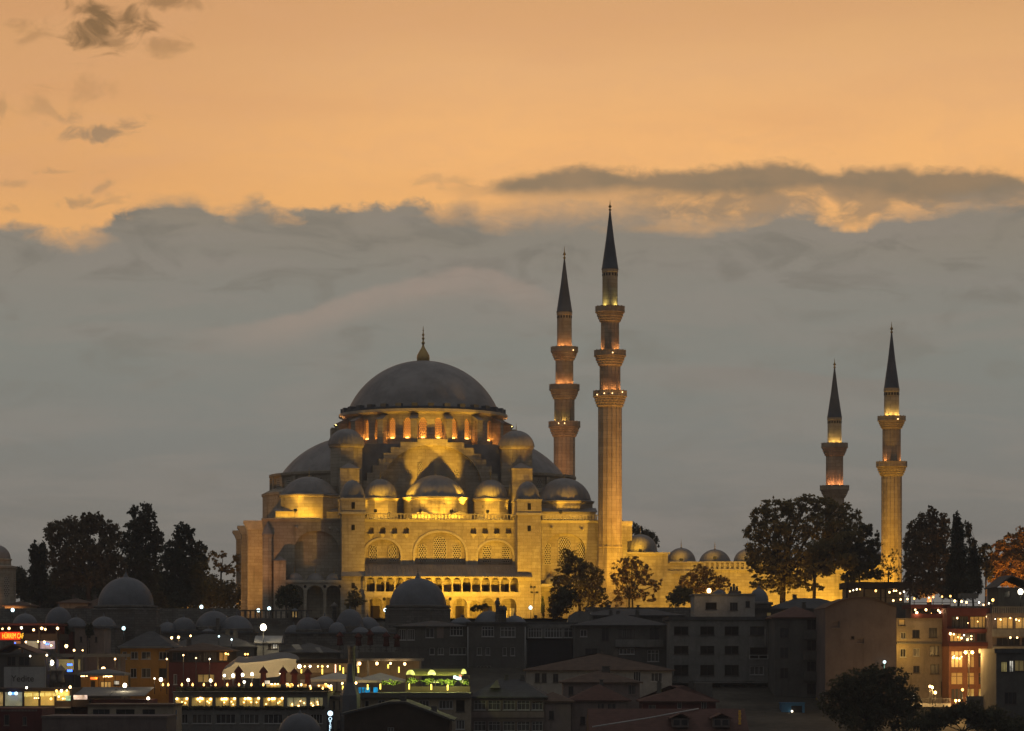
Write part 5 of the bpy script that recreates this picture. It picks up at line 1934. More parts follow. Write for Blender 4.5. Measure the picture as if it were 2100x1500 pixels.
def make_upper_row():
    # --- old stone halls with lead domes under the mosque terrace
    domed_hall('big grey lead dome standing before the middle of the mosque gallery', 857, 58, 1186, 1243, 1250, 1285, 468, 66, fin=.75)
    domed_hall('big grey lead dome standing before the dark trees on the left', 258, 57, 1184, 1243, 1250, 1290, 458, 66, fin=.7)
    mc = 'domed cell row'
    def cells(label, spec, px0, px1, pyw, Y, grp=None, depth=14):
        b = Block('domed_cells', label, 'building', px0, px1, Y, depth)
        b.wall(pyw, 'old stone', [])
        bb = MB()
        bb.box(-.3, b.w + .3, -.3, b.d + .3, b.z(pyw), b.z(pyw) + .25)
        bb.build('roof', MT['dark lead'], b.t)
        for (px, hw, pyt, pyb, dy) in spec:
            r = hw * b.sc
            c = (b.x(px), dy)
            zb, zt_ = b.z(pyb), b.z(pyt)
            q = MB()
            q.lathe([(r * 1.12, b.z(pyw) + .2), (r * 1.12, zb), (r, zb + .1)], 16, c, smooth=False)
            dr = q.build('dome_drum', MT['old stone'], b.t)
            q = MB()
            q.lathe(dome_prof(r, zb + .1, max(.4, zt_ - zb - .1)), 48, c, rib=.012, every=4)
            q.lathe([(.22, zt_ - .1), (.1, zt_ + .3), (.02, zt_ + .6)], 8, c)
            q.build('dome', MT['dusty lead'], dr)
        return b
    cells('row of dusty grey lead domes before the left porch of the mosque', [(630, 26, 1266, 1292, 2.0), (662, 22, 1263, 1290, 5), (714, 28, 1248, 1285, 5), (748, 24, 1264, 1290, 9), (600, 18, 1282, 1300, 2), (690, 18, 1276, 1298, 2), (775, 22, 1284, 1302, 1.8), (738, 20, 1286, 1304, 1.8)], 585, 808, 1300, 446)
    c = cells('two pointed grey domes and chimneys right of the big dome before the mosque', [(1003, 30, 1252, 1276, 4), (1055, 26, 1262, 1280, 4), (945, 24, 1266, 1280, 4)], 912, 1090, 1280, 455)
    for px in (1020, 1027, 1034):
        q = MB()
        x, z0 = c.x(px), c.z(1278)
        q.lathe([(.35, z0), (.35, z0 + 2.0 + (px == 1020) * 1.0), (.5, z0 + 2.1 + (px == 1020) * 1.0), (.42, z0 + 2.6 + (px == 1020) * 1.0), (.02, z0 + 3.0 + (px == 1020) * 1.0)], 10, (x, 2.0))
        q.build('chimney', MT['old stone'], c.t)
    c = cells('row of low grey lead domes left of the bright star like lamp', [(430, 38, 1252, 1285, 6), (372, 26, 1266, 1292, 3), (480, 34, 1262, 1290, 4), (340, 20, 1276, 1296, 2), (425, 18, 1290, 1302, 1.6)], 318, 512, 1298, 440)
    q = MB()
    q.box(c.x(640 - 200), c.x(647 - 200), 2.0, 2.6, c.z(1298), c.z(1268))
    q.build('chimney', MT['old stone'], c.t)
    cells('row of low grey lead domes under the lit tomb at the far left', [(45, 26, 1258, 1284, 3), (108, 28, 1244, 1280, 6), (150, 22, 1266, 1288, 3), (205, 26, 1264, 1284, 4)], 4, 236, 1288, 440)
    # tall stone chimney before the porch
    b = Block('stone_chimney', 'slim domed stone chimney before the dark arches of the left porch', 'chimney', 680, 690, 452, 1.0)
    q = MB()
    q.lathe([(.42, 0), (.40, b.z(1246)), (.55, b.z(1245)), (.55, b.z(1242)), (.4, b.z(1240)), (.02, b.z(1235))], 8, (b.w / 2, .5))
    q.build('shaft', MT['old stone'], b.t)
    # retaining wall below the mosque
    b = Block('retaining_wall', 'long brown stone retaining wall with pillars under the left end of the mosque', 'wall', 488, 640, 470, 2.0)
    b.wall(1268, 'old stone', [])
    q = MB()
    for i in range(14):
        px = 492 + i * 10.5
        q.box(b.x(px) - .14, b.x(px) + .14, .2, .6, b.z(1268), b.z(1254))
    q.box(0, b.w, .15, .65, b.z(1254), b.z(1251))
    q.build('parapet', MT['old stone'], b.t)
    b = Block('lantern_kiosk', 'small glazed kiosk glowing warm on the retaining wall', 'kiosk', 598, 610, 469, 1.0, zb=W(0, 1268, 469).z)
    b.wall(1252, 'dark wood', [(599, 1254, 603, 1267, 'lit warm', 1, 'dark frame'), (605, 1254, 609, 1267, 'lit warm', 1, 'dark frame')], bot=0)
    b.hip(1252, 1247, 'dark lead', o=.15)
    # tomb at the left edge
    Y = 505
    t = thing('tomb', 'small stone domed tomb lit orange at the left edge', 'tomb', (W(-8, 0, Y).x, Y, 50.5))
    cx, sc = W(-8, 0, Y).x, Y / F
    z = lambda py: CAMZ + (YH - py) * sc
    q = MB()
    q.lathe([(41 * sc, 50), (41 * sc, z(1168)), (44 * sc, z(1166)), (44 * sc, z(1162)), (34 * sc, z(1160))], 8, (cx, Y), smooth=False, facet=R(22.5))
    q.build('wall', MT['facade stone'], t)
    q = MB()
    q.lathe([(31 * sc, z(1162)), (31 * sc, z(1150)), (33 * sc, z(1149)), (33 * sc, z(1147)), (29 * sc, z(1146))], 16, (cx, Y), smooth=False)
    q.build('drum', MT['facade stone'], t)
    lead_dome(t, (cx, Y), 29 * sc, z(1146.5), (1146 - 1117) * sc, .4)
    for a_ in (-1, 0, 1, 2):
        M_ = Matrix.Translation((cx, Y, 0)) @ Matrix.Rotation(a_ * R(45), 4, 'Z') @ Matrix.Translation((0, -41 * sc * math.cos(R(22.5)) - .03, 0))
        grille('window_grille', arch_poly(-.55, .55, z(1225), z(1190), z(1182), 6), 0, MT['window grille'], t, M_)
    flood('floodlight on the ground before the small tomb', (W(25, 0, 492).x, 486, 51), (W(10, 0, 505).x, 503, 57), 1500, ORG, 110, 1.0, local=False)
    for (p0, p1, e, r_, lab) in ((10, 62, 1242, 1232, 'low tiled outbuilding beside the lit tomb'), (120, 180, 1236, 1226, 'low roofed shed under the feathery dark tree, lit orange'), (160, 232, 1246, 1226, 'low shed with a slanting brown roof behind the left grey dome')):
        b = Block('garden_shed', lab, 'shed', p0, p1, 490, 7)
        b.wall(e, 'beige render', [])
        b.hip(e, r_, 'brown tile')
    flood('floodlight on the lawn lighting the low sheds', (W(150, 0, 478).x, 477, 51), (W(165, 0, 490).x, 492, 54), 500, ORG, 130, 1.0, local=False)
    b = Block('garden_wall', 'low dark garden wall running behind the left domes', 'wall', 0, 490, 474, .8)
    b.wall(1248, 'old stone', [])
    # boundary wall and low roofs right of the mosque front
    b = Block('garden_wall', 'low dark wall along the foot of the courtyard', 'wall', 1200, 2000, 464, .8)
    b.wall(1246, 'old stone', [])


def make_right():
    WF, DF = 'white frame', 'dark frame'
    GD, GC = 'glass dark', 'glass curtain'
    # 1 two dark apartment houses with white windows
    b = Block('apartment_house', 'dark apartment house with white framed windows below the big grey dome', 'apartment house', 812, 958, 425, 13)
    b.wall(1284, 'dark concrete', [(818, 1291, 833, 1313, GC, 3, WF), (836, 1291, 850, 1313, GC, 3, WF), (873, 1288, 890, 1308, GD, 2, WF), (923, 1285, 949, 1304, GD, 4, WF, .09, 2),
                                   (881, 1329, 891, 1343, GD, 1, WF), (898, 1329, 910, 1343, GC, 2, WF), (922, 1328, 956, 1343, GD, 4, WF), (925, 1368, 952, 1384, GD, 3, WF), (880, 1368, 905, 1384, GD, 2, DF)])
    b.box('door_panel', 'brown render', 896, 1287, 910, 1309, -.06, -.002)
    b.hip(1284, 1272, 'grey roof')
    b = Block('apartment_house', 'dark apartment house with white framed windows and a drainpipe on each side', 'apartment house', 958.5, 1078, 424, 13)
    b.wall(1280, 'dark concrete', [(988, 1285, 1013, 1306, GD, 4, WF, .09, 2), (1026, 1286, 1057, 1307, GC, 4, WF, .09, 2), (978, 1328, 988, 1344, GC, 1, WF), (996, 1328, 1005, 1344, GC, 1, WF), (1031, 1328, 1039, 1345, GC, 1, WF),
                                   (1047, 1328, 1056, 1345, GC, 1, WF), (978, 1366, 1007, 1384, GD, 4, WF), (1024, 1370, 1062, 1385, GD, 5, WF)])
    b.flat(1280, 'grey roof')
    q = MB()
    for px in (959.6, 1077):
        q.tube((b.x(px), -.12, b.z(1400)), (b.x(px), -.12, b.z(1286)), .07, .07, 6)
    q.build('drainpipe', MT[WF], b.t)
    # 2 navy sided house with a glazed top floor
    b = Block('navy_house', 'house with a glazed pale top floor over a navy blank wall', 'house', 1078.5, 1182, 426, 13)
    b.wall(1310, 'navy cladding', [])
    b.wall(1281, 'concrete', [(1083, 1288, 1111, 1308, GC, 5, WF, .08, 2), (1117, 1288, 1153, 1308, GC, 6, WF, .08, 2), (1156, 1288, 1175, 1308, GD, 2, WF, .08, 2)], y0=-.5, bot=b.z(1309.5), name='top_floor')
    b.flat(1281, 'grey roof')
    q = MB()
    q.tube((b.x(1080), -.12, b.z(1395)), (b.x(1080), -.12, b.z(1312)), .06, .06, 6)
    q.build('drainpipe', MT[WF], b.t)
    # vaulted roof hut + grey apartment
    b = Block('vaulted_house', 'grey house with a pale barrel shaped roof end behind the navy house', 'house', 1160, 1216, 436, 12)
    b.wall(1283, 'concrete', [])
    q = MB()
    q.prism([(b.x(1162), b.z(1283)), (b.w, b.z(1283)), (b.w, b.z(1264)), (b.x(1208), b.z(1257)), (b.x(1195), b.z(1253)), (b.x(1180), b.z(1255)), (b.x(1168), b.z(1264))], .1, 12)
    q.build('roof', MT['concrete'], b.t)
    b = Block('apartment_house', 'grey green apartment house with pale balcony bands above the long tiled roof', 'apartment house', 1178, 1372, 416, 14)
    b.wall(1282, 'dark concrete', [(1234, 1287, 1249, 1315, GD, 2, DF), (1268, 1290, 1302, 1309, GC, 3, DF), (1332, 1288, 1352, 1313, GD, 2, DF), (1270, 1330, 1301, 1342, GC, 4, WF), (1328, 1333, 1351, 1357, GC, 3, WF, .08, 2), (1190, 1292, 1204, 1306, GD, 2, WF), (1200, 1330, 1225, 1344, GD, 2, DF)])
    b.box('balcony_band', 'concrete', 1262, 1312, 1360, 1327, -.5, -.002)
    b.hip(1282, 1258, 'grey roof')
    # roofs behind
    b = Block('low_house', 'low dark roofed house hard under the courtyard wall trees', 'house', 1190, 1400, 446, 10)
    b.wall(1262, 'dark concrete', [])
    b.hip(1262, 1248, 'grey roof')
    b = Block('low_house', 'low house with a dull red roof above the grey green apartments', 'house', 1238, 1330, 432, 8)
    b.wall(1275, 'dark concrete', [])
    b.hip(1275, 1260, 'red tile')
    # 4 concrete block, four columns of openings
    b = Block('apartment_block', 'grey concrete apartment block with four columns of dark openings', 'apartment block', 1373, 1588, 408, 15)
    wl = grid([(1382, 1412), (1436, 1465), (1486, 1515)], [(1285, 1303), (1325, 1342), (1364, 1386)], 'dark opening', 2, DF)
    wl += [(1538, 1285, 1568, 1303, GD, 2, DF), (1538, 1328, 1574, 1352, 'dark opening', 1, DF), (1538, 1367, 1566, 1384, GC, 3, WF)]
    b.wall(1272, 'concrete', wl, bot=b.z(1398))
    b.wall(1398.5, 'dark concrete', grid([(1378, 1424), (1432, 1478), (1486, 1530), (1538, 1584)], [(1404, 1462)], 'dark opening', 1, DF), y0=.6, name='lower_wall')
    q = MB()
    q.box(b.x(1537), b.x(1575), -.12, -.05, b.z(1344.5), b.z(1343.5))
    q.box(b.x(1537), b.x(1575), -.12, -.05, b.z(1352.5), b.z(1351))
    for px in (1537, 1556, 1574.5):
        q.box(b.x(px) - .05, b.x(px) + .05, -.12, -.05, b.z(1352), b.z(1343.5))
    q.build('balcony_rail', MT[WF], b.t)
    q = MB()
    q.tube((b.x(1569), -.1, b.z(1326)), (b.x(1569), -.1, b.z(1290)), .05, .05, 6)
    q.build('drainpipe', MT[WF], b.t)
    b.flat(1272, 'grey roof', h=.5)
    ro = b.box('ledge', 'concrete', 1373, 1398.6, 1588, 1401, -.5, .5)
    b = Block('penthouse', 'pale flat roofed penthouse with chimney pots below the airy trees', 'house', 1424, 1548, 424, 9)
    b.wall(1221, 'pale render', [(1447, 1236, 1470, 1250, 'dark opening', 1, DF), (1497, 1236, 1513, 1252, GD, 3, DF), (1529, 1233, 1538, 1246, GD, 1, DF)])
    b.flat(1221, 'concrete', h=.25)
    q = MB()
    q.box(b.x(1498), b.x(1522), 2, 4, b.z(1220), b.z(1212))
    for px in (1502, 1508, 1514):
        q.lathe([(.22, b.z(1212)), (.18, b.z(1202) + (px == 1508) * .4)], 8, (b.x(px), 3))
    q.build('chimney', MT['dark concrete'], b.t)
    q = MB()
    q.lathe(dome_prof(16 * b.sc, b.z(1219), 11 * b.sc), 32, (b.x(1480), 5))
    q.build('roof_dome', MT['dark lead'], b.t)
    lamp('bright warm lamp glowing on the penthouse roof', 1454, 1212, 422, .34, 'bulb warm', None, name='roof_lamp', post=W(0, 1222, 422).z, energy=60, cat='lamp')
    b = Block('side_annex', 'low grey annex right of the penthouse under the pointed dome', 'annex', 1548.5, 1600, 426, 8)
    b.wall(1252, 'dark concrete', [(1572, 1256, 1582, 1264, 'lit dim', 1, DF)])
    b.flat(1252, 'grey roof')
    domed_hall('small pointed grey dome right of the penthouse chimneys', 1556, 20, 1207, 1236, 1246, 1270, 440, 22, fin=.45)
    b = Block('low_house', 'long low dark roof under the huge spreading tree', 'house', 1580, 1745, 440, 9)
    b.wall(1248, 'dark concrete', [(1600, 1256, 1640, 1262, GD, 3, DF)])
    b.hip(1248, 1226, 'grey roof')
    # 5 balcony block
    b = Block('balcony_block', 'dark block of stacked balconies with a dull red roof, left of the blank brown wall', 'apartment block', 1588.5, 1692, 398, 14)
    b.wall(1266, 'dark concrete', [(1600, 1288, 1617, 1308, GD, 2, DF), (1600, 1328, 1617, 1350, GD, 2, DF), (1600, 1370, 1617, 1392, GD, 2, DF), (1655, 1271, 1683, 1292, GD, 3, DF), (1655, 1313, 1684, 1335, GD, 3, DF), (1655, 1357, 1686, 1377, GD, 4, DF), (1655, 1402, 1684, 1424, GD, 3, DF)])
    for pyt in (1293, 1336, 1378):
        b.box('balcony', 'dark concrete', 1648, pyt, 1690, pyt + 18, -.9, -.002)
    b.box('shop_front', 'navy cladding', 1592, 1430, 1688, 1470, -.3, -.002)
    b.hip(1266, 1242, 'red tile')
    # 6 blank brown wall
    b = Block('brown_house', 'tall house end with a blank brown gable wall', 'house', 1692.5, 1838, 386, 15)
    zz = lambda p: b.z(p)
    b.wall(None, 'mauve render', [(1745, 1305, 1752, 1311, 'dark opening', 1, DF), (1706, 1275, 1722, 1288, 'mauve render', 1, 'brown render', .05), (1756, 1310, 1772, 1320, 'mauve render', 1, 'brown render', .05)],
           poly=[(0, 0), (b.w, 0), (b.w, zz(1247)), (b.x(1800), zz(1233)), (b.x(1776), zz(1227)), (b.x(1742), zz(1229)), (b.x(1715), zz(1238)), (0, zz(1250))])
    q = MB()
    pts = [(0, 1250), (22.5, 1238), (49.5, 1229), (83.5, 1227), (107.5, 1233), (145.5, 1247)]
    top = [(x * b.sc, zz(y) + .03) for x, y in pts]
    q.prism([(x, z_) for x, z_ in top] + [(x, z_ + .2) for x, z_ in top[::-1]], -.25, 15.2)
    q.build('roof', MT['brown tile'], b.t)
    # roof terrace restaurant behind it
    b = Block('roof_restaurant', 'open roof restaurant with a dark canopy and warm bulbs above the blank brown wall', 'restaurant', 1728, 1868, 404, 9)
    b.wall(1236, 'dark concrete', [])
    b.box('canopy', 'dark wood', 1736, 1194, 1870, 1207, -.3, 9.2)
    q = MB()
    for px in (1737, 1772, 1806, 1816, 1866):
        q.box(b.x(px) - .12, b.x(px) + .12, -.1, .14, b.z(1236), b.z(1207))
    q.build_boxes('post', MT['dark wood'], b.t)
    b.box('back_wall', 'beige render', 1738, 1207, 1866, 1236, 6, 6.3)
    b.box('rail', 'dark metal', 1728, 1226, 1868, 1227, -.25, -.18)
    lamps('warm bulb under the dark canopy of the roof restaurant', [(1743, 1213), (1750, 1211), (1757, 1209), (1764, 1209), (1796, 1212, 1.7), (1824, 1215, 1.2), (1833, 1212), (1838, 1212), (1846, 1217), (1854, 1214)], 405, .17, 'bulb warm', 'bulbs under the roof restaurant canopy', every=4, energy=22)
    q = 'terrace lamps along the roof edges on the right'
    lamps('small warm terrace lamp just below the roof restaurant', [(1832, 1232), (1847, 1230), (1861, 1229), (1875, 1228)], 398, .19, 'bulb warm', q, every=4, energy=18, post=W(0, 1246, 398).z)
    # 7 beige apartment
    b = Block('beige_house', 'beige apartment house lit yellow at one corner, with a terrace of bulbs on top', 'apartment house', 1838.5, 1945, 392, 13)
    b.wall(1268, 'beige render', [(1843, 1256 + 14, 1856, 1283, 'lit dim', 1, DF), (1847, 1297, 1858, 1310, 'glass curtain', 2, WF), (1871, 1292, 1886, 1309, GD, 2, DF), (1905, 1288, 1922, 1308, GC, 2, DF),
                                  (1846, 1331, 1858, 1348, GD, 2, WF), (1873, 1330, 1886, 1346, GC, 2, WF), (1907, 1325, 1926, 1345, GC, 2, DF), (1873, 1366, 1886, 1380, GD, 2, DF), (1908, 1363, 1926, 1382, GC, 2, DF), (1930, 1398, 1939, 1428, 'dark wood', 1, DF)])
    b.box('cornice', 'concrete', 1838.6, 1318, 1945, 1321, -.35, -.002)
    b.box('terrace_parapet', 'dark red render', 1868, 1259, 1946, 1268, -.3, -.05)
    b.box('terrace_canopy', 'dark red render', 1868, 1240, 1948, 1248, -.3, 9)
    b.box('terrace_back', 'brown render', 1868, 1248, 1945, 1267.8, 5, 5.3)
    q2 = MB()
    for px in (1869, 1908, 1944):
        q2.box(b.x(px) - .1, b.x(px) + .1, -.2, .1, b.z(1259), b.z(1248))
    q2.build_boxes('post', MT['dark wood'], b.t)
    lamps('warm bulb on the terrace atop the beige house', [(1877, 1251), (1880, 1257, 1.3), (1899, 1251, 1.2), (1909, 1258), (1924, 1252), (1928, 1256, 1.3), (1947, 1255, 1.1)], 392, .19, 'bulb warm', q, every=3, energy=26, drop=.3)
    # 8 red building
    b = Block('red_house', 'red fronted building with three columns of tall lit windows and glazed terraces above', 'house', 1946, 2032, 386, 12)
    b.wall(1326, 'red render', [(1950, 1335, 1975, 1370, 'lit warm', 3, 'red render', .1, 2), (1983, 1335, 1999, 1370, 'lit dim', 2, 'red render', .1, 2), (2006, 1335, 2027, 1370, 'glass curtain', 2, 'red render', .1, 2),
                                (1950, 1379, 1975, 1405, 'lit dim', 2, 'red render', .1, 2), (1983, 1379, 1999, 1405, 'lit dim', 1, 'red render', .1, 2), (2006, 1379, 2027, 1405, GC, 2, 'red render', .1, 2),
                                (1950, 1412, 1975, 1436, 'glass curtain', 3, 'red render', .1), (1983, 1412, 1999, 1436, 'lit yellow', 2, 'red render', .1), (2006, 1412, 2027, 1430, 'lit yellow', 3, 'red render', .1)])
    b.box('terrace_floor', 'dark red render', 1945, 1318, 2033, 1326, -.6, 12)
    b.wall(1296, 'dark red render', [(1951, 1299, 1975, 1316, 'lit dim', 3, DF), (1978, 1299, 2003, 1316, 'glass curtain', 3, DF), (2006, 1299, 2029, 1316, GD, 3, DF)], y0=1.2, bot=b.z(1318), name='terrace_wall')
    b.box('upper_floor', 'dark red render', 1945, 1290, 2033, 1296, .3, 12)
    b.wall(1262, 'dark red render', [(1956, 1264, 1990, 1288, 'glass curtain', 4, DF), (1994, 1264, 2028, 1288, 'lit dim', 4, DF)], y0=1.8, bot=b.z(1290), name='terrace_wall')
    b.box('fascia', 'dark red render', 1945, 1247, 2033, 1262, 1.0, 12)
    b.box('roof_rail', 'dark metal', 1945, 1243, 2033, 1244, 1.0, 1.1)
    lamps('warm bulb on the lower glazed terrace of the red fronted building', [(1949, 1300, 1.5), (1956, 1301), (1965, 1307), (1972, 1309, 1.2), (1984, 1312, 1.2), (1977, 1303, .8), (1992, 1305, .8), (1992, 1311, .7)], 386, .19, 'bulb warm', q, every=4, energy=22, drop=.4)
    lamps('warm bulb on the upper glazed terrace of the red fronted building', [(1963, 1268), (2024, 1265), (1985, 1278, .6), (2005, 1275, .6)], 386.5, .19, 'bulb warm', q, every=2, energy=14, drop=.3)
    lamps('warm lamp along the open roof top of the red fronted building', [(1905, 1226, .7), (1914, 1225), (1932, 1224), (1949, 1223), (1958, 1233, 1.5), (1972, 1234, 1.2), (1982, 1236, 1.1), (2008, 1236, 1.1), (2017, 1241, .8), (2028, 1238, .8), (2036, 1231, 1.3)], 396, .2, 'bulb warm', q, every=3, energy=24, post=W(0, 1248, 396).z)
    lamps('bulb behind the top left window of the red fronted building', [(1955, 1349), (1962, 1350, 1.2), (1968, 1351), (1957, 1345, .7), (1972, 1347, .7)], 385.8, .19, 'bulb warm', q, every=3, energy=10, drop=.2)
    b = Block('roof_terrace_house', 'low dark house with a lamp lined roof terrace behind the red fronted building', 'house', 1868.5, 2040, 404, 8)
    b.wall(1244, 'dark concrete', [])
    b.box('railing', 'dark metal', 1870, 1236, 2040, 1237, -.2, -.12)
    b.box('shelter', 'concrete', 1980, 1216, 2016, 1226, 4, 7)
    # yellow lit side and lane lamps
    b = Block('lane_wall', 'narrow yellow lit wall with air conditioners beside the red fronted building', 'house', 2032.5, 2044, 388, 6)
    b.wall(1362, 'beige render', [])
    for py in (1382, 1408):
        b.box('air_conditioner', 'white frame', 2034, py, 2042, py + 9, -.5, -.002)
    sl = 'street lamps in the lane on the right'
    t = thing('street_lamp', 'tall double headed street lamp before the red fronted building', 'street lamp', W(1987, 1425, 374), 0, sl)
    p = W(1987, 1425, 374)
    ztop = W(0, 1338, 374).z
    q3 = MB()
    q3.tube(p - Vector((0, 0, 1.5)), (p.x, p.y, ztop + .1), .1, .06, 8)
    q3.tube((W(1980, 0, 374).x, 374, ztop + .25), (W(1994, 0, 374).x, 374, ztop + .25), .05, .05, 6)
    q3.build('post', MT['dark metal'], t)
    for px in (1980, 1994):
        g = MB()
        x = W(px, 0, 374).x
        g.sphere((x, 374, ztop), .22, 10)
        g.build('lantern', MT['bulb warm'], t)
        point(t, (x, 373.6, ztop - .3), 950, (1.0, .56, .16), .25)
    lamps('globe street lamp by the hedge in the lane', [(1907, 1408, 1.2), (1912, 1410), (1918, 1421, 1.2), (1875, 1429, 1.1), (1974, 1415, 1.3), (1960, 1437), (1967, 1437), (2041, 1422, 1.3)], 376, .24, 'bulb warm', sl, every=2, energy=330, name='street_lamp', cat='street lamp', post=W(0, 1446, 376).z, colr=(1, .58, .2))
    point(t, W(1848, 1330, 389.5), 330, (1, .56, .1), .3)
    b = Block('hoarding', 'plain grey hoarding panel at the foot of the red fronted building', 'hoarding', 1982, 2038, 372, .3)
    b.wall(1428, 'concrete', [], y1=.4)
    b = Block('iron_fence', 'low iron fence with hedge along the lane below the beige house', 'fence', 1852, 1950, 377, .2, zb=W(0, 1448, 377).z)
    q3 = MB()
    for i in range(32):
        x = b.w * i / 31
        q3.box(x - .02, x + .02, 0, .05, 0, b.z(1432))
    q3.box(0, b.w, -.01, .06, b.z(1434), b.z(1433))
    q3.build('bars', MT['dark metal'], b.t)
    b.box('plinth', 'concrete', 1852, 1443, 1950, 1450, -.1, .2)
    tt = thing('wall_lamp', 'small greenish white lamp above the large dark tree', 'lamp', W(1814, 1358, 384.5))
    q3 = MB()
    q3.sphere(W(1814, 1358, 385), .22, 8)
    q3.build('globe', MT['bulb cold'], tt)
    q3 = MB()
    q3.tube(W(1814, 1360, 385), W(1813, 1372, 385), .06, .06, 5)
    q3.build('arm', MT['lit teal'], tt)
    # 9 right edge
    b = Block('balcony_house', 'pale banded house with open lamplit balconies at the right edge', 'house', 2035, 2130, 382, 14)
    b.wall(1258, 'mauve render', [(2044, 1266, 2078, 1290, 'lit dim', 3, DF), (2082, 1266, 2125, 1290, 'lit dim', 3, DF), (2044, 1308, 2092, 1324, GD, 4, DF), (2096, 1308, 2126, 1324, GD, 2, DF)])
    b.box('balcony', 'concrete', 2034, 1291, 2130, 1306, -.9, -.002)
    b.box('balcony', 'concrete', 2034, 1326, 2130, 1333, -.9, -.002)
    q3 = MB()
    for i in range(26):
        x = b.w * i / 25
        q3.box(x - .05, x + .05, -.3, -.2, b.z(1258), b.z(1246))
    q3.box(0, b.w, -.32, -.18, b.z(1246), b.z(1244.5))
    q3.build('roof_balustrade', MT['concrete'], b.t)
    lamps('small lamp on the balconies of the banded house at the right edge', [(2041, 1270, .7), (2052, 1271), (2072, 1268), (2084, 1271, 1.2), (2090, 1273), (2072, 1308, 1.1), (2086, 1308, 1.1)], 381, .16, 'bulb warm', q, every=3, energy=14, drop=.2)
    b = Block('gabled_house', 'dark gabled house with a bright garden lamp at the right edge', 'house', 2048, 2125, 412, 10)
    b.wall(1205, 'dark concrete', [(2058, 1212, 2072, 1226, GC, 1, DF)])
    b.gable(1205, 1181, 'grey roof', front=True, rx=.33)
    lamp('bright pale green garden lamp before the dark gabled house', 2093, 1214, 408, .40, 'bulb white', None, name='garden_lamp', post=W(0, 1245, 408).z, energy=70, colr=(.95, .95, .55))
    b = Block('dark_house', 'dark house with three glowing curtained windows in the lower right corner', 'house', 2043, 2130, 362, 12)
    b.wall(1340, 'dark concrete', [(2053, 1357, 2066, 1379, 'lit yellow', 3, DF), (2070, 1355, 2079, 1379, 'lit white', 2, DF), (2081, 1354, 2118, 1377, 'lit dim', 4, DF), (2060, 1420, 2085, 1445, GD, 3, DF)])
    b.flat(1340, 'grey roof', h=.6)


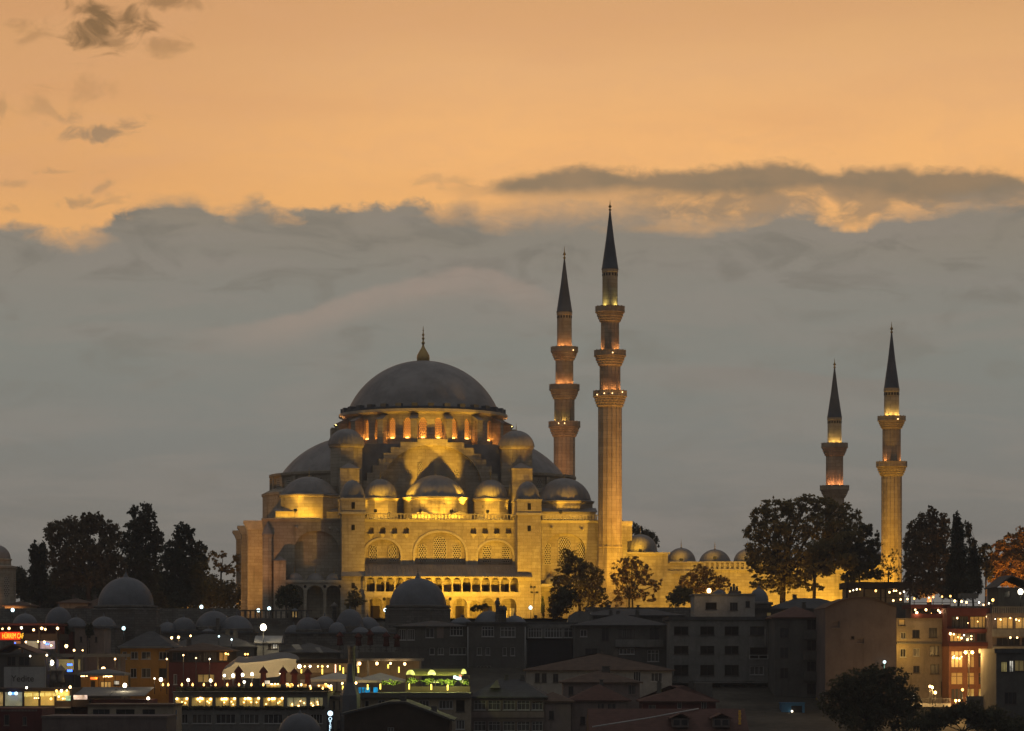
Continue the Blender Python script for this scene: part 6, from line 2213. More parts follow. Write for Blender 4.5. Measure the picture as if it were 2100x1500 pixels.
def make_front_mid():
    WF, DF = 'white frame', 'dark frame'
    GD, GC = 'glass dark', 'glass curtain'
    # pale house with long tiled roof
    b = Block('tiled_house', 'pale house under a long brown tiled hip roof in the middle of the town', 'house', 1080, 1378, 396, 12)
    b.wall(1374, 'pale render', [(1097, 1381, 1107, 1400, GD, 2, DF), (1111, 1381, 1121, 1400, GD, 2, DF), (1134, 1382, 1145, 1400, GD, 2, DF), (1299, 1378, 1314, 1398, GD, 3, WF), (1335, 1380, 1358, 1398, GC, 3, WF)])
    b.hip(1374, 1340, 'brown tile', run=.9)
    b = Block('brown_villa', 'brown rendered villa with stepped tiled hip roofs below the pale house', 'house', 1155, 1312, 372, 10)
    b.wall(1399, 'brown render', [(1166, 1408, 1176, 1425, GD, 2, DF), (1288, 1405, 1304, 1425, GC, 2, 'brown render')])
    b.hip(1399, 1376, 'brown tile')
    b = Block('brown_annex', 'low brown wing with a pyramid roof in front of the brown villa', 'house', 1172, 1288, 362, 9)
    b.wall(1436, 'brown render', [(1225, 1443, 1240, 1464, GC, 2, 'brown render'), (1246, 1443, 1264, 1464, GC, 2, 'brown render'), (1190, 1470, 1200, 1486, GD, 1, DF)])
    b.hip(1436, 1404, 'red tile')
    b = Block('brown_annex', 'long dark brown house end left of the pyramid roofed wing', 'house', 1098, 1171, 358, 9)
    b.wall(1438, 'brown render', [(1126, 1458, 1136, 1476, GD, 1, DF)])
    b.hip(1438, 1420, 'brown tile')
    # terracotta banded school like building
    b = Block('banded_house', 'long house with two rows of triple windows under a plain dark roof', 'house', 966, 1116, 358, 11, rz=-3)
    xs = [(972, 996), (1002, 1026), (1032, 1056), (1061, 1086), (1091, 1113)]
    b.wall(1429, 'mauve render', grid(xs, [(1437, 1456), (1480, 1499)], GC, 3, WF, .05, 2))
    b.box('band', 'brown render', 966, 1460, 1116, 1472, -.12, -.002)
    b.hip(1429, 1394, 'grey roof', run=.35)
    q = MB()
    x0, z0 = b.x(1003), b.z(1402)
    q.prism([(x0, z0 - .6), (x0 + 1.4, z0 - .6), (x0 + 1.0, z0 + .5)], .9, 2.5)
    q.build('skylight', MT['concrete'], b.t)
    # red brown house and dormered roof
    b = Block('red_brown_house', 'red brown house with white sash windows and a ridged hip roof', 'house', 1318, 1468, 358, 10)
    b.wall(1438, 'dark red render', [(1330, 1446, 1345, 1466, GC, 2, 'brown render'), (1389, 1437 + 2, 1398, 1454, GC, 1, WF), (1438, 1439, 1449, 1455, GC, 2, WF)])
    b.hip(1438, 1407, 'red tile', run=.6)
    q = MB()
    q.box(b.x(1430), b.x(1466), 4.5, 7, b.z(1437), b.z(1402))
    q.build('roof_box', MT['dark concrete'], b.t)
    b = Block('dormer_house', 'long red tiled roof with two dormer windows at the bottom of the view', 'house', 1215, 1530, 332, 14)
    b.wall(1506, 'brown render', [])
    b.gable(1504, 1456, 'red tile', front=False)
    for px in (1396, 1480):
        q = MB()
        q.box(b.x(px - 17), b.x(px + 17), .3, 5.0, b.z(1492), b.z(1474))
        d = q.build('dormer', MT['mauve render'], b.t)
        q = MB()
        q.prism([(b.x(px - 22), b.z(1475)), (b.x(px), b.z(1465)), (b.x(px + 22), b.z(1475)), (b.x(px + 22), b.z(1473)), (b.x(px), b.z(1463)), (b.x(px - 22), b.z(1473))], .0, 5.2)
        q.build('dormer_roof', MT['red tile'], d)
        for dx in (-8, 8):
            q = MB()
            q.box(b.x(px + dx - 6), b.x(px + dx + 6), .25, .299, b.z(1488), b.z(1477))
            q.build('dormer_window', MT['glass dark'], d)
    q = MB()
    q.tube((b.x(1215), -.4, b.z(1491)), (b.x(1330), 2.2, b.z(1474)), .09, .09, 5)
    q.tube((b.x(1330), 2.2, b.z(1474)), (b.x(1440), 6.6, b.z(1456)), .09, .09, 5)
    q.build('verge_board', MT[WF], b.t)
    # booth and car on the lane
    b = Block('blue_booth', 'blue painted booth with a small white light in the dark lane', 'booth', 1603, 1650, 384, 3, zb=W(0, 1474, 384).z)
    b.wall(1443, 'blue paint', [(1622, 1447, 1646, 1466, 'glass dark', 1, 'blue paint')])
    b.flat(1443, 'blue paint', o=.1, h=.1)
    q = MB()
    q.sphere((b.x(1624), -.2, b.z(1459)), .13, 8)
    q.build('lamp', MT['bulb white'], b.t)
    make_car('silver parked car beside the blue booth', 1535, 1584, 1464, 1478, 386)
    t = thing('pole_sign', 'slim pole carrying a yellow vertical sign near the dormered roof', 'sign', W(1517, 1502, 334))
    q = MB()
    q.tube(W(1517, 1520, 334), W(1517, 1449, 334), .06, .05, 6)
    q.build('pole', MT['dark metal'], t)
    q = MB()
    for i in range(6):
        p = W(1517, 1459 + i * 5, 333.9)
        q.box(p.x - .13 - .04 * (i % 2), p.x + .13 + .04 * (i % 2), 333.8, 334.0, p.z - .13, p.z + .13)
    q.build('sign_board', MT['yellow paint'], t)
    # dark gabled house and pale houses in the middle
    b = Block('dark_gable_house', 'black looking house with a broad gable roof at the bottom centre', 'house', 706, 922, 330, 13)
    b.wall(None, 'dark wood', [(795, 1492, 808, 1503, GC, 2, WF)], poly=[(0, 0), (b.w, 0), (b.w, b.z(1478)), (b.x(830), b.z(1442)), (b.x(800), b.z(1442)), (0, b.z(1466))])
    q = MB()
    q.prism([(-.5, b.z(1468)), (b.x(800), b.z(1443)), (b.x(830), b.z(1443)), (b.w + .6, b.z(1480)), (b.w + .6, b.z(1477)), (b.x(832), b.z(1439)), (b.x(798), b.z(1439)), (-.5, b.z(1464))], -.5, 13.4)
    rf = q.build('roof', MT['grey roof'], b.t)
    for px, py in ((888, 1450), (824, 1428)):
        q = MB()
        q.box(b.x(px) - .35, b.x(px) + .35, 4, 4.8, b.z(1470), b.z(py))
        q.build('chimney', MT['dark concrete'], rf)
    b = Block('beige_block', 'pale beige house with white windows under the arbour terrace', 'house', 742, 965, 352, 12)
    b.wall(1431, 'beige render', [(748, 1437, 757, 1452, GD, 1, WF), (775, 1436, 790, 1458, GC, 2, WF), (859, 1437, 880, 1455, GC, 3, WF), (900, 1437, 929, 1454, GC, 4, WF), (935, 1436, 953, 1460, 'dark opening', 1, DF), (935, 1477, 953, 1496, GC, 3, WF)])
    b.box('terrace_band', 'dark concrete', 740, 1421, 967, 1431, -.7, 12)
    b = Block('pale_house', 'narrow pale house with tall shuttered windows beside the round headed sign', 'house', 674, 741, 350, 11)
    b.wall(1433, 'beige render', [(681, 1437, 688, 1458, GC, 1, 'beige render'), (694, 1437, 701, 1458, GC, 1, 'beige render'), (692, 1478, 701, 1496, 'brown render', 1, DF), (716, 1440, 730, 1460, GD, 2, DF)])
    b.flat(1433, 'grey roof')


def make_car(label, px0, px1, pyt, pyb, Y):
    sc = Y / F
    p = W(px0, pyb, Y)
    t = thing('parked_car', label, 'car', p, 0, None, world=False)
    L, H = 4.3, 1.42
    b = MB()
    body = [(0, .35), (0, .75), (.15, .85), (.95, .95), (1.5, 1.36), (2.9, 1.40), (3.6, .98), (4.2, .88), (4.3, .6), (4.3, .35)]
    b.prism(body[::1][::-1][::-1], .05, 1.65)
    bo = b.build('body', MT['sign white'], t)
    b = MB()
    b.prism([(1.15, .95), (1.6, 1.3), (2.85, 1.33), (3.35, .98)], .03, .045)
    b.build('side_window', MT['glass dark'], bo)
    for x in (.85, 3.4):
        for y in (.0, 1.5):
            b = MB()
            b.lathe([(.01, 0), (.31, 0), (.31, .2), (.01, .2)], 14)
            w = MB()
            w.add([(x + a, y + c, .31 + d) for a, d, c in b.v], b.f)
            wo = w.build('wheel', MT['dark metal'], t)
    return t


def make_left():
    WF, DF = 'white frame', 'dark frame'
    GD, GC = 'glass dark', 'glass curtain'
    # long pale hotel with lit band of windows
    b = Block('long_house', 'long grey building with a row of seven glowing dining room windows', 'house', 355, 672, 346, 14)
    bays = [(359, 387), (392, 436), (441, 485), (490, 533), (539, 582), (588, 629), (635, 663)]
    ws = [(a, 1430, c, 1454, 'dining glow' if i < 5 else 'dining pale', 3 if i else 2, DF, .06) for i, (a, c) in enumerate(bays)]
    ws += [(a + 2, 1465, c - 2, 1484, GC if i % 2 else GD, 4, WF, .05) for i, (a, c) in enumerate(bays)]
    b.wall(1421, 'concrete', ws)
    b.box('deck', 'dark concrete', 353, 1418.5, 674, 1421, -.5, 14)
    q = MB()
    for i in range(44):
        px = 354 + i * 319 / 43
        q.box(b.x(px) - .03, b.x(px) + .03, -.45, -.39, b.z(1418.5), b.z(1408))
    q.box(b.x(354), b.x(673), -.46, -.38, b.z(1408.4), b.z(1407.5))
    q.build('deck_rail', MT['dark metal'], b.t)
    q = MB()
    for px0_, px1_, n in ((360, 470, 6), (470, 580, 7), (580, 670, 5)):
        for i in range(n):
            px = px0_ + (px1_ - px0_) * (i + .5) / n
            x = b.x(px)
            q.box(x - .7, x + .7, 1.2, 2.2, b.z(1418), b.z(1410))
    q.build('deck_planters', MT['leaf dark'], b.t)
    dz = b.zb + b.z(1418.5)
    rr = random.Random(21)
    for i, (a, c) in enumerate(bays):
        q = MB()
        for f in ((.15, .85) if i == 0 else (.3, .42, .52, .93) if i < 5 else (.25, .6)):
            q.sphere((b.x(a + (c - a) * (f + rr.uniform(-.03, .03))), .05, b.z((1433 if i < 5 else 1449) + rr.uniform(-1, 1.5))), .15 if i < 5 else .13, 8)
        for k in range(3):
            q.sphere((b.x(a + (c - a) * rr.uniform(.1, .9)), .05, b.z(rr.uniform(1438, 1446))), .08, 6)
        q.build('dining_bulbs', MT['bulb warm'], b.t)
        q = MB()
        for k in range(9):
            x_ = b.x(a + (c - a) * (k + .5) / 9)
            q.sphere((x_, -.12, b.z(1452 + rr.uniform(-1.5, 1))), .3, 6, .8)
        q.build('window_hedge', MT['leaf dark'], b.t)
    g = 'globe lamps on the deck of the long grey building'
    lamps('round white globe lamp on the open deck of the long grey building', [(330, 1394), (386, 1395), (432, 1396), (501, 1399, .95)], 348, .31, 'bulb white', g, every=1, energy=34, colr=(1, .8, .55), name='globe_lamp', post=dz)
    lamps('round white globe lamp before the lit tent', [(460, 1386), (478, 1386), (497.5, 1384.5, .9), (517, 1383, .9), (575, 1380)], 358, .29, 'bulb white', g, every=2, energy=34, colr=(1, .8, .55), name='globe_lamp', post=dz)
    for px in (334, 345, 373, 395, 418, 442, 466, 490, 515.5, 540, 591, 637, 662):
        p = W(px, 1405 if px < 600 else 1412, 346)
        t = thing('table_candle', 'small flame shaped amber light along the deck rail of the long grey building', 'table light', (p.x, 346, p.z - .35), 0, 'amber lights along the deck rail')
        q = MB()
        q.lathe([(.03, p.z - .14), (.12, p.z - .04), (.09, p.z + .1), (.01, p.z + .25)], 8, (p.x, 346))
        q.build('flame', MT['bulb amber'], t)
        q = MB()
        q.lathe([(.14, p.z - .35), (.14, p.z - .15), (.03, p.z - .14)], 8, (p.x, 346))
        q.build('holder', MT['dark metal'], t)
    for px in (380, 470, 560, 640):
        point(b.t, W(px, 1404, 349), 16, (1, .55, .2), .2)
    for a, c, e, f, m_ in ((543, 1396, 553, 1403, 'lit white'), (546, 1404, 575, 1413, 'lit yellow'), (587, 1403, 600, 1413, 'lit dim'), (612, 1403, 628, 1413, 'lit dim'), (650, 1404, 672, 1414, 'lit dim')):
        q = MB()
        p0, p1 = W(a, f, 349.5), W(e, c, 349.5)
        o_ = Vector(b.t.location)
        q.box(p0.x - o_.x, p1.x - o_.x, 3.5, 3.7, p0.z - o_.z, p1.z - o_.z)
        q.build('interior_glow', MT[m_], b.t)  # emissive box standing in for the glow of the dining interior
    lamps('small warm bulb among the tables on the deck beside the folded parasols', [(551, 1399), (557, 1405), (564, 1404.5, 1.2), (570, 1404), (589, 1404), (592, 1409), (598, 1405.5, 1.3), (613, 1407), (618, 1405, 1.5), (622, 1408), (625, 1411, .8), (636, 1408, .9), (654, 1407, 1.1), (658, 1412), (668, 1405, 1.2), (673, 1408, 1.4), (679, 1407)], 350, .21, 'bulb warm', 'bulbs among the deck tables', every=2, energy=16, drop=.25)
    lamps('small warm bulb in the dark yards of the lower left', [(152, 1334), (236, 1352, .8), (203, 1378, .8), (96, 1344, .8), (62, 1346, .7), (317, 1392, .9), (342, 1352, .8), (376, 1344, .7), (402, 1350, .7), (430, 1352, .8)], 361, .2, 'bulb warm', 'bulbs in the lower left yards', every=2, energy=14, post=W(0, 1424, 361).z)
    # closed wine red umbrellas
    for px, a, c, lab in ((489, 1366, 1414, 'folded wine red parasol before the left half of the lit tent'), (540, 1367, 1414, 'folded wine red parasol before the middle of the lit tent'),
                          (580.5, 1367, 1416, 'folded wine red parasol at the right end of the lit tent'), (603.5, 1371, 1416, 'folded wine red parasol under the brightest canopy bulbs'),
                          (631, 1371, 1416, 'folded wine red parasol beside the open cream parasol')):
        closed_umbrella(lab, px, a, c, 352, group='folded parasols on the deck', r=.5)
    for px, a, c, lab in ((697, 1296, 1333, 'leftmost of the five dull folded parasols on the dark upper terrace'), (735, 1298, 1334, 'dull folded parasol right behind the slim stone minaret'), (759, 1292, 1334, 'tallest of the dull folded parasols on the dark upper terrace'),
                          (792, 1296, 1336, 'dull folded parasol second from the dark apartment house'), (814, 1300, 1336, 'dull folded parasol nearest the dark apartment house')):
        closed_umbrella(lab, px, a, c, 410, group='folded parasols on the dark upper terrace', r=.55)
    b = Block('upper_terrace', 'dark upper terrace building carrying five folded parasols', 'restaurant', 690, 862, 408, 10)
    b.wall(1352, 'dark concrete', [])
    b.box('terrace_floor', 'dark concrete', 690, 1350, 862, 1353, -.8, 10)
    b.box('terrace_parapet', 'dark concrete', 735, 1338, 862, 1352, -.75, -.6)
    b.box('back_wall', 'concrete', 700, 1322, 812, 1349, 7, 7.3)
    q = MB()
    for i in range(12):
        x = b.x(738 + i * 11)
        q.box(x - .03, x + .03, -.7, -.64, b.z(1338), b.z(1328))
    q.box(b.x(735), b.x(862), -.72, -.62, b.z(1328), b.z(1327))
    q.build('railing', MT['dark metal'], b.t)
    # tent
    p = lambda px, py: W(px, py, 366)
    t = thing('dining_tent', 'large cream canvas tent glowing from inside beside the dark red restaurant', 'tent', (W(530, 0, 366).x, 366, W(0, 1402, 366).z))
    q = MB()
    prof = [(458, 1366), (470, 1357), (485, 1346), (500, 1348), (525, 1345), (540, 1344), (548, 1341), (570, 1338), (590, 1339), (604, 1344), (610, 1352)]
    low = [(458, 1394), (470, 1394), (485, 1392), (500, 1391), (525, 1391), (540, 1391), (548, 1390), (570, 1388), (590, 1380), (604, 1376), (610, 1372)]
    vs, fs = [], []
    n = len(prof)
    for i, ((px, py), (qx, qy)) in enumerate(zip(prof, low)):
        wv = .25 * math.sin(i * 2.3)
        top, bot = W(px, py, 366), W(qx, qy, 366)
        vs += [(top.x, 372, top.z - .2), (top.x, 369.5, top.z), (top.x + wv, 366.2, top.z * .72 + bot.z * .28), (bot.x, 364.8 + wv, top.z * .55 + bot.z * .45), (bot.x, 364.6 - wv, bot.z)]
    roof_f = []
    for i in range(n - 1):
        for j in range(4):
            (roof_f if j < 2 else fs).append((i * 5 + j, i * 5 + j + 1, i * 5 + j + 6, i * 5 + j + 5))
    q.add(vs, fs, True)
    q.build('front_canvas', MT['tent canvas'], t)
    q = MB()
    q.add(vs, roof_f, True)
    q.build('roof_canvas', MT['grey canvas'], t)  # the tent's unlit upper part is put into grey, opaque cloth
    q = MB()
    for px in (462, 497, 540, 578, 606):
        a = W(px, 1402, 365.5)
        c = W(px, 1368, 365.5)
        q.tube((a.x, 366.5, a.z), (a.x, 366.5, c.z), .06, .06, 6)
    q.build('poles', MT['dark metal'], t)
    for px in (480, 520, 560, 590):
        point(t, W(px, 1384, 367.4), 150, (1, .76, .42), .3)
    # restaurant rows
    b = Block('canopy_restaurant', 'long restaurant under a flat dark canopy with hanging bulbs, right of the tent', 'restaurant', 580, 722, 378, 8)
    b.wall(1402, 'dark concrete', [])
    b.box('canopy', 'dark wood', 580, 1352, 722, 1361, -.6, 8)
    b.box('back_wall', 'beige render', 582, 1361, 720, 1401, 4, 4.3)
    b.box('bar_front', 'dark wood', 600, 1380, 720, 1400, 1.5, 1.8)
    cb = 'bulbs under the restaurant canopies'
    lamps('bulb hanging under the flat dark canopy right of the tent', [(588, 1368, 1.7), (604, 1367, 1.2), (614, 1367, 1.8), (625, 1367), (636, 1367, 1.1), (652, 1367, .9), (661, 1367, 1.1), (672, 1367, .8)], 378.5, .2, 'bulb warm', cb, every=2, energy=34, drop=.3)
    for px, a, c, m in ((618, 1373, 1381, 'tube yellow'), (661, 1372, 1383, 'tube yellow'), (688, 1363, 1382, 'tube pink'), (697, 1365, 1375, 'tube yellow'), (704, 1369, 1382, 'tube yellow')):
        tube_light('slim hanging tube light under the flat dark canopy' if m == 'tube yellow' else 'rosy hanging tube light under the flat dark canopy', px, a, c, 377.5, m)
    b = Block('canopy_restaurant', 'restaurant strip under a grey canopy left of the arbour, lit by four round bulbs', 'restaurant', 732, 864, 382, 8)
    b.wall(1396, 'dark concrete', [])
    b.box('canopy', 'concrete', 730, 1351, 866, 1356, -.6, 8)
    b.box('back_wall', 'beige render', 733, 1356, 862, 1396, 4, 4.3)
    q = MB()
    for px in (734, 755, 862):
        q.box(b.x(px) - .14, b.x(px) + .14, -.4, -.1, b.z(1396), b.z(1356))
    q.build_boxes('post', MT['concrete'], b.t)
    lamps('round warm bulb under the grey canopy left of the arbour', [(737.5, 1361), (773, 1361), (801, 1361), (830, 1362, 1.15)], 381.5, .26, 'bulb warm', cb, every=1, energy=40, drop=.2)
    for px, a, c in ((735, 1368, 1380), (796, 1363, 1371), (818, 1368, 1380), (703, 1407, 1418), (680, 1409, 1420), (754, 1404, 1415), (780, 1403, 1414), (839, 1403, 1414), (884.5, 1404, 1415), (918, 1405, 1416)):
        tube_light('slim yellow tube light hanging along the arbour terrace' if a > 1400 else 'slim yellow tube light under the grey canopy', px, a, c, 354 if a > 1400 else 380.5, 'tube yellow')
    lamps('small white lamp on the terrace under the cream parasols', [(702, 1402, 1.2), (730, 1401), (705, 1430, 1.3), (672, 1409, .8), (676, 1411, .8), (660, 1413, .8)], 355, .2, 'bulb warm', cb, every=2, energy=30, drop=.3)
    open_umbrella('wide open cream parasol left of the slim stone minaret', 634, 748, 1379, 1393, 1420, 362)
    open_umbrella('wide open cream parasol right of the slim stone minaret', 728, 832, 1380, 1395, 1420, 360)
    # terrace floor that carries the parasols
    b = Block('terrace_house', 'dim terrace building carrying the two open cream parasols', 'restaurant', 600, 742, 357, 16)
    b.wall(1421, 'dark concrete', [])
    b.box('back_wall', 'brown render', 600, 1396, 740, 1420.9, 13, 13.3)
    # arbour
    b = Block('arbour', 'arched arbour terrace with glowing green vines and lit roof ends', 'arbour', 832, 964, 356, 7, zb=W(0, 1422, 356).z)
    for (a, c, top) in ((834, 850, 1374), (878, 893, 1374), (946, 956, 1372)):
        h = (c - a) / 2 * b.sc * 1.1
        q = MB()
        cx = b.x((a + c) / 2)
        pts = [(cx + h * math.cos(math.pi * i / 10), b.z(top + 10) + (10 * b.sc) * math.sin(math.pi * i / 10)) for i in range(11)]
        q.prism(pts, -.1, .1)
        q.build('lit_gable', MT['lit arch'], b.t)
    for (a, c) in ((850, 878), (893, 946)):
        q = MB()
        pts = [(-.1 + 1.3 - 1.3 * math.cos(math.pi * i / 10), b.z(1386) + 14 * b.sc * math.sin(math.pi * i / 10)) for i in range(11)]
        q.prism_x(pts, b.x(a) - .3, b.x(c) + .3)
        q.build('vault', MT['vault cloth'], b.t)
    q = MB()
    for px in (833, 850, 878, 893, 920, 946, 962):
        q.box(b.x(px) - .06, b.x(px) + .06, 0, .14, 0, b.z(1386))
    q.box(0, b.w, -.02, .16, b.z(1387), b.z(1385.6))
    q.build('frame', MT['dark wood'], b.t)
    b.box('parapet', 'dark wood', 832, 1408, 964, 1421.9, -.3, -.1)
    rng = np.random.default_rng(40)
    for i, (px, py, rx, ry) in enumerate(((800, 1399, 22, 7), (845, 1396, 12, 6), (880, 1396, 16, 7), (910, 1398, 16, 8), (952, 1400, 10, 8), (925, 1400, 12, 6))):
        w = W(px, py, 356)
        V, Q = leaf_cloud([((b.x(px), -.5, b.z(py)), (rx * b.sc, .5, ry * b.sc))], 300, .13, rng, .2)
        me = bpy.data.meshes.new('vine')
        me.from_pydata(V.tolist(), [], Q.tolist())
        me.materials.append(MT['leaf vine'])
        o = bpy.data.objects.new('vine', me)
        COL.objects.link(o)
        o.parent = b.t
        point(b.t, W(px, py + 3, 354.3), 170, (.95, 1.0, .30), .12)
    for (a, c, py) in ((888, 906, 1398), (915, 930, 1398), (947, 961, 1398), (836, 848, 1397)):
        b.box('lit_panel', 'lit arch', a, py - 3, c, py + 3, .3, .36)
    t = thing('shop_sign', 'small blue white glowing sign on the arbour front with a red dot', 'sign', W(938, 1391, 354.6), 0, None)
    q = MB()
    for i, (px, py) in enumerate(((933, 1389), (938, 1391), (943, 1392))):
        s = W(px, py, 354.6)
        q.box(s.x - .2, s.x + .17, 354.55, 354.65, s.z - .17, s.z + .17)
    q.build('letters', MT['sign glow'], t)
    q = MB()
    q.sphere(W(944, 1386.5, 354.5), .12, 8)
    q.build('red_dot', MT['red dot'], t)
    # blue panels
    t = thing('counter_front', 'bright blue lit panels along the terrace rail under the right parasol', 'panel', W(735, 1422, 354.5))
    for a, c in ((735, 741), (742, 748), (749, 759), (766, 775)):
        p0, p1 = W(a, 1422, 354.5), W(c - .6, 1410, 354.5)
        q = MB()
        q.box(p0.x, p1.x, 354.4, 354.55, p0.z, p1.z)
        q.build('lit_panel', MT['panel blue'], t)
    # slim minaret
    t = thing('slim_minaret', 'slim old stone minaret with a dark pointed cap rising from the terraces', 'minaret', (W(718, 0, 345).x, 345, ground_z(345) - 1))
    x, z = W(718, 0, 345).x, lambda py: W(0, py, 345).z
    q = MB()
    q.lathe([(1.25, ground_z(345) - 1), (1.25, z(1426)), (.95, z(1414)), (.55, z(1400)), (.42, z(1380)), (.36, z(1362))], 8, (x, 345), smooth=False)
    q.build('pointed_cap', MT['dark lead'], t)
    c = thing('stone_chimney', 'pale old chimney stack right behind the slim stone minaret', 'chimney', (W(721, 0, 351).x, 351, ground_z(351) - 1))
    x = W(721, 0, 351).x
    q = MB()
    q.lathe([(.46, ground_z(351) - 1), (.44, W(0, 1330, 351).z), (.5, W(0, 1329, 351).z), (.5, W(0, 1324, 351).z), (.3, W(0, 1323, 351).z)], 12, (x, 351))
    q.build('shaft', MT['old stone'], c)
    # round headed vertical sign
    b = Block('vertical_sign', 'tall narrow hotel sign glowing blue white, round emblem on top', 'sign', 669, 686, 344, .3, zb=W(0, 1530, 344).z)
    b.box('board', 'navy cladding', 670, 1457, 684, 1530, 0, .25)
    q = MB()
    pts = [(b.x(677.3) + .33 * math.cos(2 * math.pi * i / 20), b.z(1463.5) + .33 * math.sin(2 * math.pi * i / 20)) for i in range(20)]
    q.prism(pts, -.06, -.002)
    q.build('emblem', MT['sign glow'], b.t)
    for i, ch in enumerate('OTEL'):
        text(b.t, ch, (b.x(677.3), -.03, b.z(1478 + i * 7.9)), .62, 'sign glow', .02, .95, 'CENTER')
    # dark blue dome at the bottom
    domed_hall('small dark blue dome at the very bottom before the long grey building', 615, 44, 1463, 1506, 1510, 1530, 322, 50, fin=.35, mat='dark lead')
    # orange house
    b = Block('orange_house', 'orange rendered house with a dark hip roof and white windows', 'house', 247, 351, 378, 11)
    b.wall(1330, 'orange render', [(251, 1337, 260, 1352, GC, 1, WF), (268, 1337, 283, 1352, GC, 2, WF), (290, 1337, 309, 1352, GD, 2, WF), (326, 1337, 349, 1353, GD, 3, WF), (267, 1371, 280, 1390, GD, 2, WF), (290, 1371, 309, 1390, GC, 2, WF), (326, 1371, 342, 1390, GD, 2, DF)])
    b.box('eave', 'concrete', 243, 1326, 354, 1330, -.6, -.002)
    b.hip(1327, 1294, 'grey roof', run=.45)
    point(b.t, W(325, 1398, 374), 70, (1, .6, .15), .3)
    point(b.t, W(262, 1404, 374), 45, (1, .6, .15), .3)
    # dark red restaurant
    b = Block('red_restaurant', 'dark red restaurant house with a glazed upper floor left of the tent', 'restaurant', 346, 470, 372, 10)
    b.wall(1359, 'dark red render', [(356, 1383, 363, 1404, 'glass curtain', 1, WF), (405, 1383, 440, 1400, 'lit dim', 3, DF)])
    b.wall(1334, 'dark wood', [(352, 1338, 380, 1356, GD, 3, DF), (384, 1338, 412, 1356, GD, 3, DF), (416, 1338, 444, 1356, 'glass curtain', 3, DF), (448, 1338, 466, 1356, 'lit dim', 2, DF)], y0=.4, bot=b.z(1358.8), name='upper_floor')
    b.hip(1334, 1318, 'brown tile')
    lamps('amber lamp on the upper floor of the dark red restaurant', [(463, 1341), (468, 1342, .8), (503, 1342), (508, 1342, .9)], 371, .2, 'bulb amber', cb, every=2, energy=24, drop=.2, colr=(1, .5, .15))
    b = Block('dark_house', 'dark house with plain low roofs behind the red restaurant', 'house', 345, 520, 402, 9)
    b.wall(1326, 'dark concrete', [])
    b.hip(1326, 1300, 'grey roof')
    lamps('warm globe on the dark roofs behind the orange house', [(352, 1308.5), (366, 1307.5), (391, 1304.5, .85)], 398, .27, 'bulb warm', 'lamps over the dark roofs', every=1, energy=20, name='globe_lamp', post=W(0, 1326, 398).z)
    lamps('small cold white lamp on the dark roofs left of the white hut', [(449, 1305.5), (475, 1312)], 398, .24, 'bulb cold', 'lamps over the dark roofs', every=2, energy=14, colr=(.8, .9, 1), name='globe_lamp', post=W(0, 1326, 398).z)
    # star lamp and hut
    b = Block('roof_hut', 'small white hut with a lit side under the brightest lamp', 'hut', 527, 572, 404, 4, zb=W(0, 1345, 404).z)
    b.wall(1318, 'pale render', [(550, 1320, 556, 1331, GD, 1, DF), (559, 1321, 569, 1331, 'lit white', 2, DF)])
    b.gable(1318, 1304, 'sign white', front=False)
    lamp('brightest lamp of all, a big white star on a post over the small hut', 540, 1287, 402, .46, 'bulb white', None, name='flood_mast', post=W(0, 1345, 402).z, energy=420, colr=(1, .82, .5), cat='lamp')
    b = Block('dark_house', 'dark low house with skylights right of the small white hut', 'house', 572, 690, 405, 9)
    b.wall(1338, 'dark concrete', [])
    b.hip(1338, 1318, 'grey roof')
    for a, c, py in ((598, 622, 1322), (646, 664, 1328)):
        q = MB()
        q.add([(b.x(a), -.5, b.z(py)), (b.x(c - 8), -.5, b.z(py)), (b.x(c), -1.6, b.z(py + 10)), (b.x(a + 12), -1.6, b.z(py + 10)), (b.x(a), -.5, b.z(py) - .1), (b.x(c - 8), -.5, b.z(py) - .1), (b.x(c), -1.6, b.z(py + 10) - .1), (b.x(a + 12), -1.6, b.z(py + 10) - .1)],
              [(0, 1, 2, 3), (7, 6, 5, 4), (3, 2, 6, 7)])
        q.build('awning', MT['grey canvas'], b.t)
    # far left cafe
    b = Block('corner_cafe', 'cafe terrace with a red neon sign and hanging bulbs at the left edge', 'cafe', -20, 120, 392, 9)
    b.wall(1342, 'dark concrete', [])
    b.box('canopy', 'dark red render', -20, 1279, 120, 1283, -.3, 8)
    b.box('middle_floor', 'dark wood', -20, 1300, 120, 1313, .2, 9)
    b.box('back_wall', 'dark red render', -20, 1283, 120, 1300, 5, 5.3)
    for a, c, m in ((28, 42, 'lit dim'), (52, 79, 'lit pale'), (82, 112, 'lit violet')):
        b.box('lit_opening', m, a, 1315, c, 1331, .1, .2)
    q = MB()
    for px in (-18, 46, 80.5, 116):
        q.box(b.x(px) - .12, b.x(px) + .12, -.15, .1, b.z(1342), b.z(1283))
    q.build_boxes('post', MT['dark wood'], b.t)
    lamps('warm bulb hanging over the corner cafe terrace', [(5, 1290, .9), (18.5, 1289), (44, 1288, 1.1), (69, 1292), (85.5, 1289, 1.1), (93, 1291, 1.1), (118, 1289, 1.1)], 390, .23, 'bulb warm', 'bulbs of the corner cafe', every=2, energy=26, drop=.3)
    lamps('bulb lighting the lower floor of the corner cafe', [(53, 1317), (78, 1316, .7), (91, 1317, 1.1), (105, 1324), (136, 1325.5, 1.3), (169.5, 1334, .7)], 389.5, .23, 'bulb warm', 'bulbs of the corner cafe', every=2, energy=26, drop=.3)
    lamps('blue glowing lamp in the lower floor of the corner cafe', [(31, 1319, .8), (95, 1321, 1.1), (99, 1321)], 389.4, .2, 'neon blue', 'bulbs of the corner cafe', every=2, energy=16, drop=.2, colr=(.15, .25, 1))
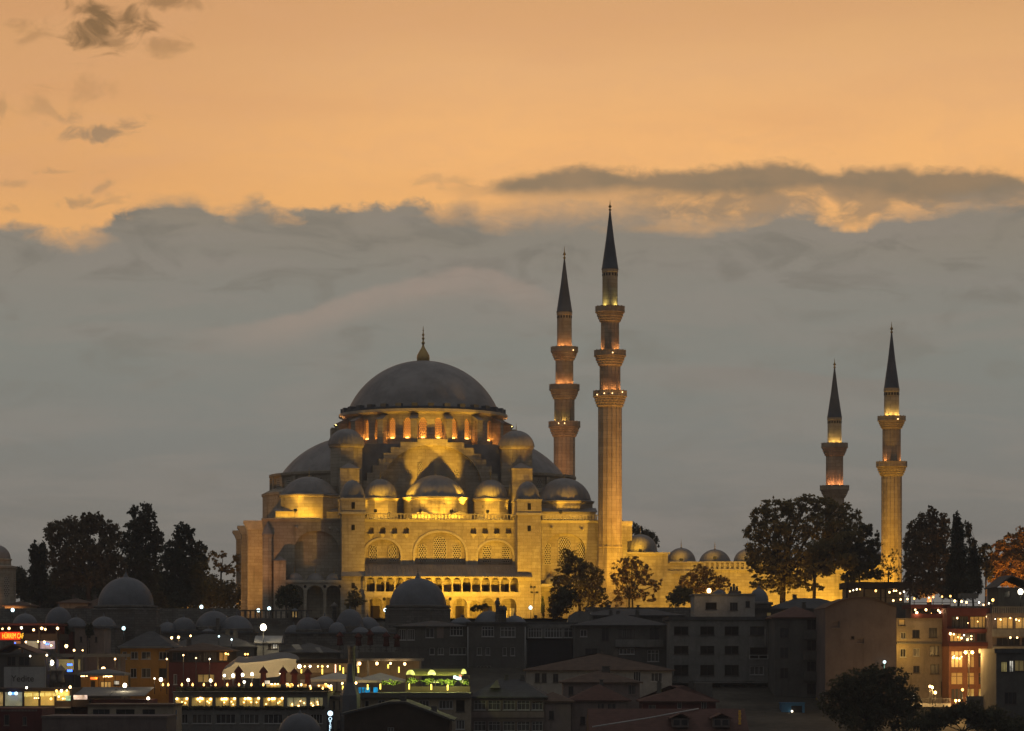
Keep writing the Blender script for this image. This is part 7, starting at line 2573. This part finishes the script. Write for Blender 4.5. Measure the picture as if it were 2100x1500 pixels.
    t = thing('neon_sign', 'red and yellow neon name sign on the corner cafe', 'sign', W(0, 1312, 391.2))
    p0, p1 = W(-6, 1312, 391.2), W(41, 1297, 391.2)
    q = MB()
    q.box(p0.x, p1.x, 391.3, 391.5, p0.z - .05, p1.z + .05)
    q.build('board', MT['neon back'], t)
    text(t, 'HÜRREM CAF', (W(3.5, 0, 391).x - p0.x - W(0, 0, 391.2).x + p0.x, .0, .17), 1.02, 'neon letter', .03, .50)
    point(t, W(20, 1305, 389.5), 30, (1, .12, .03), .3)
    # brown houses
    for p0_, p1_, top, lab in ((122, 150, 1296, 'small brick red house end beside the corner cafe'), (153, 178, 1288, 'narrow brown house with one tiny window, left of the second dark conifer'), (180, 213, 1290, 'brown house with one tiny window, right of the second dark conifer')):
        b = Block('brown_house', lab, 'house', p0_, p1_, 406, 7)
        c = (p0_ + p1_) / 2
        b.wall(top, 'dark red render' if p0_ == 122 else 'brown render', [(c - 2, 1306, c + 3, 1317, GD, 1, DF)])
        b.flat(top, 'grey roof', h=.2)
    lamp('small cyan street lamp above the orange house roof', 253.5, 1289, 420, .27, 'bulb cold', None, name='street_lamp', cat='street lamp', post=W(0, 1312, 420).z, energy=14, colr=(.4, .9, 1))
    b = Block('gable_roof_house', 'dark gabled house in front of the corner cafe', 'house', -20, 90, 374, 9)
    b.wall(1350, 'dark concrete', [])
    b.gable(1348, 1322, 'red tile', front=True, rx=.42)
    # name board house
    b = Block('board_house', 'dark house behind the large white name board', 'house', -20, 92, 362, 8)
    b.wall(1344, 'dark concrete', [(14, 1347, 32, 1366, GD, 2, DF), (38, 1347, 60, 1366, GD, 2, DF)])
    b.flat(1344, 'grey roof')
    b = Block('name_board', 'large white name board with dark lettering on a roof', 'sign', 8, 94, 356, .3, zb=W(0, 1422, 356).z)
    b.box('board', 'sign white', 8, 1368, 94, 1419, 0, .2)
    text(b.t, 'Yedite', (b.x(23), -.03, b.z(1398)), 1.15, 'sign ink', .02, .98)
    # blue lit restaurant
    b = Block('blue_lit_restaurant', 'restaurant with open bays lit blue and yellow right of the white name board', 'restaurant', 90, 248, 366, 9)
    b.wall(1384, 'dark concrete', [])
    b.box('canopy', 'concrete', 90, 1341, 248, 1348, -.4, 9)
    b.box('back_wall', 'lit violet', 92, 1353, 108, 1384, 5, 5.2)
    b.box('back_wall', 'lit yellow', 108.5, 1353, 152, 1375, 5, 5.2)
    b.box('back_wall', 'brown render', 166, 1348, 246, 1384, 5, 5.2)
    q = MB()
    for px, w_ in ((91, .1), (113.5, .15), (156, .28), (168, .1), (200, .08), (245, .12)):
        q.box(b.x(px) - w_, b.x(px) + w_, -.2, .1, b.z(1384), b.z(1348))
    q.build_boxes('post', MT['concrete'], b.t)
    b.box('rail', 'concrete', 92, 1378, 248, 1384, -.3, -.1)
    for a, c, py in ((91, 101, 1367), (138, 148, 1363.5), (138, 148, 1376)):
        p0, p1 = W(a, py, 366.5), W(c, py, 366.5)
        t = thing('neon_tube', {1367: 'blue neon strip at the left end of the blue lit restaurant', 1363.5: 'upper blue neon strip beside the grey pillar', 1376: 'lower blue neon strip beside the grey pillar'}[py], 'neon light', (p0.x, 366.5, p0.z), 0, 'blue neon strips')
        q = MB()
        q.tube(p0, p1, .13, .13, 8)
        q.build('tube', MT['neon blue'], t)
        q = MB()
        q.box(p0.x, p1.x, 366.64, 366.7, p0.z - .05, p0.z + .05)
        q.build('holder', MT['dark metal'], t)
        point(t, (p0 + p1) / 2 + Vector((0, -.6, -.2)), 18, (.08, .15, 1), .2)
    lamp('oval yellow white lamp inside the blue lit restaurant', 105.5, 1359.5, 367, .34, 'bulb white', None, energy=40, colr=(1, .9, .6))
    lamp('amber lamp in the right bay of the blue lit restaurant', 212, 1373, 367, .3, 'bulb warm', None, energy=60, colr=(1, .6, .15))
    for px, lab in ((110, 'folded grey parasol left, before the blue and yellow lit bays'), (125, 'folded grey parasol right, before the blue and yellow lit bays')):
        closed_umbrella(lab, px, 1364, 1412, 362, 'grey canvas', 'folded grey parasols', r=.55)
    open_umbrella('wide open grey parasol before the amber lit shop', 166, 262, 1371, 1381, 1412, 357, 'grey canvas')
    b = Block('amber_shop', 'small amber lit shop with a red sign under the grey parasol', 'shop', 166, 250, 364, 6, zb=W(0, 1414, 364).z)
    b.wall(1384.5, 'orange render', [(186, 1397, 195, 1412, 'dark wood', 1, DF), (206, 1398, 228, 1412, 'lit warm', 3, DF), (233, 1396, 245, 1405, 'lit white', 1, DF)])
    point(b.t, W(200, 1391, 361.5), 60, (1, .58, .12), .2)
    t = thing('shop_sign', 'small red glowing shop sign under the grey parasol', 'sign', W(186, 1394, 361.8))
    q = MB()
    for px in (187, 190.5, 194, 197.5):
        p = W(px, 1391.5, 361.8)
        q.box(p.x - .1, p.x + .1, 361.75, 361.85, p.z - .13, p.z + .13)
    q.build('letters', MT['neon red'], t)
    for pts, lab in ((((167, 1387), (170, 1387), (173, 1387), (178, 1386.5)), 'short string of tiny yellow lights left of the red shop sign'), (tuple((213 + i * 3.2, 1388 - .4 * (i % 3)) for i in range(6)), 'string of tiny yellow lights right of the red shop sign')):
        p = W(*pts[0], 360)
        t = thing('light_string', lab, 'string lights', p, 0, 'strings of tiny yellow lights')
        q = MB()
        for px, py in pts:
            q.sphere(W(px, py, 360), .10, 6)
        q.build('bulbs', MT['bulb warm'], t)
        q = MB()
        q.tube(W(pts[0][0], pts[0][1] - 1, 360), W(pts[-1][0], pts[-1][1] - 1, 360), .015, .015, 4)
        q.build('cord', MT['dark metal'], t)
    lamps('bright round yard lamp at the corner of the corrugated sheds', [(256, 1406), (304, 1433, 1.1)], 344, .33, 'bulb white', 'bright yard lamps', every=1, energy=50, colr=(1, .85, .55), name='yard_lamp', post=W(0, 1445, 344).z)
    # glazed restaurant with golden lettering band
    b = Block('glazed_restaurant', 'glass fronted restaurant floor glowing gold at the lower left', 'restaurant', -20, 146, 338, 9)
    b.wall(1412, 'dark wood', [(-16, 1419, 6.5, 1449, 'lit warm', 1, DF, .05), (9, 1419, 46, 1449, 'dining pale', 1, DF, .05), (49, 1418, 79, 1449, 'dining glow', 1, DF, .05), (82, 1417, 112, 1448, 'dining glow', 1, DF, .05), (115, 1416, 143, 1438, 'dining glow', 1, DF, .05)])
    b.box('ledge', 'concrete', -20, 1450, 146, 1452.5, -.5, -.002)
    rr = random.Random(12)
    q = MB()
    px = 50.0
    while px < 138:
        w_ = rr.choice((1.0, 1.8, 2.4, 2.6))
        if rr.random() < .86:
            z0 = b.z(1429 - (px - 50) * .02)
            q.box(b.x(px), b.x(px + .8), -.03, -.004, z0, z0 + .42)
            if w_ > 1.5:
                q.box(b.x(px + w_ - .5), b.x(px + w_ + .1), -.03, -.004, z0, z0 + .42)
                zz = z0 + rr.choice((0, .17, .34))
                q.box(b.x(px + .8), b.x(px + w_ - .5), -.03, -.004, zz, zz + .08)
        px += w_ + .9
    q.build('letter_strip', MT['letter gold'], b.t)
    lamps('bulb along the eave of the glass fronted restaurant', [(54.5, 1410.5, .9), (144, 1409.5, 1.1), (116, 1417.5, 1.2), (126, 1417, 1.1), (137, 1416.5), (71, 1432, .6), (75, 1432, .6), (79, 1432, .6), (104.5, 1433.5, 1.4), (120.5, 1429, .9), (129, 1433, .7), (133, 1433, .7)], 337, .19, 'bulb warm', 'bulbs of the glass fronted restaurant', every=3, energy=16, drop=.2)
    t = thing('neon_tube', 'blue violet strip light in the glass fronted restaurant', 'neon light', W(20, 1423, 337.4), 0, None)
    q = MB()
    q.tube(W(20, 1422.5, 337.4), W(34, 1422.5, 337.4), .14, .14, 8)
    q.build('tube', MT['neon blue'], t)
    q = MB()
    q.sphere(W(20.5, 1422.5, 337.2), .2, 8)
    q.sphere(W(33, 1422.5, 337.2), .2, 8)
    q.build('lamps', MT['bulb cold'], t)
    b.box('menu_board', 'lit teal', 135, 1427, 145, 1437, -.2, -.1)
    b.box('side_counter', 'lit pink', 150, 1426, 178, 1435, .3, .4)
    b.box('side_bay', 'dark wood', 146, 1436, 182, 1450, .1, 5)
    # sheds
    b = Block('corrugated_shed', 'low shed with pale corrugated roof sheets and dark red walls', 'shed', 150, 302, 340, 10)
    b.wall(1436, 'dark red render', [])
    for a, c in ((150, 226), (226, 300)):
        q = MB()
        q.prism_x([(-.8, b.z(1428)), (-.8, b.z(1426.6)), (8, b.z(1411)), (8, b.z(1413))], b.x(a), b.x(c) - .1)
        q.build('roof_sheet', MT['grey canvas'], b.t)
    b = Block('yard_house', 'low house with dark openings below the corrugated shed', 'house', 180, 356, 328, 8)
    b.wall(1448, 'beige render', [(190, 1455, 225, 1470, GD, 3, DF), (238, 1455, 276, 1472, 'dark opening', 2, DF), (292, 1455, 318, 1478, GD, 2, DF)])
    b.flat(1448, 'brown tile', h=.2)
    b = Block('blue_board', 'dark blue roof board with tiny lights beside the long grey building', 'sign', 326, 362, 330, .3, zb=W(0, 1500, 330).z)
    b.box('board', 'blue paint', 326, 1456, 362, 1476, 0, .2)
    q = MB()
    for px, py in ((329, 1473), (338, 1475)):
        q.sphere((b.x(px), -.1, b.z(py)), .1, 6)
    q.build('bulbs', MT['bulb cold'], b.t)
    b = Block('plain_house', 'plain mauve house with a flat parapet at the bottom left', 'house', 86, 342, 318, 9)
    b.wall(1473, 'mauve render', [])
    b.flat(1473, 'mauve render', h=.25, o=.1)
    b = Block('brown_house', 'dark brown house with dim windows in the bottom left corner', 'house', -20, 86, 322, 9)
    b.wall(1453, 'dark red render', [(8, 1466, 19, 1488, GD, 1, 'brown render'), (46, 1470, 55, 1488, GC, 1, 'brown render')])
    q = MB()
    for i in range(26):
        px = 2 + i * 2.9
        q.box(b.x(px), b.x(px + 1.4), -.08, -.002, b.z(1459.5), b.z(1455.5))
    q.build('cornice_blocks', MT['brown render'], b.t)


def tube_light(label, px, a, c, Y, mat):
    p0, p1 = W(px, a, Y), W(px, c, Y)
    t = thing('tube_light', label, 'tube light', p0, 0, 'slim hanging tube lights')
    q = MB()
    q.tube(p0, p1, .085, .085, 7)
    q.build('tube', MT[mat], t)
    q = MB()
    q.tube(p0, p0 + Vector((0, 0, .35)), .02, .02, 4)
    q.build('cord', MT['dark metal'], t)


def make_terrace_lamps():
    g = 'white lamps along the mosque terrace'
    for px, py, Y, lab in ((543, 1248.5, 478, 'taller white lamp of the pair below the end wall buttresses'), (537.5 - 0, 1252, 476, None), (413, 1245, 470, 'white lamp over the grey domes before the dark pines'),
                           (26, 1251.5, 470, 'white lamp below the lit tomb at the left edge'), (790, 1251.5, 478, 'white lamp touching the left side of the big grey dome'), (1088, 1246.5, 484, 'white lamp before the foot of the right buttress tower')):
        if lab is None:
            px, lab = 535, 'lower white lamp of the pair below the end wall buttresses'
            px = 530
        if lab.startswith('taller'):
            px = 552
        lamp(lab, px, py, Y, .30, 'bulb cold', g, name='terrace_lamp', post=51.0, energy=26, colr=(.8, .95, 1), cat='lamp')
    # floodlight mast before the right tower
    p = W(1095, 1272, 486)
    t = thing('floodlight_mast', 'tall thin mast with four small floodlight boxes before the right buttress tower', 'mast', (p.x, 486, 51.0))
    zt = W(0, 1203, 486).z
    q = MB()
    q.tube((p.x, 486, 50.8), (p.x, 486, zt), .08, .05, 6)
    q.tube((p.x - .55, 486, zt - .15), (p.x + .3, 486, zt - .15), .04, .04, 5)
    q.tube((p.x - .45, 486, zt - 1.1), (p.x + .6, 486, zt - 1.1), .04, .04, 5)
    q.build('post', MT['dark metal'], t)
    for dx, dz in ((-.5, -.1), (.12, -.1), (-.42, -1.05), (.55, -1.05)):
        q = MB()
        q.box(p.x + dx - .2, p.x + dx + .2, 485.85, 486.2, zt + dz - .17, zt + dz + .17)
        q.build('flood_box', MT['dark metal'], t)


def extra_mats():
    emit_mat('bulb gold', (1.0, .52, .14), 4.5)
    emit_mat('dining glow', (1.0, .66, .20), .17, 1.2, 1.6)
    emit_mat('dining pale', (.80, .74, .40), .17, 1.0, 1.6)
    emit_mat('lit pale', (.45, .52, .45), .16, .5, .5)
    emit_mat('lit pink', (1.0, .72, .60), 1.3, .7, 1.0)
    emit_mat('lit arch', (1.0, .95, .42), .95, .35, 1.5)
    emit_mat('letter gold', (1.0, .78, .25), .9)
    emit_mat('neon back', (1.0, .05, .01), .35)
    emit_mat('tube pink', (1.0, .50, .30), 3.0)
    for nm, c in (('tent canvas', (.60, .52, .38)), ('vault cloth', (.42, .40, .16))):
        m, k, b, co = base_mat(nm, .9, .1)
        b.inputs['Base Color'].default_value = (*c, 1)
        out = k.n['Material Output']
        tr = k.n.new('ShaderNodeBsdfTranslucent')
        tr.inputs[0].default_value = (*c, 1)
        mx = k.n.new('ShaderNodeMixShader')
        mx.inputs[0].default_value = .55
        k.l.new(b.outputs[0], mx.inputs[1])
        k.l.new(tr.outputs[0], mx.inputs[2])
        k.l.new(mx.outputs[0], out.inputs[0])


extra_mats()
make_upper_row()
make_right()
make_front_mid()
make_left()
make_terrace_lamps()
